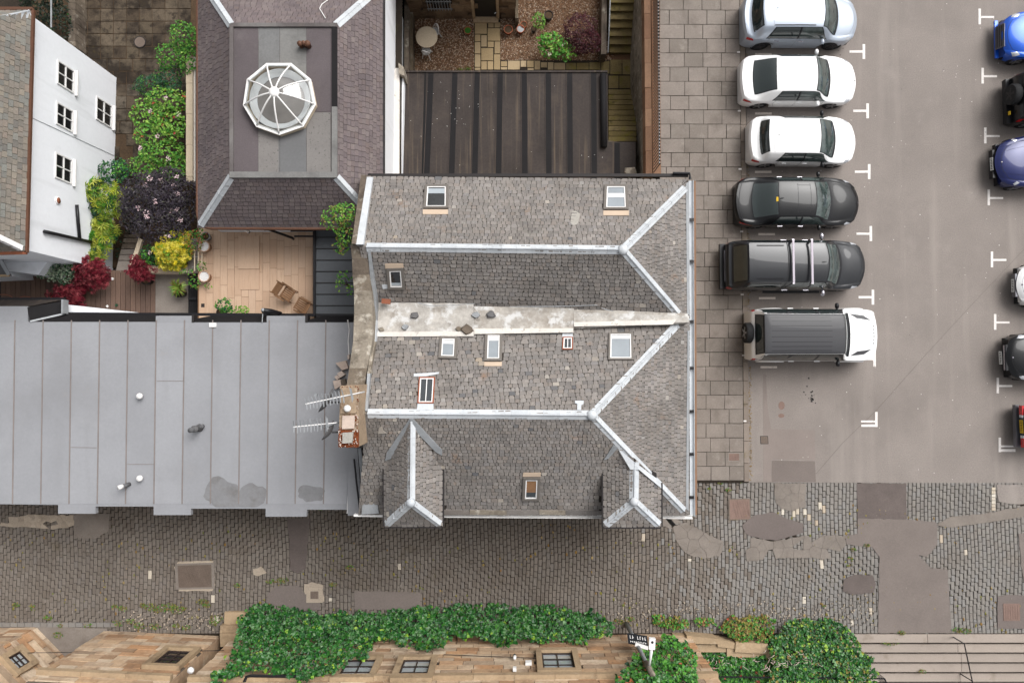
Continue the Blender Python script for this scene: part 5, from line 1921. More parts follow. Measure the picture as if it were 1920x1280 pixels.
slab_object('felt_strip', pp([(796, 136), (799, 136), (795, 338), (790, 338)], FZ + .012), FZ - .01, MATS['felt_lap'], fo)
slab_object('felt_strip', pp([(1152, 268), (1162, 268), (1163, 338), (1152, 338)], FZ + .012), FZ - .01, MATS['felt_lap'], fo)
mb = MB()
mb.bar(W(752, 134.5, FZ + .03), W(1139, 134.5, FZ + .03), .07, .06)
mb.build('edge_roll', MATS['felt'], fo)
mb = MB()
mb.tube([W(1131, 139, FZ + .1), W(1131.5, 200, FZ + .1), W(1132.5, 276, FZ + .1)], .13, 10)
mb.build('edge_upstand', MATS['felt_lap'], fo, True)
mb = MB()
for _ in range(45):
    x, y = random.gauss(865, 25), random.gauss(200, 30)
    if random.random() < .4:
        x, y = random.uniform(760, 1130), random.uniform(140, 322)
    p = W(x, y, FZ + .016)
    s_ = random.uniform(.006, .016)
    mb.box(p, (s_ * 2, s_, .004), rz=random.random() * 3)
o = mb.build('droppings', MATS['white_paint'], fo)
o['kind'] = 'stuff'
stone_lump('debris_stone', 1181, 322, -.3, .28, 'old_stone_pale', 'pale flat stone at the corner of the felt roof', 'stone', .4)

# west boundary of the garden: white-capped wall, stone wall and railing
bw = thing('boundary_wall', W(745, 200, -3), 'white peeling boundary wall left of the felt roof', 'wall')
slab_object('coping', pp([(737, 128), (749, 128), (748, 330), (731, 330)], .1), -3, MATS['white_peeling'], bw)
slab_object('face', pp([(749.5, 128), (757, 132), (752, 330), (748, 330)], -.1), -3, MATS['white_render'], bw)
slab_object('cap_stone', pp([(747, 118), (757, 126), (758, 142), (748, 138)], .3), -3, MATS['old_stone_pale'], bw)
gwl = thing('garden_wall', W(768, 60, -3), 'narrow stone wall left of the gravel bed', 'wall')
for k in range(7):
    ya = -38 + k * 24.5
    slab_object('coping_stone', pp([(758, ya), (766, ya), (766, ya + 24), (758, ya + 24)], -1.9), -3.05, MATS['old_stone'], gwl)
slab_object('wall_face', pp([(766, -38), (774, -38), (774, 133), (766, 133)], -2.4), -3.05, MATS['garden_wall'], gwl)


def railing(label, base, top_d, h, n, mats, r=.012, rails=(0.97,), spear=True):
    """run of upright bars between two base points"""
    a, b = base
    t = thing('railing', a, label, 'railing')
    for k in range(n):
        p = a.lerp(b, k / (n - 1))
        mb = MB()
        mb.tube([p, p + Vector((0, 0, h))], r, 5)
        if spear:
            mb.lathe([(r * 1.6, 0), (r * 2, .03), (0, .1)], p + Vector((0, 0, h)), 5)
        mb.build('bar', MATS[mats[0]], t)
    for f in rails:
        mb = MB()
        mb.bar(a + Vector((0, 0, h * f)), b + Vector((0, 0, h * f)), .045, .03)
        mb.build('rail', MATS[mats[1]], t)
    return t


ew = thing('retaining_wall', W(1205, 160, -3), 'tall mossy stone retaining wall between pavement and stairs', 'wall')
slab_object('wall', pp([(1205, -60), (1240, -60), (1240, 328), (1208, 328)], .08), -3.1, MATS['old_stone_pale'], ew)
slab_object('wall_ledge', [W(1201, -60, -.5), W(1206, -60, -.5), W(1208, 328, -.5), W(1203, 328, -.5)], -3.1, MATS['old_stone_pale'], ew)
y = -50.0
while y < 326:
    L = min(random.uniform(30, 48), 327 - y)
    o_ = 3.2 * y / 325
    slab_object('coping_stone', pp([(1208 + o_, y), (1220 + o_, y), (1220 + o_, y + L - .6), (1208 + o_, y + L - .6)], .5 + random.uniform(-.02, .02)), -.1, MATS['coping_brown'], ew)
    y += L
slab_object('plinth', pp([(1221, -50), (1236, -50), (1239.5, 326), (1224, 326)], .3), -.1, MATS['coping_brown'], ew)
railing('rust-edged iron railing along the pavement above the sunken garden', (W(1224, -40, .3), W(1226.5, 322, .3)), None, 1.05, 62, ('dark_trim', 'lead'), r=.02)
railing('dark twisted railing on the wall left of the gravel bed', (W(757, -30, -1.4), W(750, 112, -1.4)), None, .9, 26, ('black_metal', 'black_metal'), r=.014)

up = thing('garden_stairs', W(1165, 60, -3), 'upper flight of mossy stone stairs at the top of the garden passage', 'stairs')
for k in range(9):
    ya = 100 - k * 15.6
    slab_object('step', pp([(1143, ya - 14.6), (1192, ya - 14.6), (1192, ya - 1.2), (1143, ya - 1.2)], -2.85 + .16 * k), -3.06, MATS['mossy_step'], up)
lo = thing('garden_stairs', W(1165, 220, -3), 'lower flight of yellow-mossed stone stairs beside the felt roof', 'stairs')
for k in range(10):
    ya = 168 + k * 9.8
    slab_object('step', pp([(1141, ya), (1192, ya), (1194, ya + 8.7), (1141, ya + 8.7)], -2.88 + .21 * k), -3.06, MATS['mossy_step'], lo)
sw_ = thing('stair_wall', W(1134, 50, -3), 'low stone wall with pipe rail beside the upper stairs', 'wall')
slab_object('coping_stone', pp([(1129, -40), (1139, -40), (1137, 102), (1127, 102)], -2.2), -3.06, MATS['old_stone'], sw_)
mb = MB()
mb.tube([W(1145, -30, -1.5), W(1142, 60, -1.9), W(1140, 98, -2.2), W(1139, 100, -3)], .03, 6)
mb.build('hand_rail', MATS['lead'], sw_)

# back of the terrace at the top of the garden
bh = thing('stone_terrace_house', W(900, 20, -3), 'dark sandstone house back with door and barred window at the top', 'house')
by = W(900, 36, -3).y
plB = (Vector((0, by, 0)), Vector((0, -1, 0)))
mb = MB()
mb.prism([(W(770, 36, -3).x, by + .12, 3.0), (W(967, 36, -3).x, by + .12, 3.0), (W(967, 36, -3).x, by + 6, 3.0), (W(770, 36, -3).x, by + 6, 3.0)], zb=-3.1)
mb.build('wall', MATS['back_stone'], bh)
R = random.Random(4)
z = -3.0
opn = [(798, 842), (885, 936)]
while z < -.9:
    hh = R.choice((.26, .3, .34))
    x = W(772, 36, -3).x
    xe = W(966, 36, -3).x
    while x < xe - .1:
        L = R.uniform(.35, .8)
        x2 = min(x + L, xe)
        c_ = pix(Vector(((x + x2) / 2, by, z + hh / 2)))
        if not (885 < c_[0] < 938 and True) and not (800 < c_[0] < 850 and c_[1] < 26):
            mb = MB()
            mb.box(((x + x2) / 2, by + .08, z + hh / 2), (x2 - x - .012, .12 + R.uniform(0, .04), hh - .012))
            mb.build('stone', MATS['back_stone'], bh)
        x = x2
    z += hh
mb = MB()
mb.box((W(911, 36, -3).x, by + .1, -1.95), (W(930, 36, -3).x - W(892, 36, -3).x, .06, 2.1))
dr_ = mb.build('door', MATS['black_metal'], bh)
mb = MB()
mb.tube([W(927, 26, -2.0) + Vector((0, .0, 0)), W(930, 24, -2.0)], .02, 6)
mb.build('handle', MATS['zinc'], dr_)
mb = MB()
mb.box((W(911, 36, -3).x, by - .04, -2.97), (W(935, 36, -3).x - W(888, 36, -3).x, .3, .1))
mb.build('door_step', MATS['sandstone_trim'], bh)
for x in (889, 934):
    mb = MB()
    mb.box((W(x, 36, -3).x, by + .06, -1.9), (.12, .2, 2.2))
    mb.build('jamb', MATS['sandstone_trim'], bh)
wx_, wxb = hit(803, 24, plB), hit(846, 0, plB)
mb = MB()
mb.box(((wx_.x + wxb.x) / 2, by + .08, -1.2), (wxb.x - wx_.x, .05, 2.0))
bwi = mb.build('window', MATS['glass_room'], bh)
for k in range(9):
    mb = MB()
    xx = wx_.x + (wxb.x - wx_.x) * (k + .5) / 9
    mb.tube([Vector((xx, by - .06, -2.15)), Vector((xx, by - .06, -.4))], .014, 5)
    mb.build('window_bar', MATS['lead'], bwi)
mb = MB()
for zz in (-2.0, -1.4):
    mb.bar(Vector((wx_.x, by - .06, zz)), Vector((wxb.x, by - .06, zz)), .03, .03)
mb.build('window_rail', MATS['lead'], bwi)
mb = MB()
mb.tube([W(795, 30, -3), W(795, 30, -3) + Vector((0, .02, 3))], .05, 8)
mb.build('downpipe', MATS['black_metal'], bh)
bx = slab_object('bin_store', pp([(966, -20), (972, -20), (972, 34), (966, 34)], -2.2), -3.05, MATS['garden_wall'])
tag(bx, 'stub of stone wall right of the garden door', 'wall')

# ================================================================== sandstone building along the bottom
sb = thing('sandstone_building', W(700, 1230, 0), 'golden sandstone building with dark sash windows along the lane', 'building')
IVY_L = [(455, 1150), (490, 1130), (540, 1140), (620, 1150), (700, 1146), (780, 1140), (900, 1134), (1050, 1137), (1115, 1146), (1150, 1175), (1146, 1188), (1100, 1205), (1040, 1198), (960, 1208), (900, 1200), (848, 1194), (832, 1216), (760, 1207), (698, 1200), (682, 1240), (652, 1232), (622, 1268), (560, 1270), (500, 1258), (470, 1255), (440, 1270), (395, 1285), (398, 1270), (424, 1240), (450, 1195), (447, 1170)]
NSTONE = [0]


def facade(p0, p1, z1, seed, wins=(), zlo=0.0, thick=1.0, skip=None, parent=sb):
    """rendered core with stones course by course on its face; wins = photo quads kept free"""
    d = (p1 - p0).normalized()
    n = Vector((-d.y, d.x, 0))
    if n.y < 0:
        n = -n
    L = (p1 - p0).length
    mb = MB()
    mb.prism([Vector((p.x, p.y, z1)) for p in (p0, p1, p1 - n * thick, p0 - n * thick)], zb=-.08)
    mb.build('wall', MATS['old_stone'], parent)
    R = random.Random(seed)
    z = zlo
    extra = MB()
    while z < min(z1, 4.2):
        hh = R.choice((.27, .31, .35))
        x = -R.uniform(0, .5)
        while x < L:
            w = R.uniform(.45, 1.15)
            a, b = max(x, 0), min(x + w, L)
            x += w
            if b - a < .06:
                continue
            c = p0 + d * ((a + b) / 2) + Vector((0, 0, z + hh / 2))
            if any(u0 - .02 < v_ < u1 + .02 and w0 < z + hh / 2 < w1 for (u0, u1, w0, w1) in wins for v_ in ((a + b) / 2, a + .05, b - .05)):
                # trim against the opening
                ok = False
                for (u0, u1, w0, w1) in wins:
                    if w0 < z + hh / 2 < w1:
                        if a < u0 < b and u0 - a > .12:
                            b = u0
                            ok = True
                        elif a < u1 < b and b - u1 > .12:
                            a = u1
                            ok = True
                if not ok:
                    continue
                c = p0 + d * ((a + b) / 2) + Vector((0, 0, z + hh / 2))
            px, py = pix(c)
            vis = -5 < px < 1925 and py < 1285 and not inpoly(px, py, IVY_L)
            mb = MB() if vis and NSTONE[0] < 300 else extra
            mb.box(c + n * .015, (b - a - .02, .05 + R.uniform(0, .04), hh - .02), rot=Matrix((d, n, Vector((0, 0, 1)))).transposed(), taper=0)
            if mb is not extra:
                mb.build('stone', MATS['sandstone'], parent)
                NSTONE[0] += 1
        z += hh
    if extra.f:
        o = extra.build('stones', MATS['sandstone'], parent)
        o['kind'] = 'stuff'
    return (p0 + n * .05, n)


def facade_wins(p0, p1, quads, sw=.2):
    d = (p1 - p0).normalized()
    n = Vector((-d.y, d.x, 0))
    if n.y < 0:
        n = -n
    out = []
    for q in quads:
        a, b = hit(q[0], q[1], (p0, n)), hit(q[2], q[3], (p0, n))
        u = sorted(((a - p0).dot(d), (b - p0).dot(d)))
        z = sorted((a.z, b.z))
        out.append((u[0] - sw, u[1] + sw, z[0] - sw, z[1] + sw))
    return out


cA, cB = W(438, 1196, 0), W(1292, 1190, 0)
qC = [(651, 1239, 691, 1273), (757, 1239, 800, 1274), (1015, 1226, 1079, 1259)]
plC = facade(cA, cB, 4.6, 1, facade_wins(cA, cB, qC))
for q in qC:
    wall_window(sb, plC, q, frame='sash_dark', glass='sash_glass', cols=2, rows=3, surround='sandstone_trim', sw=.2, fr=.06, bar=.045, proud=.06)
bA, bB = W(195, 1184, 0), W(411, 1194, 0)
qB = [(316, 1221, 330, 1252)]
plB2 = facade(bA, bB, 4.6, 2, facade_wins(bA, bB, qB))
wall_window(sb, plB2, qB[0], frame='sash_dark', glass='glass_room', cols=2, rows=4, surround='sandstone_trim', sw=.2, fr=.06, bar=.045, proud=.06)
# east return of that block and the dark doorway recess
mb = MB()
mb.prism([Vector((bB.x - .02, bB.y, 4.6)), Vector((bB.x + .01, bB.y, 4.6)), Vector((bB.x + .01, bB.y - 2.2, 4.6)), Vector((bB.x - .02, bB.y - 2.2, 4.6))], zb=-.05)
mb.build('return_wall', MATS['sandstone'], sb)
mb = MB()
mb.box(((bB.x + cA.x) / 2, bB.y - 1.3, 2.3), (cA.x - bB.x, .1, 4.7))
mb.build('door_recess', MATS['black_metal'], sb)
# canted bay on the far left with its window
kA, kB = W(68, 1177, 0), W(150, 1262, 0)
d_ = (kB - kA).normalized()
nK = Vector((-d_.y, d_.x, 0))
if nK.x < 0:
    nK = -nK
plK0 = (kA, nK)
facade(kB, kA, 4.6, 3, ())
plK = (kA + nK * .06, nK)
wall_window(sb, plK, (36, 1222, 30, 1258), frame='sash_dark', glass='sash_glass', cols=2, rows=3, surround='sandstone_trim', sw=.2, fr=.06, bar=.045, proud=.05)
facade(W(-140, 1181, 0), kA, 4.6, 4, ())
rb = Vector((kB.x, kB.y, 0))
facade(Vector((kB.x - .2, bA.y - 1.35, 0)), Vector((bA.x + .2, bA.y - 1.35, 0)), 4.6, 5, ())
fc = slab_object('forecourt', pp([(60, 1172), (200, 1178), (200, 1262), (110, 1262)], .03), -.07, MATS['concrete_patch'], kind='structure')
# string course, gutter pipe and small fittings
for (a, b) in ((W(-140, 1181, 0), kA), (bA, bB), (cA, cB)):
    d_ = (b - a).normalized()
    L = (b - a).length
    k = max(1, int(L / 1.3))
    for i in range(k):
        p, q = a + d_ * (L * i / k + .006), a + d_ * (L * (i + 1) / k - .006)
        mb = MB()
        mb.bar(p + Vector((0, .06, 3.86)), q + Vector((0, .06, 3.86)), .3, .2)
        mb.build('string_course', MATS['sandstone_trim'], sb)
mb = MB()
mb.tube([W(456, 1282, 4.0), W(462, 1268, 3.95), W(470, 1266, 3.95), W(590, 1268, 3.95)], .05, 8)
mb.build('pipe', MATS['black_metal'], sb)
n_ = Vector((0, 1, 0))
mb = MB()
mb.tube([hit(-20, 1224, plC), hit(420, 1224, plC) + n_ * .1], .012, 5)
mb.tube([hit(832, 1229, plC) + n_ * .05, hit(1010, 1236, plC) + n_ * .05], .012, 5)
mb.build('cable', MATS['dark_trim'], sb)
for (x, y, w_) in ((991, 1245, .22),):
    mb = MB()
    mb.box(hit(x, y, plC) + n_ * .06, (w_, .1, w_))
    mb.build('meter_box', MATS['white_paint'], sb)
mb = MB()
c = hit(965, 1237, plC) + n_ * .12
mb.lathe([(.07, -.02), (.06, .05), (.05, .16), (0, .17)], c, 12)
lt = mb.build('wall_lamp', MATS['white_paint'], sb, True)
mb = MB()
mb.lathe([(.05, 0), (.05, .1), (0, .1)], c + Vector((0, .0, -.16)), 12)
mb.build('lamp_base', MATS['black_metal'], lt)
mb = MB()
mb.box(hit(965, 1259, plC) + n_ * .1, (.12, .12, .16))
mb.build('alarm_box', MATS['white_paint'], sb)
mb = MB()
mb.lathe([(.0, 0), (.12, .0), (.1, .07), (0, .08)], hit(358, 1261, plB2) + n_ * .1, 14)
mb.build('dome_light', MATS['white_paint'], sb, True)
# door steps
ds_ = thing('stone_door_steps', W(440, 1170, 0), 'pale stone doorsteps at the left end of the ivy', 'steps')
for (q, z) in (([(421, 1147), (476, 1147), (474, 1170), (420, 1172)], .16), ([(413, 1172), (452, 1172), (450, 1186), (412, 1187)], .3), ([(412, 1187), (450, 1187), (448, 1212), (413, 1212)], .42)):
    slab_object('step', pp(q, z), -.05, MATS['sandstone_trim'], ds_)
# base course of grey blocks against the wall
bc = thing('kerb_course', W(150, 1170, 0), 'row of blue-grey kerb setts along the sandstone wall', 'kerb')
x = -40.0
while x < 210:
    L = random.uniform(11, 16)
    slab_object('kerb_block', pp([(x, 1167), (x + L - 1, 1167.5), (x + L - 1, 1175), (x, 1175)], .05), -.05, MATS['sett_grey'], bc)
    x += L

# low retaining wall on the right, steps, rails
rw_ = thing('low_stone_wall', W(1360, 1200, 0), 'low pale stone wall half hidden by ivy left of the steps', 'wall')
for (q, z) in (([(1262, 1190), (1288, 1191), (1290, 1206), (1264, 1205)], .3), ([(1288, 1191), (1344, 1197), (1346, 1207), (1288, 1206)], .5), ([(1262, 1207), (1362, 1208), (1362, 1222), (1262, 1222)], .3), ([(1344, 1197), (1380, 1205), (1380, 1216), (1346, 1212)], .4), ([(1380, 1203), (1440, 1207), (1440, 1225), (1378, 1222)], .45), ([(1363, 1212), (1460, 1220), (1460, 1234), (1363, 1230)], .35)):
    slab_object('stone', pp(q, z), -.1, MATS['sandstone_trim'], rw_)
st_ = thing('stone_steps', W(1780, 1235, 0), 'wide pale stone steps at the bottom right corner', 'steps')
for k in range(8):
    ya, yb = 1188.5 + 18.3 * k, 1188.5 + 18.3 * (k + 1) - .4
    z = .03 - .13 * k
    cut = (1739, 1796, 1802, 1803, 1800, 1760, 1770, 1780)[k]
    for (x0, x1) in ((1590, cut - .4), (cut + .4, 2050)):
        mb = MB()
        y0, y1 = W(0, ya, z).y, W(0, yb, z).y + .05
        xa, xb = W(x0, ya, z).x, W(x1, ya, z).x
        mb.prism([(xa, y0, z), (xb, y0, z), (xb, y1, z), (xa, y1, z)], zb=z - .11)
        mb.build('tread', MATS['step_stone'], st_)
        if x0 < 1600:
            mb = MB()
            mb.prism([(xa, y0, z - .112), (xb + 5, y0, z - .112), (xb + 5, y1 + .05, z - .112), (xa, y1 + .05, z - .112)], zb=-1.6)
            mb.build('riser', MATS['joint_dirt'], st_)
mb = MB()
mb.add([(W(1580, 1188, 0).x, W(0, 1330, 0).y, -1.7), (W(2400, 1188, 0).x, W(0, 1330, 0).y, -1.7), (W(2400, 1188, 0).x, -40, -1.7), (W(1580, 1188, 0).x, -40, -1.7)], [(3, 2, 1, 0)])
hr = thing('hand_rail', W(1800, 1200, 0), 'thin bent metal handrail on the stone steps', 'handrail')
mb = MB()
mb.tube([W(1788, 1194, .02), W(1788, 1194, .9), W(1808, 1206, .85), W(1823, 1276, .1), W(1824, 1290, -.2)], .022, 8)
mb.build('rail', MATS['dark_trim'], hr)
mb = MB()
mb.tube([W(1800, 1262, -.5), W(1823, 1276, .1)], .02, 8)
mb.build('post', MATS['dark_trim'], hr)
railing('black iron railing on top of the ivy bank', (W(1308, 1252, .35), W(1640, 1256, .35)), None, .75, 46, ('black_metal', 'black_metal'), r=.012, spear=False)
railing('short black railing returning down beside the stone steps', (W(1640, 1256, .35), W(1655, 1292, .0)), None, .75, 9, ('black_metal', 'black_metal'), r=.014, spear=False)

# street lamp with name plate and camera arm at the ivy
lp = thing('sign_post', W(1174, 1168, 0), 'grey lamp post carrying a black street sign and a white camera arm', 'sign post')
p0 = W(1174, 1168, 0)
top = Vector((p0.x + .12, p0.y - .02, 4.7))
mb = MB()
mb.tube([p0, p0.lerp(top, .4), p0.lerp(top, .75), top], [.085, .08, .07, .06], 12)
mb.build('pole', MATS['lead'], lp, True)
mb = MB()
mb.tube([p0.lerp(top, .78), top + Vector((0, 0, .05))], .1, 12)
mb.build('sleeve', MATS['old_stone_pale'], lp, True)
M('sign_black', [C(38, 40, 44)], n1=None, n2=None, rough=.4, bump=None)
sc_ = p0.lerp(top, .44)
mb = MB()
Rm = Matrix.Rotation(math.radians(-8), 3, 'Z') @ Matrix.Rotation(math.radians(28), 3, 'X')
mb.box(sc_ + Vector((.03, .16, 0)), (.72, .03, .46), rot=Rm)
sg = mb.build('street_sign', MATS['sign_black'], lp)
R = random.Random(9)
mb = MB()
for row, (zz, hgt_, n_l) in enumerate(((.13, .07, 9), (-.07, .15, 7))):
    for k in range(n_l):
        xx = -.27 + .54 * k / (n_l - 1)
        if row == 1 and k == 2:
            continue
        mb.box(sc_ + Vector((.03, .16, 0)) + Rm @ Vector((xx, .019, zz)), (.018, .004, hgt_), rot=Rm)
        mb.box(sc_ + Vector((.03, .16, 0)) + Rm @ Vector((xx + .018, .019, zz + R.choice((-.4, 0, .4)) * hgt_)), (.03, .004, .016), rot=Rm)
o = mb.build('lettering', MATS['white_paint'], sg)
o['kind'] = 'stuff'
mb = MB()
mb.bar(sc_ + Vector((-.1, .1, .25)), sc_ + Vector((.35, -.02, .3)), .12, .06)
mb.build('sign_bracket', MATS['white_paint'], lp)
q0 = p0.lerp(top, .86)
q1 = W(1222, 1210, 4.3)
mb = MB()
mb.tube([q0, q0.lerp(q1, .5) + Vector((0, 0, .05)), q1], [.04, .045, .06], 10)
mb.build('camera_arm', MATS['white_paint'], lp, True)
mb = MB()
dd = (q1 - q0)
dd.z = 0
dd.normalize()
mb.bar(q1 - dd * .1, q1 + dd * .26, .2, .13)
hd = mb.build('camera_head', MATS['white_paint'], lp)
mb = MB()
mb.lathe([(.045, 0), (.04, .02), (0, .03)], q1 + dd * .14 + Vector((0, 0, .064)), 12)
mb.build('sensor', MATS['black_metal'], hd)
# ================================================================== cars
def pchip(xs, ys):
    n = len(xs)
    h = [xs[i + 1] - xs[i] for i in range(n - 1)]
    d = [(ys[i + 1] - ys[i]) / h[i] for i in range(n - 1)]
    m = [0.0] * n
    m[0], m[-1] = d[0], d[-1]
    for i in range(1, n - 1):
        if d[i - 1] * d[i] > 0:
            w1, w2 = 2 * h[i] + h[i - 1], h[i] + 2 * h[i - 1]
            m[i] = (w1 + w2) / (w1 / d[i - 1] + w2 / d[i])

    def f(x):
        if x <= xs[0]:
            return ys[0]
        if x >= xs[-1]:
            return ys[-1]
        i = 0
        while xs[i + 1] < x:
            i += 1
        t = (x - xs[i]) / h[i]
        return (2 * t ** 3 - 3 * t * t + 1) * ys[i] + (t ** 3 - 2 * t * t + t) * h[i] * m[i] + (-2 * t ** 3 + 3 * t * t) * ys[i + 1] + (t ** 3 - t * t) * h[i] * m[i + 1]
    return f


def paint(name, c, metal=0.0, rough=.35, coat=.7):
    return M(name, [c], n1=None, n2=None, rough=rough, metal=metal, coat=coat, spec=.25, bump=None)


M('car_glass', [(.018, .026, .026, 1)], n1=None, n2=None, rough=.03, spec=.9, coat=.4, bump=None)
M('car_glass_pale', [(.045, .06, .057, 1)], n1=(3.5, .6), n2=None, rough=.04, spec=.9, coat=.4, bump=None)  # strong noise paints reflections into the glass colour
M('tyre', [(.018, .018, .019, 1)], n1=None, n2=(20, .2), rough=.8, bump=None)
M('alloy', [C(190, 190, 192)], n1=None, n2=None, rough=.3, metal=.8, bump=None)
M('alloy_dark', [C(70, 70, 74)], n1=None, n2=None, rough=.3, metal=.6, bump=None)
M('lamp_red', [C(190, 24, 30, .8)], n1=None, n2=None, rough=.15, coat=1, bump=None)
M('lamp_clear', [C(214, 216, 222)], n1=(8, .3), n2=None, rough=.12, metal=.3, coat=1, bump=None)
M('trim_black', [(.012, .012, .014, 1)], n1=None, n2=None, rough=.35, bump=None)
M('gap_dark', [(.03, .03, .032, 1)], n1=None, n2=None, rough=.8, bump=None)
M('gap_soft', [C(150, 150, 154)], n1=None, n2=None, rough=.8, bump=None)
M('chrome', [C(206, 202, 210)], n1=None, n2=None, rough=.25, metal=.9, bump=None)
M('bar_silver', [C(176, 168, 178, .7)], n1=None, n2=None, rough=.35, metal=.3, bump=None)
M('plate_white', [C(226, 226, 222)], n1=None, n2=None, rough=.4, bump=None)
M('plate_yellow', [C(228, 186, 40)], n1=None, n2=None, rough=.4, bump=None)
M('grille_grey', [C(120, 120, 126)], n1=None, n2=None, rough=.3, metal=.6, bump=None)


class Car:
    def __init__(s, name, label, px, py, mat, L=4.5, Wd=1.82, Ht=1.45, yaw=0.0, rgb=.1, rr=.28, wt=.61, wb=.74, tail=.98, hoodr=.96, hoodf=.74, belt=.92, bowf=.26, bowr=.17, box=0.0,
                 rim='alloy', roofw=.68, wheels=(.185, .815), wr=.335, gap='gap_dark', group='cars parked along the kerb', zpos=.7):
        c = W(px, py, zpos)
        s.o = Vector((c.x, c.y, 0))
        s.R = Matrix.Rotation(yaw, 3, 'Z')
        s.L, s.Wd, s.Ht, s.wx = L, Wd, Ht, wheels
        s.t = thing('parked_car', s.o, label, 'car', group)
        hw = Wd / 2
        k = box
        s.fwb = pchip([0, .015, .04, .14, .5, .82, .93, .975, 1], [hw * v for v in (.8 + .14 * k, .88 + .08 * k, .94 + .03 * k, .985, .985, .985, .935 + .04 * k, .86 + .09 * k, .74 + .18 * k)])
        s.fzb = pchip([0, .04, .2, wb, .92, 1], [belt * .86, belt, belt * 1.02, belt * .98, hoodf - .04, hoodf - .16])
        s.fzc = pchip([0, min(.012, rgb * .5), rgb, rr, (rr + wt) / 2, wt, wb, .9, .965, 1], [tail - .16, tail - .02, tail, Ht - .02, Ht, Ht - .03, hoodr, hoodf + (hoodr - hoodf) * .35, hoodf - .02, hoodf - .14])
        s.fze = pchip([0, min(.012, rgb * .5), rgb, rr, (rr + wt) / 2, wt, wb, .9, .965, 1], [tail - .2, tail - .06, tail - .04, Ht - .09, Ht - .075, Ht - .1, hoodr - .05, hoodf + (hoodr - hoodf) * .35 - .06, hoodf - .07, hoodf - .17])
        s.fwr = pchip([0, rgb, rr, wt, wb, .9, 1], [hw * v for v in (.72 + .16 * k, .8 + .06 * k, roofw + .12 * k, roofw + .1 * k, .82 + .04 * k, .74 + .1 * k, .6 + .2 * k)])
        s.bf, s.br = bowf * (1 - .6 * k), bowr * (1 - .8 * k)
        s.whr = wr
        s.p = dict(rgb=rgb, rr=rr, wt=wt, wb=wb, belt=belt)
        body = MB()
        vs = [0, .4, .8, 1, 1.25, 1.5, 1.75, 1.92, 2, 2.08, 2.3, 2.6, 2.85, 3, 3.1, 3.3, 3.7, 4.2, 4.6, 5]
        vs = vs + [10 - v for v in reversed(vs[:-1])]
        xs = sorted(set([0, .004, .012, .022, .035, .05, .07] + [.09 + .0165 * i for i in range(51)] + [.945, .958, .968, .977, .985, .992, 1.0]))
        G = [[s.S(x, v) for v in vs] for x in xs]
        body.grid(G)
        nv = len(vs)
        body.f.append(list(range(nv)))
        body.f.append(list(range((len(xs) - 1) * nv, len(xs) * nv))[::-1])
        body.m += [0, 0]
        body.r += [.5, .5]
        s.body = smooth_by_angle(body.build('body', mat, s.t), 40)
        under = MB()
        under.box((s.o.x, s.o.y, .28), (L * .9, Wd * .82, .2), rz=yaw)
        under.build('underbody', MATS['trim_black'], s.t)
        s.mat = mat
        for x in wheels:
            for sg in (-1, 1):
                s.wheel((x * L - L / 2), sg * (hw - .15), wr, rim, sg)
        s.gapm = MATS[gap]

    def T(s, x, y, z):
        return s.o + s.R @ Vector((x, y, 0)) + Vector((0, 0, z))

    def S(s, x, v):
        sg = 1
        if v > 5:
            v, sg = 10 - v, -1
        wb, zb, zc, ze, wr = s.fwb(x), s.fzb(x), s.fzc(x), s.fze(x), s.fwr(x)
        wr = min(wr, wb - .03)
        if ze < zb + .004:
            zb = ze - .012
        zbot = .2
        for wx in s.wx:
            dx = (x - wx) * s.L
            r = s.whr + .055
            if abs(dx) < r:
                zbot = max(zbot, math.sqrt(r * r - dx * dx) + .24 * s.whr / .33)
        zbot = min(zbot, zb - .12)
        if v <= 2:
            f = v / 2
            y = wb * (1 - .03 * (1 - f) ** 2) + .03 * math.sin(f * math.pi)
            z = zbot + (zb - zbot) * f
        elif v <= 3:
            f = v - 2
            y = wb + (wr - wb) * f + .03 * math.sin(f * math.pi) * min(1, (ze - zb) * 3)
            z = zb + (ze - zb) * f + .02 * math.sin(f * math.pi)
        else:
            f = (v - 3) / 2
            y = wr * (1 - f)
            z = zc - (zc - ze) * (1 - f) ** 2.6
        bow = (-s.br * (1 - x) ** 1.5 + s.bf * x ** 1.5)
        X = x * s.L - s.L / 2 - bow * (abs(y) / (s.Wd / 2)) ** 2
        return s.T(X, sg * y, z)

    def patch(s, name, quad, mat, nu=8, nv=8, off=.007, parent=None, lift=None):
        """surface patch over (x,v) corners: (x0,v0),(x1,v0)...(counter) bilinear"""
        (a, b, c, d) = quad
        mb = MB()
        G = []
        for i in range(nu + 1):
            u = i / nu
            row = []
            for j in range(nv + 1):
                w = j / nv
                x = (a[0] * (1 - u) + b[0] * u) * (1 - w) + (d[0] * (1 - u) + c[0] * u) * w
                v = (a[1] * (1 - u) + b[1] * u) * (1 - w) + (d[1] * (1 - u) + c[1] * u) * w
                p = s.S(x, v)
                e = 1e-3
                n = (s.S(min(x + e, 1), v) - s.S(max(x - e, 0), v)).cross(s.S(x, min(v + .01, 10)) - s.S(x, max(v - .01, 0)))
                n = n.normalized() if n.length > 1e-12 else Vector((0, 0, 1))
                cdir = p - (s.o + Vector((0, 0, .6)))
                if n.dot(cdir) < 0:
                    n = -n
                row.append(p + n * off)
            G.append(row)
        mb.grid(G)
        return mb.build(name, mat if not isinstance(mat, str) else MATS[mat], parent or s.t, True)

    def both(s, name, quad, mat, **k):
        s.patch(name, quad, mat, **k)
        s.patch(name, [(x, 10 - v) for x, v in quad], mat, **k)

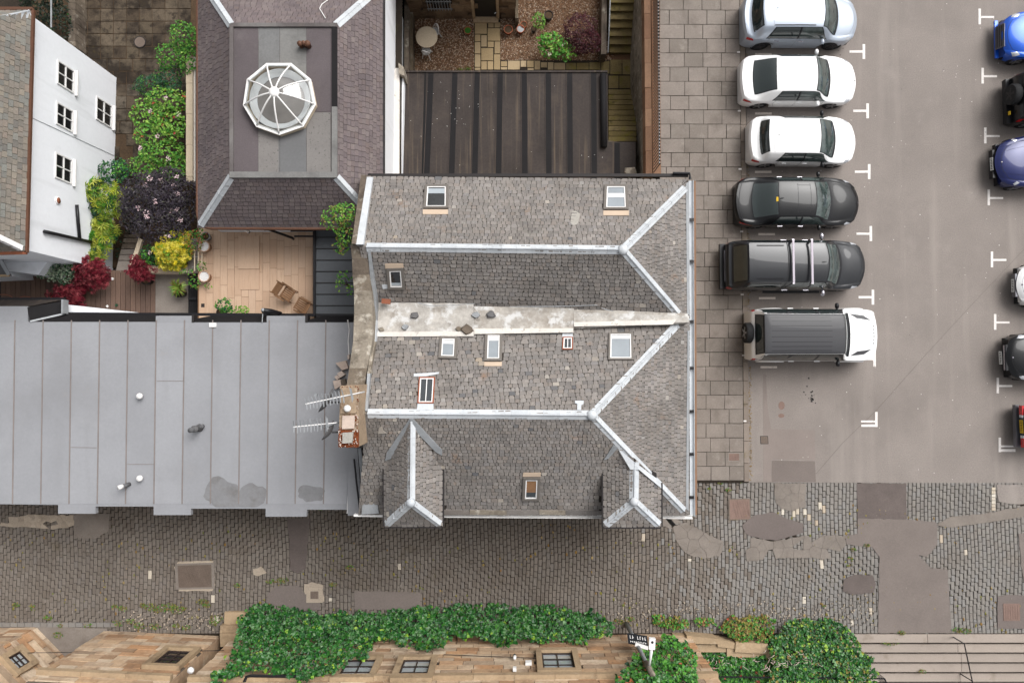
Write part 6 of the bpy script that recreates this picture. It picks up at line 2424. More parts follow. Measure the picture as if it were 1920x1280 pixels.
    def gap(s, pts, w=.011):
        """panel gap drawn as a narrow ribbon through (x,v) points"""
        mb = MB()
        P = []
        for i in range(len(pts) - 1):
            for k in range(6):
                f = k / 6
                P.append((pts[i][0] + (pts[i + 1][0] - pts[i][0]) * f, pts[i][1] + (pts[i + 1][1] - pts[i][1]) * f))
        P.append(pts[-1])
        Q = [s.S(x, v) for x, v in P]
        rows = []
        for i, q in enumerate(Q):
            d = (Q[min(i + 1, len(Q) - 1)] - Q[max(i - 1, 0)]).normalized()
            x, v = P[i]
            n = (s.S(min(x + .002, 1), v) - s.S(max(x - .002, 0), v)).cross(s.S(x, min(v + .01, 10)) - s.S(x, max(v - .01, 0)))
            n = n.normalized() if n.length > 1e-12 else Vector((0, 0, 1))
            if n.dot(q - s.o - Vector((0, 0, .6))) < 0:
                n = -n
            sd = n.cross(d).normalized() * w / 2
            rows.append([q + n * .0035 - sd, q + n * .0035 + sd])
        mb.grid(rows)
        mb.build('panel_gap', s.gapm, s.t)

    def wheel(s, x, y, r, rim, sg):
        c = s.T(x, y, r)
        rot = s.R @ Matrix.Rotation(-math.pi / 2 * sg, 3, 'X')
        mb = MB()
        w = .11
        mb.lathe([(r * .66, -w), (r * .93, -w), (r, -w * .75), (r, w * .75), (r * .94, w), (r * .68, w), (r * .66, w * .7)], c, 26, rot=rot)
        wo = smooth_by_angle(mb.build('wheel', MATS['tyre'], s.t), 50)
        mb = MB()
        mb.lathe([(r * .67, w * .95), (r * .62, w * .9), (r * .6, w * .4), (0, w * .35)], c, 26, rot=rot)
        smooth_by_angle(mb.build('rim', MATS['trim_black'], wo), 40)
        mb = MB()
        for k in range(5):
            a = 2 * math.pi * k / 5 + .3
            d = Vector((math.cos(a), math.sin(a), 0))
            p0, p1 = d * .03, d * r * .64
            mb.bar(c + rot @ (p0 + Vector((0, 0, w * .92))), c + rot @ (p1 + Vector((0, 0, w * .92))), r * .17, .03, up=rot @ Vector((0, 0, 1)))
        mb.lathe([(r * .18, w * .8), (r * .16, w * .98), (0, w)], c, 14, rot=rot)
        mb.lathe([(r * .6, w * .9), (r * .67, w * .93), (r * .68, w * .9)], c, 26, rot=rot)
        o = mb.build('spokes', MATS[rim], wo)
        o['kind'] = 'stuff'

    def mirrors(s, x, mat, out=.12, size=(.12, .2, .13)):
        for sg in (-1, 1):
            base = s.S(x, 2.05 if sg > 0 else 7.95)
            mb = MB()
            c = base + s.R @ Vector((-.02, sg * out, 0)) + Vector((0, 0, .05))
            P = [(.02, -.5), (.75, -.42), (1, 0), (.8, .42), (.02, .5)]
            mb.lathe([(max(.001, a * size[0] * .62), b * size[1]) for a, b in P], c, 12, rot=s.R @ Matrix.Rotation(math.pi / 2, 3, 'X'))
            mb.bar(base, c, .05, .04)
            mb.build('wing_mirror', mat if not isinstance(mat, str) else MATS[mat], s.t, True)

    def handles(s, xs, mat):
        for x in xs:
            for sg in (0, 1):
                v = 1.72
                a, b = s.S(x - .022, v if sg else 10 - v), s.S(x + .022, v if sg else 10 - v)
                n = s.R @ Vector((0, 1 if sg else -1, 0))
                mb = MB()
                mb.bar(a + n * .018, b + n * .018, .03, .022)
                mb.build('door_handle', mat, s.t)

    def plate(s, front, mat, z=.5, w=.5, tilt=.3):
        x = 1.0 if front else 0.0
        p = s.S(x, 5)
        d = s.R @ Vector((1 if front else -1, 0, 0))
        c = Vector((p.x, p.y, z)) + d * .02
        rot = s.R @ Matrix.Rotation(-tilt if front else tilt, 3, 'Y')
        mb = MB()
        mb.box(c, (.02, w, .12), rot=rot)
        pl = mb.build('number_plate', MATS[mat], s.t)
        mb = MB()
        R = random.Random(int(s.o.y * 10))
        for k in range(7):
            if k == 4:
                pass
            yy = (k - 3) * w * .125
            mb.box(c + rot @ Vector((.0115 if front else -.0115, yy, 0)), (.004, w * .045, .075), rot=rot)
            mb.box(c + rot @ Vector((.012 if front else -.012, yy + w * .03, R.choice((-.03, 0, .03)))), (.004, w * .06, .016), rot=rot)
        o = mb.build('plate_text', MATS['trim_black'], pl)
        o['kind'] = 'stuff'

    def standard(s, glass='car_glass', rglass='car_glass', doors=(.26, .47, .68), sides=True):
        p = s.p
        s.patch('windscreen_border', [(p['wt'] + .002, 3.03), (p['wb'] - .005, 3.02), (p['wb'] - .005, 6.98), (p['wt'] + .002, 6.97)], 'trim_black', 8, 14, off=.004)
        s.patch('rear_window_border', [(p['rgb'] + .006, 3.17), (p['rr'] - .003, 3.12), (p['rr'] - .003, 6.88), (p['rgb'] + .006, 6.83)], 'trim_black', 8, 14, off=.004)
        if sides:
            s.both('window_surround', [(doors[0] - .06, 2.05), (doors[2] + .045, 2.03), (doors[2] - .052, 2.97), (doors[0] + .01, 2.97)], 'trim_black', nu=14, nv=6, off=.004)
        s.patch('windscreen', [(p['wt'] + .008, 3.12), (p['wb'] - .012, 3.1), (p['wb'] - .012, 6.9), (p['wt'] + .008, 6.88)], glass, 8, 14)
        s.patch('rear_window', [(p['rgb'] + .012, 3.25), (p['rr'] - .01, 3.2), (p['rr'] - .01, 6.8), (p['rgb'] + .012, 6.75)], rglass, 8, 14)
        if sides:
            d0, d1, d2 = doors
            s.both('side_window', [(d1 + .008, 2.06), (d2 + .035, 2.08), (d2 - .06, 2.94), (d1 + .008, 2.94)], glass)
            s.both('side_window', [(d0 - .05, 2.1), (d1 - .008, 2.06), (d1 - .008, 2.94), (d0 + .02, 2.94)], rglass)
        for x0 in (d1 if sides else .47,):
            s.gap([(x0, 2.1), (x0 - .005, 1.2), (x0, .35)])
            s.gap([(x0, 7.9), (x0 - .005, 8.8), (x0, 9.65)])
        s.gap([(doors[2] + .02, 2.1), (doors[2] + .03, 1.2), (doors[2] + .01, .35)])
        s.gap([(doors[2] + .02, 7.9), (doors[2] + .03, 8.8), (doors[2] + .01, 9.65)])
        s.gap([(doors[0] - .02, 2.1), (doors[0] - .04, 1.3), (doors[0], .6)])
        s.gap([(doors[0] - .02, 7.9), (doors[0] - .04, 8.7), (doors[0], 9.4)])
        # bonnet outline and wiper cowl
        s.gap([(p['wb'] + .015, 2.9), (.86, 2.95), (.945, 3.1), (.962, 4), (.965, 5), (.962, 6), (.945, 6.9), (.86, 7.05), (p['wb'] + .015, 7.1)])
        s.patch('cowl', [(p['wb'] - .014, 3.05), (p['wb'] + .008, 3.05), (p['wb'] + .008, 6.95), (p['wb'] - .014, 6.95)], 'trim_black', 2, 12, off=.006)
        for v in (3.5, 5.3):
            mb = MB()
            a, b = s.S(p['wb'] - .01, v) + Vector((0, 0, .02)), s.S(p['wb'] - .05, v + 1.4) + Vector((0, 0, .02))
            mb.bar(a, b, .018, .015)
            mb.build('wiper', MATS['trim_black'], s.t)


WHITE = paint('paint_white', (.80, .80, .80, 1), rough=.3)
c = Car('silver', 'silver crossover car at the top of the left row, cut by the frame', 1497, 38, paint('paint_silver', C(196, 206, 220), .35), L=4.56, Wd=1.87, Ht=1.6, rgb=.06, rr=.135, wt=.645, wb=.80, tail=1.12, hoodr=1.06, hoodf=.86, belt=1.02, bowf=.3, bowr=.2, rim='alloy_dark', roofw=.7, wr=.36, gap='gap_soft')
c.standard('car_glass_pale', 'car_glass', (.22, .46, .70))
c.mirrors(.7, c.mat)
c.handles((.27, .5), MATS['chrome'])
c.both('tail_light', [(.008, 1.7), (.06, 1.65), (.05, 1.95), (.008, 2.2)], 'lamp_red')
c.both('headlight', [(.93, 2.1), (.975, 1.9), (.975, 2.5), (.935, 2.6)], 'lamp_clear')
c.both('roof_rail', [(.22, 3.12), (.58, 3.12), (.58, 3.2), (.22, 3.2)], 'trim_black', nv=2, off=.02)
c.patch('shark_fin', [(.235, 4.93), (.265, 4.97), (.265, 5.03), (.235, 5.07)], 'trim_black', 2, 2, off=.05)
c.patch('fuel_flap', [(.15, 1.55), (.185, 1.55), (.185, 1.75), (.15, 1.75)], 'alloy_dark', 2, 2)
c.gap([(.215, 3.05), (.215, 5), (.215, 6.95)])
c.both('wheel_arch_trim', [(.1, .55), (.27, .55), (.27, .66), (.1, .66)], 'trim_black', nu=10, nv=1, off=.006)

c = Car('white', 'white fastback saloon car with black rear window, second in the left row', 1496, 151, WHITE, L=4.62, Wd=1.83, Ht=1.42, rgb=.09, rr=.27, wt=.605, wb=.745, tail=.99, hoodr=.95, hoodf=.73, belt=.9, roofw=.72, gap='gap_soft')
c.standard('car_glass_pale', 'car_glass', (.3, .47, .7))
c.mirrors(.665, WHITE)
c.handles((.3, .49), MATS['paint_white'])
c.both('tail_light', [(.006, 1.6), (.075, 1.55), (.05, 1.85), (.008, 2.15)], 'lamp_red')
c.both('headlight', [(.93, 2.1), (.975, 1.9), (.975, 2.35), (.935, 2.5)], 'lamp_clear')
c.patch('badge', [(.978, 4.9), (.988, 4.9), (.988, 5.1), (.978, 5.1)], 'alloy_dark', 2, 2)
c.patch('shark_fin', [(.285, 4.9), (.315, 4.96), (.315, 5.04), (.285, 5.1)], 'paint_white', 2, 2, off=.05)
c.gap([(.05, 3), (.045, 5), (.05, 7)])

c = Car('white', 'white hatchback car with dark side glass, third in the left row', 1502.5, 265, WHITE, L=4.24, Wd=1.8, Ht=1.47, yaw=-.006, rgb=.07, rr=.145, wt=.605, wb=.775, tail=1.05, hoodr=1.0, hoodf=.8, belt=.95, roofw=.73, gap='gap_soft')
c.standard('car_glass_pale', 'car_glass', (.27, .48, .71))
c.mirrors(.69, 'trim_black')
c.handles((.31, .52), MATS['paint_white'])
c.both('tail_light', [(.006, 1.6), (.07, 1.6), (.06, 1.95), (.008, 2.1)], 'lamp_red')
c.both('headlight', [(.925, 2.0), (.97, 1.8), (.97, 2.35), (.93, 2.5)], 'lamp_clear')
c.patch('shark_fin', [(.22, 4.95), (.24, 4.97), (.24, 5.03), (.22, 5.05)], 'trim_black', 2, 2, off=.04)
c.gap([(.185, 3.05), (.185, 5), (.185, 6.95)])

BLK = paint('paint_black', (.006, .006, .007, 1), rough=.3, coat=.45)
c = Car('black', 'glossy black four-door coupe with yellow sticker, fourth in the left row', 1493, 379.5, BLK, L=4.94, Wd=1.87, Ht=1.4, rgb=.12, rr=.315, wt=.6, wb=.755, tail=.99, hoodr=.96, hoodf=.74, belt=.92, bowf=.36, bowr=.26, roofw=.72, wheels=(.19, .8))
c.standard('car_glass_pale', 'car_glass', (.3, .5, .71))
c.mirrors(.685, BLK)
c.handles((.345, .53), MATS['chrome'])
c.both('tail_light', [(.006, 1.75), (.11, 1.6), (.08, 1.85), (.008, 2.15)], 'lamp_red')
c.both('headlight', [(.92, 2.1), (.975, 1.8), (.97, 2.2), (.93, 2.5)], 'lamp_clear')
c.both('window_trim', [(.22, 2.1), (.735, 2.08), (.735, 2.13), (.22, 2.15)], 'chrome', nu=20, nv=1, off=.01)
c.patch('rear_sticker', [(.293, 4.86), (.308, 4.86), (.308, 5.35), (.293, 5.35)], 'plate_yellow', 2, 4, off=.012)
c.patch('shark_fin', [(.325, 4.93), (.35, 4.97), (.35, 5.03), (.325, 5.07)], 'trim_black', 2, 2, off=.05)
c.patch('boot_edge', [(.03, 2.9), (.036, 2.9), (.036, 7.1), (.03, 7.1)], 'trim_black', 1, 16, off=.008)
c.gap([(.46, 3.3), (.46, 6.7)])
c.gap([(.56, 3.3), (.56, 6.7)])
c.gap([(.46, 3.5), (.56, 3.5)])
c.gap([(.46, 6.5), (.56, 6.5)])
c.patch('badge', [(.985, 4.9), (.996, 4.9), (.996, 5.1), (.985, 5.1)], 'chrome', 2, 2)

GRY = paint('paint_graphite', (.02, .021, .024, 1), .2, rough=.3, coat=.6)
c = Car('pickup', 'dark grey pickup with canopy and two silver roof bars in the left row', 1488, 499, GRY, L=5.38, Wd=1.88, Ht=1.8, rgb=.03, rr=.115, wt=.665, wb=.8, tail=1.12, hoodr=1.16, hoodf=.98, belt=1.12, bowf=.4, bowr=.05, box=.35, roofw=.74, wheels=(.2, .83), wr=.38, rim='alloy_dark')
c.t['category'] = 'pickup'
c.standard('car_glass_pale', 'car_glass', (.43, .57, .72))
c.both('canopy_window', [(.1, 2.2), (.37, 2.15), (.36, 2.75), (.14, 2.8)], 'car_glass')
c.gap([(.385, .4), (.38, 2), (.385, 3), (.385, 5), (.385, 7), (.38, 8), (.385, 9.6)], .03)
c.mirrors(.7, 'chrome', .16, (.14, .24, .17))
c.handles((.42, .585), MATS['chrome'])
c.both('tail_light', [(.004, 1.3), (.035, 1.3), (.035, 1.95), (.004, 1.95)], 'lamp_red')
c.both('headlight', [(.93, 2.0), (.98, 1.7), (.975, 2.3), (.93, 2.5)], 'lamp_clear')
for x in (.418, .553):
    mb = MB()
    a, b = c.S(x, 2.75), c.S(x, 7.25)
    a.z = b.z = 1.93
    mb.bar(a, b, .075, .04)
    rb_ = mb.build('roof_bar', MATS['bar_silver'], c.t)
    for q in (a, b):
        mb = MB()
        mb.bar(q, q - Vector((0, 0, .2)), .08, .06)
        mb.build('bar_foot', MATS['chrome'], rb_)
c.both('canopy_rail', [(.17, 3.25), (.36, 3.25), (.36, 3.36), (.17, 3.36)], 'trim_black', nv=2, off=.02)
c.patch('canopy_spoiler', [(.115, 3.1), (.15, 3.2), (.15, 6.8), (.115, 6.9)], 'paint_graphite', 3, 12, off=.03)
mb = MB()
mb.box(c.T(-2.72, 0, .55), (.2, 1.75, .2))
mb.build('rear_bumper', MATS['trim_black'], c.t)
mb = MB()
mb.box(c.T(-2.68, 0, .75), (.05, 1.2, .06))
mb.build('bumper_strip', MATS['chrome'], c.t)
for sg in (-1, 1):
    mb = MB()
    mb.bar(c.T(-1.1, sg * .95, .38), c.T(1.1, sg * .95, .38), .12, .06)
    mb.build('side_step', MATS['trim_black'], c.t)
c.both('window_trim', [(.4, 2.08), (.745, 2.06), (.745, 2.1), (.4, 2.12)], 'chrome', nu=16, nv=1, off=.01)
c.patch('aerial', [(.62, 4.95), (.645, 4.97), (.645, 5.03), (.62, 5.05)], 'trim_black', 2, 2, off=.05)

c = Car('suv', 'boxy white off-roader with dark grey roof and rear spare wheel', 1520, 628.5, WHITE, L=4.86, Wd=1.98, Ht=1.93, rgb=.012, rr=.055, wt=.655, wb=.755, tail=1.2, hoodr=1.24, hoodf=1.1, belt=1.22, bowf=.3, bowr=.1, box=.85, roofw=.66, wheels=(.19, .82), wr=.4, gap='gap_soft')
c.t['category'] = 'off-roader'
DGY = paint('paint_roof_grey', C(70, 70, 73, .8), 0, rough=.5, coat=.2)
c.standard('car_glass', 'car_glass', (.26, .47, .68))
c.both('pillar_panel', [(.012, 2.03), (.745, 2.03), (.66, 2.98), (.05, 2.98)], 'trim_black', nu=24, nv=6, off=.004)
c.patch('roof_panel', [(.05, 2.75), (.662, 2.75), (.662, 7.25), (.05, 7.25)], 'paint_roof_grey', 24, 16, off=.008)
for v in (3.35, 3.75, 4.2, 4.7, 5.3, 5.8, 6.25, 6.65):
    c.patch('roof_groove', [(.1, v - .02), (.56, v - .02), (.56, v + .02), (.1, v + .02)], 'trim_black', 8, 1, off=.0105)
c.gap([(.58, 3.2), (.58, 6.8)], .02)
c.both('bonnet_insert', [(.775, 3.12), (.89, 3.2), (.945, 3.62), (.83, 3.5)], 'paint_roof_grey', off=.012)
c.both('side_window', [(.05, 2.12), (.24, 2.12), (.24, 2.88), (.05, 2.88)], 'car_glass')
c.mirrors(.675, 'trim_black', .12, (.13, .22, .16))
c.handles((.31, .52), WHITE)
c.both('tail_light', [(.003, 1.4), (.02, 1.4), (.02, 2.5), (.003, 2.5)], 'lamp_red')
c.both('headlight', [(.965, 1.6), (.995, 1.6), (.995, 2.0), (.965, 2.0)], 'lamp_clear')
for wx in (.19, .82):
    for sg in (-1, 1):
        mb = MB()
        P = []
        for k in range(13):
            a = math.pi * k / 12
            P.append(c.T((wx - .5) * 4.86 + .5 * math.cos(a), sg * .985, .42 + .5 * math.sin(a)))
        mb.tube(P, .055, 6)
        mb.build('wheel_arch', WHITE, c.t, True)
for k in range(6):
    c.patch('bonnet_letter', [(.955, 4.1 + k * .33), (.963, 4.1 + k * .33), (.963, 4.22 + k * .33), (.955, 4.22 + k * .33)], 'gap_dark', 1, 2, off=.008)


def spare(car, x, y, z, r, w, mat='tyre', cap='alloy'):
    rot = car.R @ Matrix.Rotation(-math.pi / 2, 3, 'Y')
    p = car.T(x, y, z)
    mb = MB()
    mb.lathe([(r * .55, -w), (r * .9, -w), (r, -w * .7), (r, w * .7), (r * .93, w), (r * .6, w)], p, 28, rot=rot)
    sp = smooth_by_angle(mb.build('spare_wheel', MATS[mat], car.t), 50)
    mb = MB()
    for k in range(5):
        a = 2 * math.pi * k / 5
        d = Vector((math.cos(a), math.sin(a), 0))
        mb.bar(p + rot @ (d * .02 + Vector((0, 0, w * .9))), p + rot @ (d * r * .6 + Vector((0, 0, w * .9))), r * .2, .03, up=rot @ Vector((0, 0, 1)))
    mb.lathe([(r * .6, w * .5), (0, w * .5)], p, 20, rot=rot)
    o = mb.build('spokes', MATS[cap], sp)
    o['kind'] = 'stuff'


spare(c, -2.52, .08, 1.0, .39, .13)

GR = 'cars parked on the right'
BLU = paint('paint_blue', C(24, 84, 190, .9), .3, rough=.3)
c = Car('blue', 'bright blue car nosing in at the top right corner', 1980, 69, BLU, L=4.2, Wd=1.86, Ht=1.44, yaw=math.pi - .03, hoodr=.97, hoodf=.8, bowf=.34, belt=.92, group=GR)
c.standard()
c.mirrors(.68, BLU)
c.both('headlight', [(.905, 2.35), (.965, 1.9), (.968, 2.6), (.915, 2.9)], 'lamp_clear')
p = c.T(c.L / 2 - .01, 0, .56)
mb = MB()
rot = c.R @ Matrix.Rotation(-.35, 3, 'Y')
mb.box(p, (.05, .92, .36), rot=rot)
gr_ = mb.build('grille', MATS['grille_grey'], c.t)
for k in range(5):
    mb = MB()
    mb.box(p + rot @ Vector((.03, 0, -.14 + .07 * k)), (.02, .84, .018), rot=rot)
    mb.build('grille_bar', MATS['trim_black'], gr_)
c.plate(True, 'plate_white', .46)
mb = MB()
mb.box(c.T(c.L / 2 - .03, 0, .3), (.12, 1.5, .08), rz=math.pi)
mb.build('splitter', MATS['paint_blue'], c.t)

c = Car('black4x4', 'black off-roader with covered spare wheel at the right edge', 1995, 186, BLK, L=4.1, Wd=1.87, Ht=1.82, rgb=.012, rr=.06, wt=.68, wb=.76, tail=1.15, hoodr=1.1, hoodf=1.0, belt=1.12, bowr=.12, box=.8, roofw=.68, wr=.4, yaw=.02, group=GR)
c.standard()
c.both('tail_light', [(.004, 1.5), (.03, 1.5), (.03, 2.1), (.004, 2.1)], 'lamp_red')
spare(c, -2.2, .1, 1.02, .39, .14, 'tyre', 'trim_black')
mb = MB()
mb.box(c.T(-2.08, 0, .5), (.22, 1.75, .22))
mb.build('rear_bumper', MATS['trim_black'], c.t)
mb = MB()
mb.box(c.T(-2.17, -.52, .72), (.05, .14, .08))
mb.build('indicator', MATS['plate_yellow'], c.t)

NAVY = paint('paint_navy', C(34, 42, 96, .8), .2, rough=.3)
c = Car('navy', 'slate blue saloon with number plate nosing in from the right', 1985, 302.5, NAVY, L=4.9, Wd=1.98, Ht=1.44, yaw=math.pi + .02, hoodr=.96, hoodf=.78, bowf=.5, belt=.9, group=GR)
c.standard()
c.both('headlight', [(.895, 2.5), (.94, 2.0), (.945, 2.25), (.905, 2.8)], 'lamp_clear')
c.patch('badge', [(.955, 4.93), (.965, 4.93), (.965, 5.07), (.955, 5.07)], 'chrome', 2, 2)
c.both('bonnet_crease', [(.8, 3.5), (.94, 3.7), (.94, 3.74), (.8, 3.56)], 'paint_navy', nu=6, nv=1, off=.015)
mb = MB()
mb.box(c.T(c.L / 2 - .04, 0, .42), (.08, 1.1, .22), rz=math.pi)
mb.build('grille', MATS['trim_black'], c.t)
c.plate(True, 'plate_white', .5)

c = Car('whiter', 'white car whose nose just shows at the right edge', 2012, 534, WHITE, L=4.3, Wd=1.7, Ht=1.45, yaw=math.pi, bowf=.42, hoodf=.78, gap='gap_soft', group=GR)
c.standard()
c.both('headlight', [(.9, 2.6), (.955, 2.0), (.955, 2.6), (.91, 3.0)], 'lamp_clear')
mb = MB()
mb.box(c.T(c.L / 2 - .03, 0, .5), (.07, .9, .2), rz=math.pi)
mb.build('grille', MATS['grille_grey'], c.t)
c.plate(True, 'plate_white', .48)
c.patch('badge', [(.96, 4.9), (.972, 4.9), (.972, 5.1), (.96, 5.1)], 'chrome', 2, 2)

c = Car('blackm', 'black car with chrome grille bar nosing in from the right', 1996, 667, BLK, L=4.5, Wd=1.85, Ht=1.46, yaw=math.pi + .03, bowf=.4, hoodf=.82, group=GR)
c.standard()
c.both('headlight', [(.895, 2.4), (.955, 1.9), (.96, 2.5), (.9, 2.9)], 'lamp_clear')
mb = MB()
mb.box(c.T(c.L / 2 - .02, 0, .6), (.06, .95, .07), rz=math.pi)
mb.build('grille_bar', MATS['chrome'], c.t)
mb = MB()
mb.box(c.T(c.L / 2 - .05, 0, .56), (.08, 1.0, .24), rz=math.pi)
mb.build('grille', MATS['trim_black'], c.t)
c.patch('badge', [(.953, 4.93), (.963, 4.93), (.963, 5.07), (.953, 5.07)], 'chrome', 2, 2)
c.plate(True, 'plate_white', .42)

TEAL = paint('paint_teal', C(54, 66, 72, .8), .3, rough=.3)
c = Car('classic', 'dark teal older saloon with yellow rear plate at the right edge', 2023, 796, TEAL, L=4.4, Wd=1.62, Ht=1.4, yaw=.03, rgb=.18, rr=.3, wt=.6, wb=.7, tail=.96, bowr=.05, belt=.9, box=.3, group=GR)
c.standard()
mb = MB()
mb.box(c.T(-2.22, 0, .45), (.16, 1.62, .16))
mb.build('rear_bumper', MATS['grille_grey'], c.t)
for sg in (-1, 1):
    mb = MB()
    mb.box(c.T(-2.16, sg * .62, .72), (.12, .36, .17))
    mb.build('tail_light', MATS['lamp_red'], c.t)
    mb = MB()
    mb.box(c.T(-2.17, sg * .39, .72), (.12, .1, .15))
    mb.build('reverse_light', MATS['lamp_clear'], c.t)
c.plate(False, 'plate_yellow', .72)
c.patch('badge', [(.03, 4.85), (.045, 4.85), (.045, 5.15), (.03, 5.15)], 'chrome', 2, 2)
# ================================================================== plants
def leafmat(name, cols, k=.8, rough=.5):
    M(name, [C(*c, k) for c in cols], n1=(1.5, .12), n2=None, rough=rough, spec=.35, bump=None)
    m = MATS[name]
    b = m.node_tree.nodes['Principled BSDF']
    return m


leafmat('leaf_ivy', [(22, 66, 26), (34, 92, 34), (54, 116, 40), (14, 48, 22), (74, 130, 50), (36, 96, 40), (110, 150, 98), (20, 66, 28), (44, 108, 44)], .7, .36)
leafmat('leaf_ivy_lime', [(120, 160, 44), (150, 180, 60), (96, 150, 40)], .7)
leafmat('leaf_green', [(54, 116, 34), (74, 140, 44), (92, 156, 54), (40, 96, 30), (110, 170, 70)], .7)
leafmat('leaf_lime', [(96, 150, 46), (128, 174, 62), (74, 130, 40), (150, 186, 80), (104, 160, 54), (136, 154, 72)], .75)
leafmat('leaf_deep', [(24, 70, 44), (34, 88, 54), (48, 104, 70), (20, 58, 36), (66, 120, 84)], .65)
leafmat('leaf_mexican', [(170, 184, 56), (196, 200, 80), (140, 164, 46), (210, 210, 110), (120, 150, 40)], .75)
leafmat('leaf_black', [(48, 40, 52), (60, 52, 62), (38, 30, 42), (76, 68, 78), (52, 44, 50), (84, 84, 70)], .7)
leafmat('leaf_silver', [(150, 168, 140), (176, 190, 160), (110, 140, 104), (200, 208, 184), (84, 120, 84)], .75)
leafmat('leaf_acer', [(120, 30, 48), (146, 50, 64), (90, 22, 36), (176, 86, 92), (74, 18, 30)], .75)
leafmat('leaf_yellow', [(220, 204, 50), (236, 220, 84), (190, 184, 40), (240, 226, 110), (160, 172, 40)], .8)
leafmat('leaf_maroon', [(66, 24, 34), (84, 32, 42), (52, 18, 26), (98, 44, 52)], .7)
leafmat('leaf_olive', [(112, 112, 44), (136, 124, 56), (92, 104, 40), (150, 130, 70), (128, 96, 60)], .75)
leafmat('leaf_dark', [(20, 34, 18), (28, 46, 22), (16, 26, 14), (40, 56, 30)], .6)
leafmat('petal_pink', [(222, 196, 200), (206, 172, 178), (232, 214, 214)], .85)
leafmat('petal_white', [(238, 234, 214), (230, 220, 190)], .85)
leafmat('leaf_red_tip', [(150, 60, 50), (172, 84, 60), (190, 120, 70)], .75)
M('bark', [C(104, 84, 66)], n1=(2, .2), n2=(20, .3), bump=(30, .6))
RL = random.Random(21)


def leaf(mb, p, n, L, w, m=0, shape='oval', fold=.15):
    """one leaf lying on normal n"""
    n = n.normalized()
    a = n.orthogonal().normalized()
    a = (Matrix.Rotation(RL.uniform(0, 6.283), 3, n) @ a).normalized()
    b = n.cross(a)
    r = RL.random()
    if shape == 'oval':
        V = [p - a * L * .5, p + b * w * .5 + n * w * fold, p + a * L * .5 - n * L * .08, p - b * w * .5 + n * w * fold]
        mb.add(V, [(0, 1, 2), (0, 2, 3)], m, r)
    elif shape == 'ivy':
        V = [p - a * L * .45, p + b * w * .55 - a * L * .3 + n * .01, p + b * w * .42 + a * L * .1 + n * .012, p + a * L * .55 - n * L * .06, p - b * w * .42 + a * L * .1 + n * .012, p - b * w * .55 - a * L * .3 + n * .01]
        mb.add(V, [(0, 1, 2, 3), (0, 3, 4, 5)], m, r)
    elif shape == 'palm':
        k = 7
        for i in range(k):
            an = (i - (k - 1) / 2) * .62
            d = a * math.cos(an) + b * math.sin(an)
            s = b * math.cos(an) - a * math.sin(an)
            l = L * (1 - .08 * abs(i - 3))
            V = [p, p + d * l * .55 + s * w * .5 + n * .02, p + d * l - n * l * .12, p + d * l * .55 - s * w * .5 + n * .02]
            mb.add(V, [(0, 1, 2), (0, 2, 3)], m, min(.999, max(0, r + RL.uniform(-.08, .08))))
    elif shape == 'blade':
        d = a
        V = [p - b * w * .5, p + b * w * .5, p + d * L * .6 + n * L * .25 + b * w * .3, p + d * L + n * L * .15, p + d * L * .6 + n * L * .25 - b * w * .3]
        mb.add(V, [(0, 1, 2, 4), (4, 2, 3)], m, r)


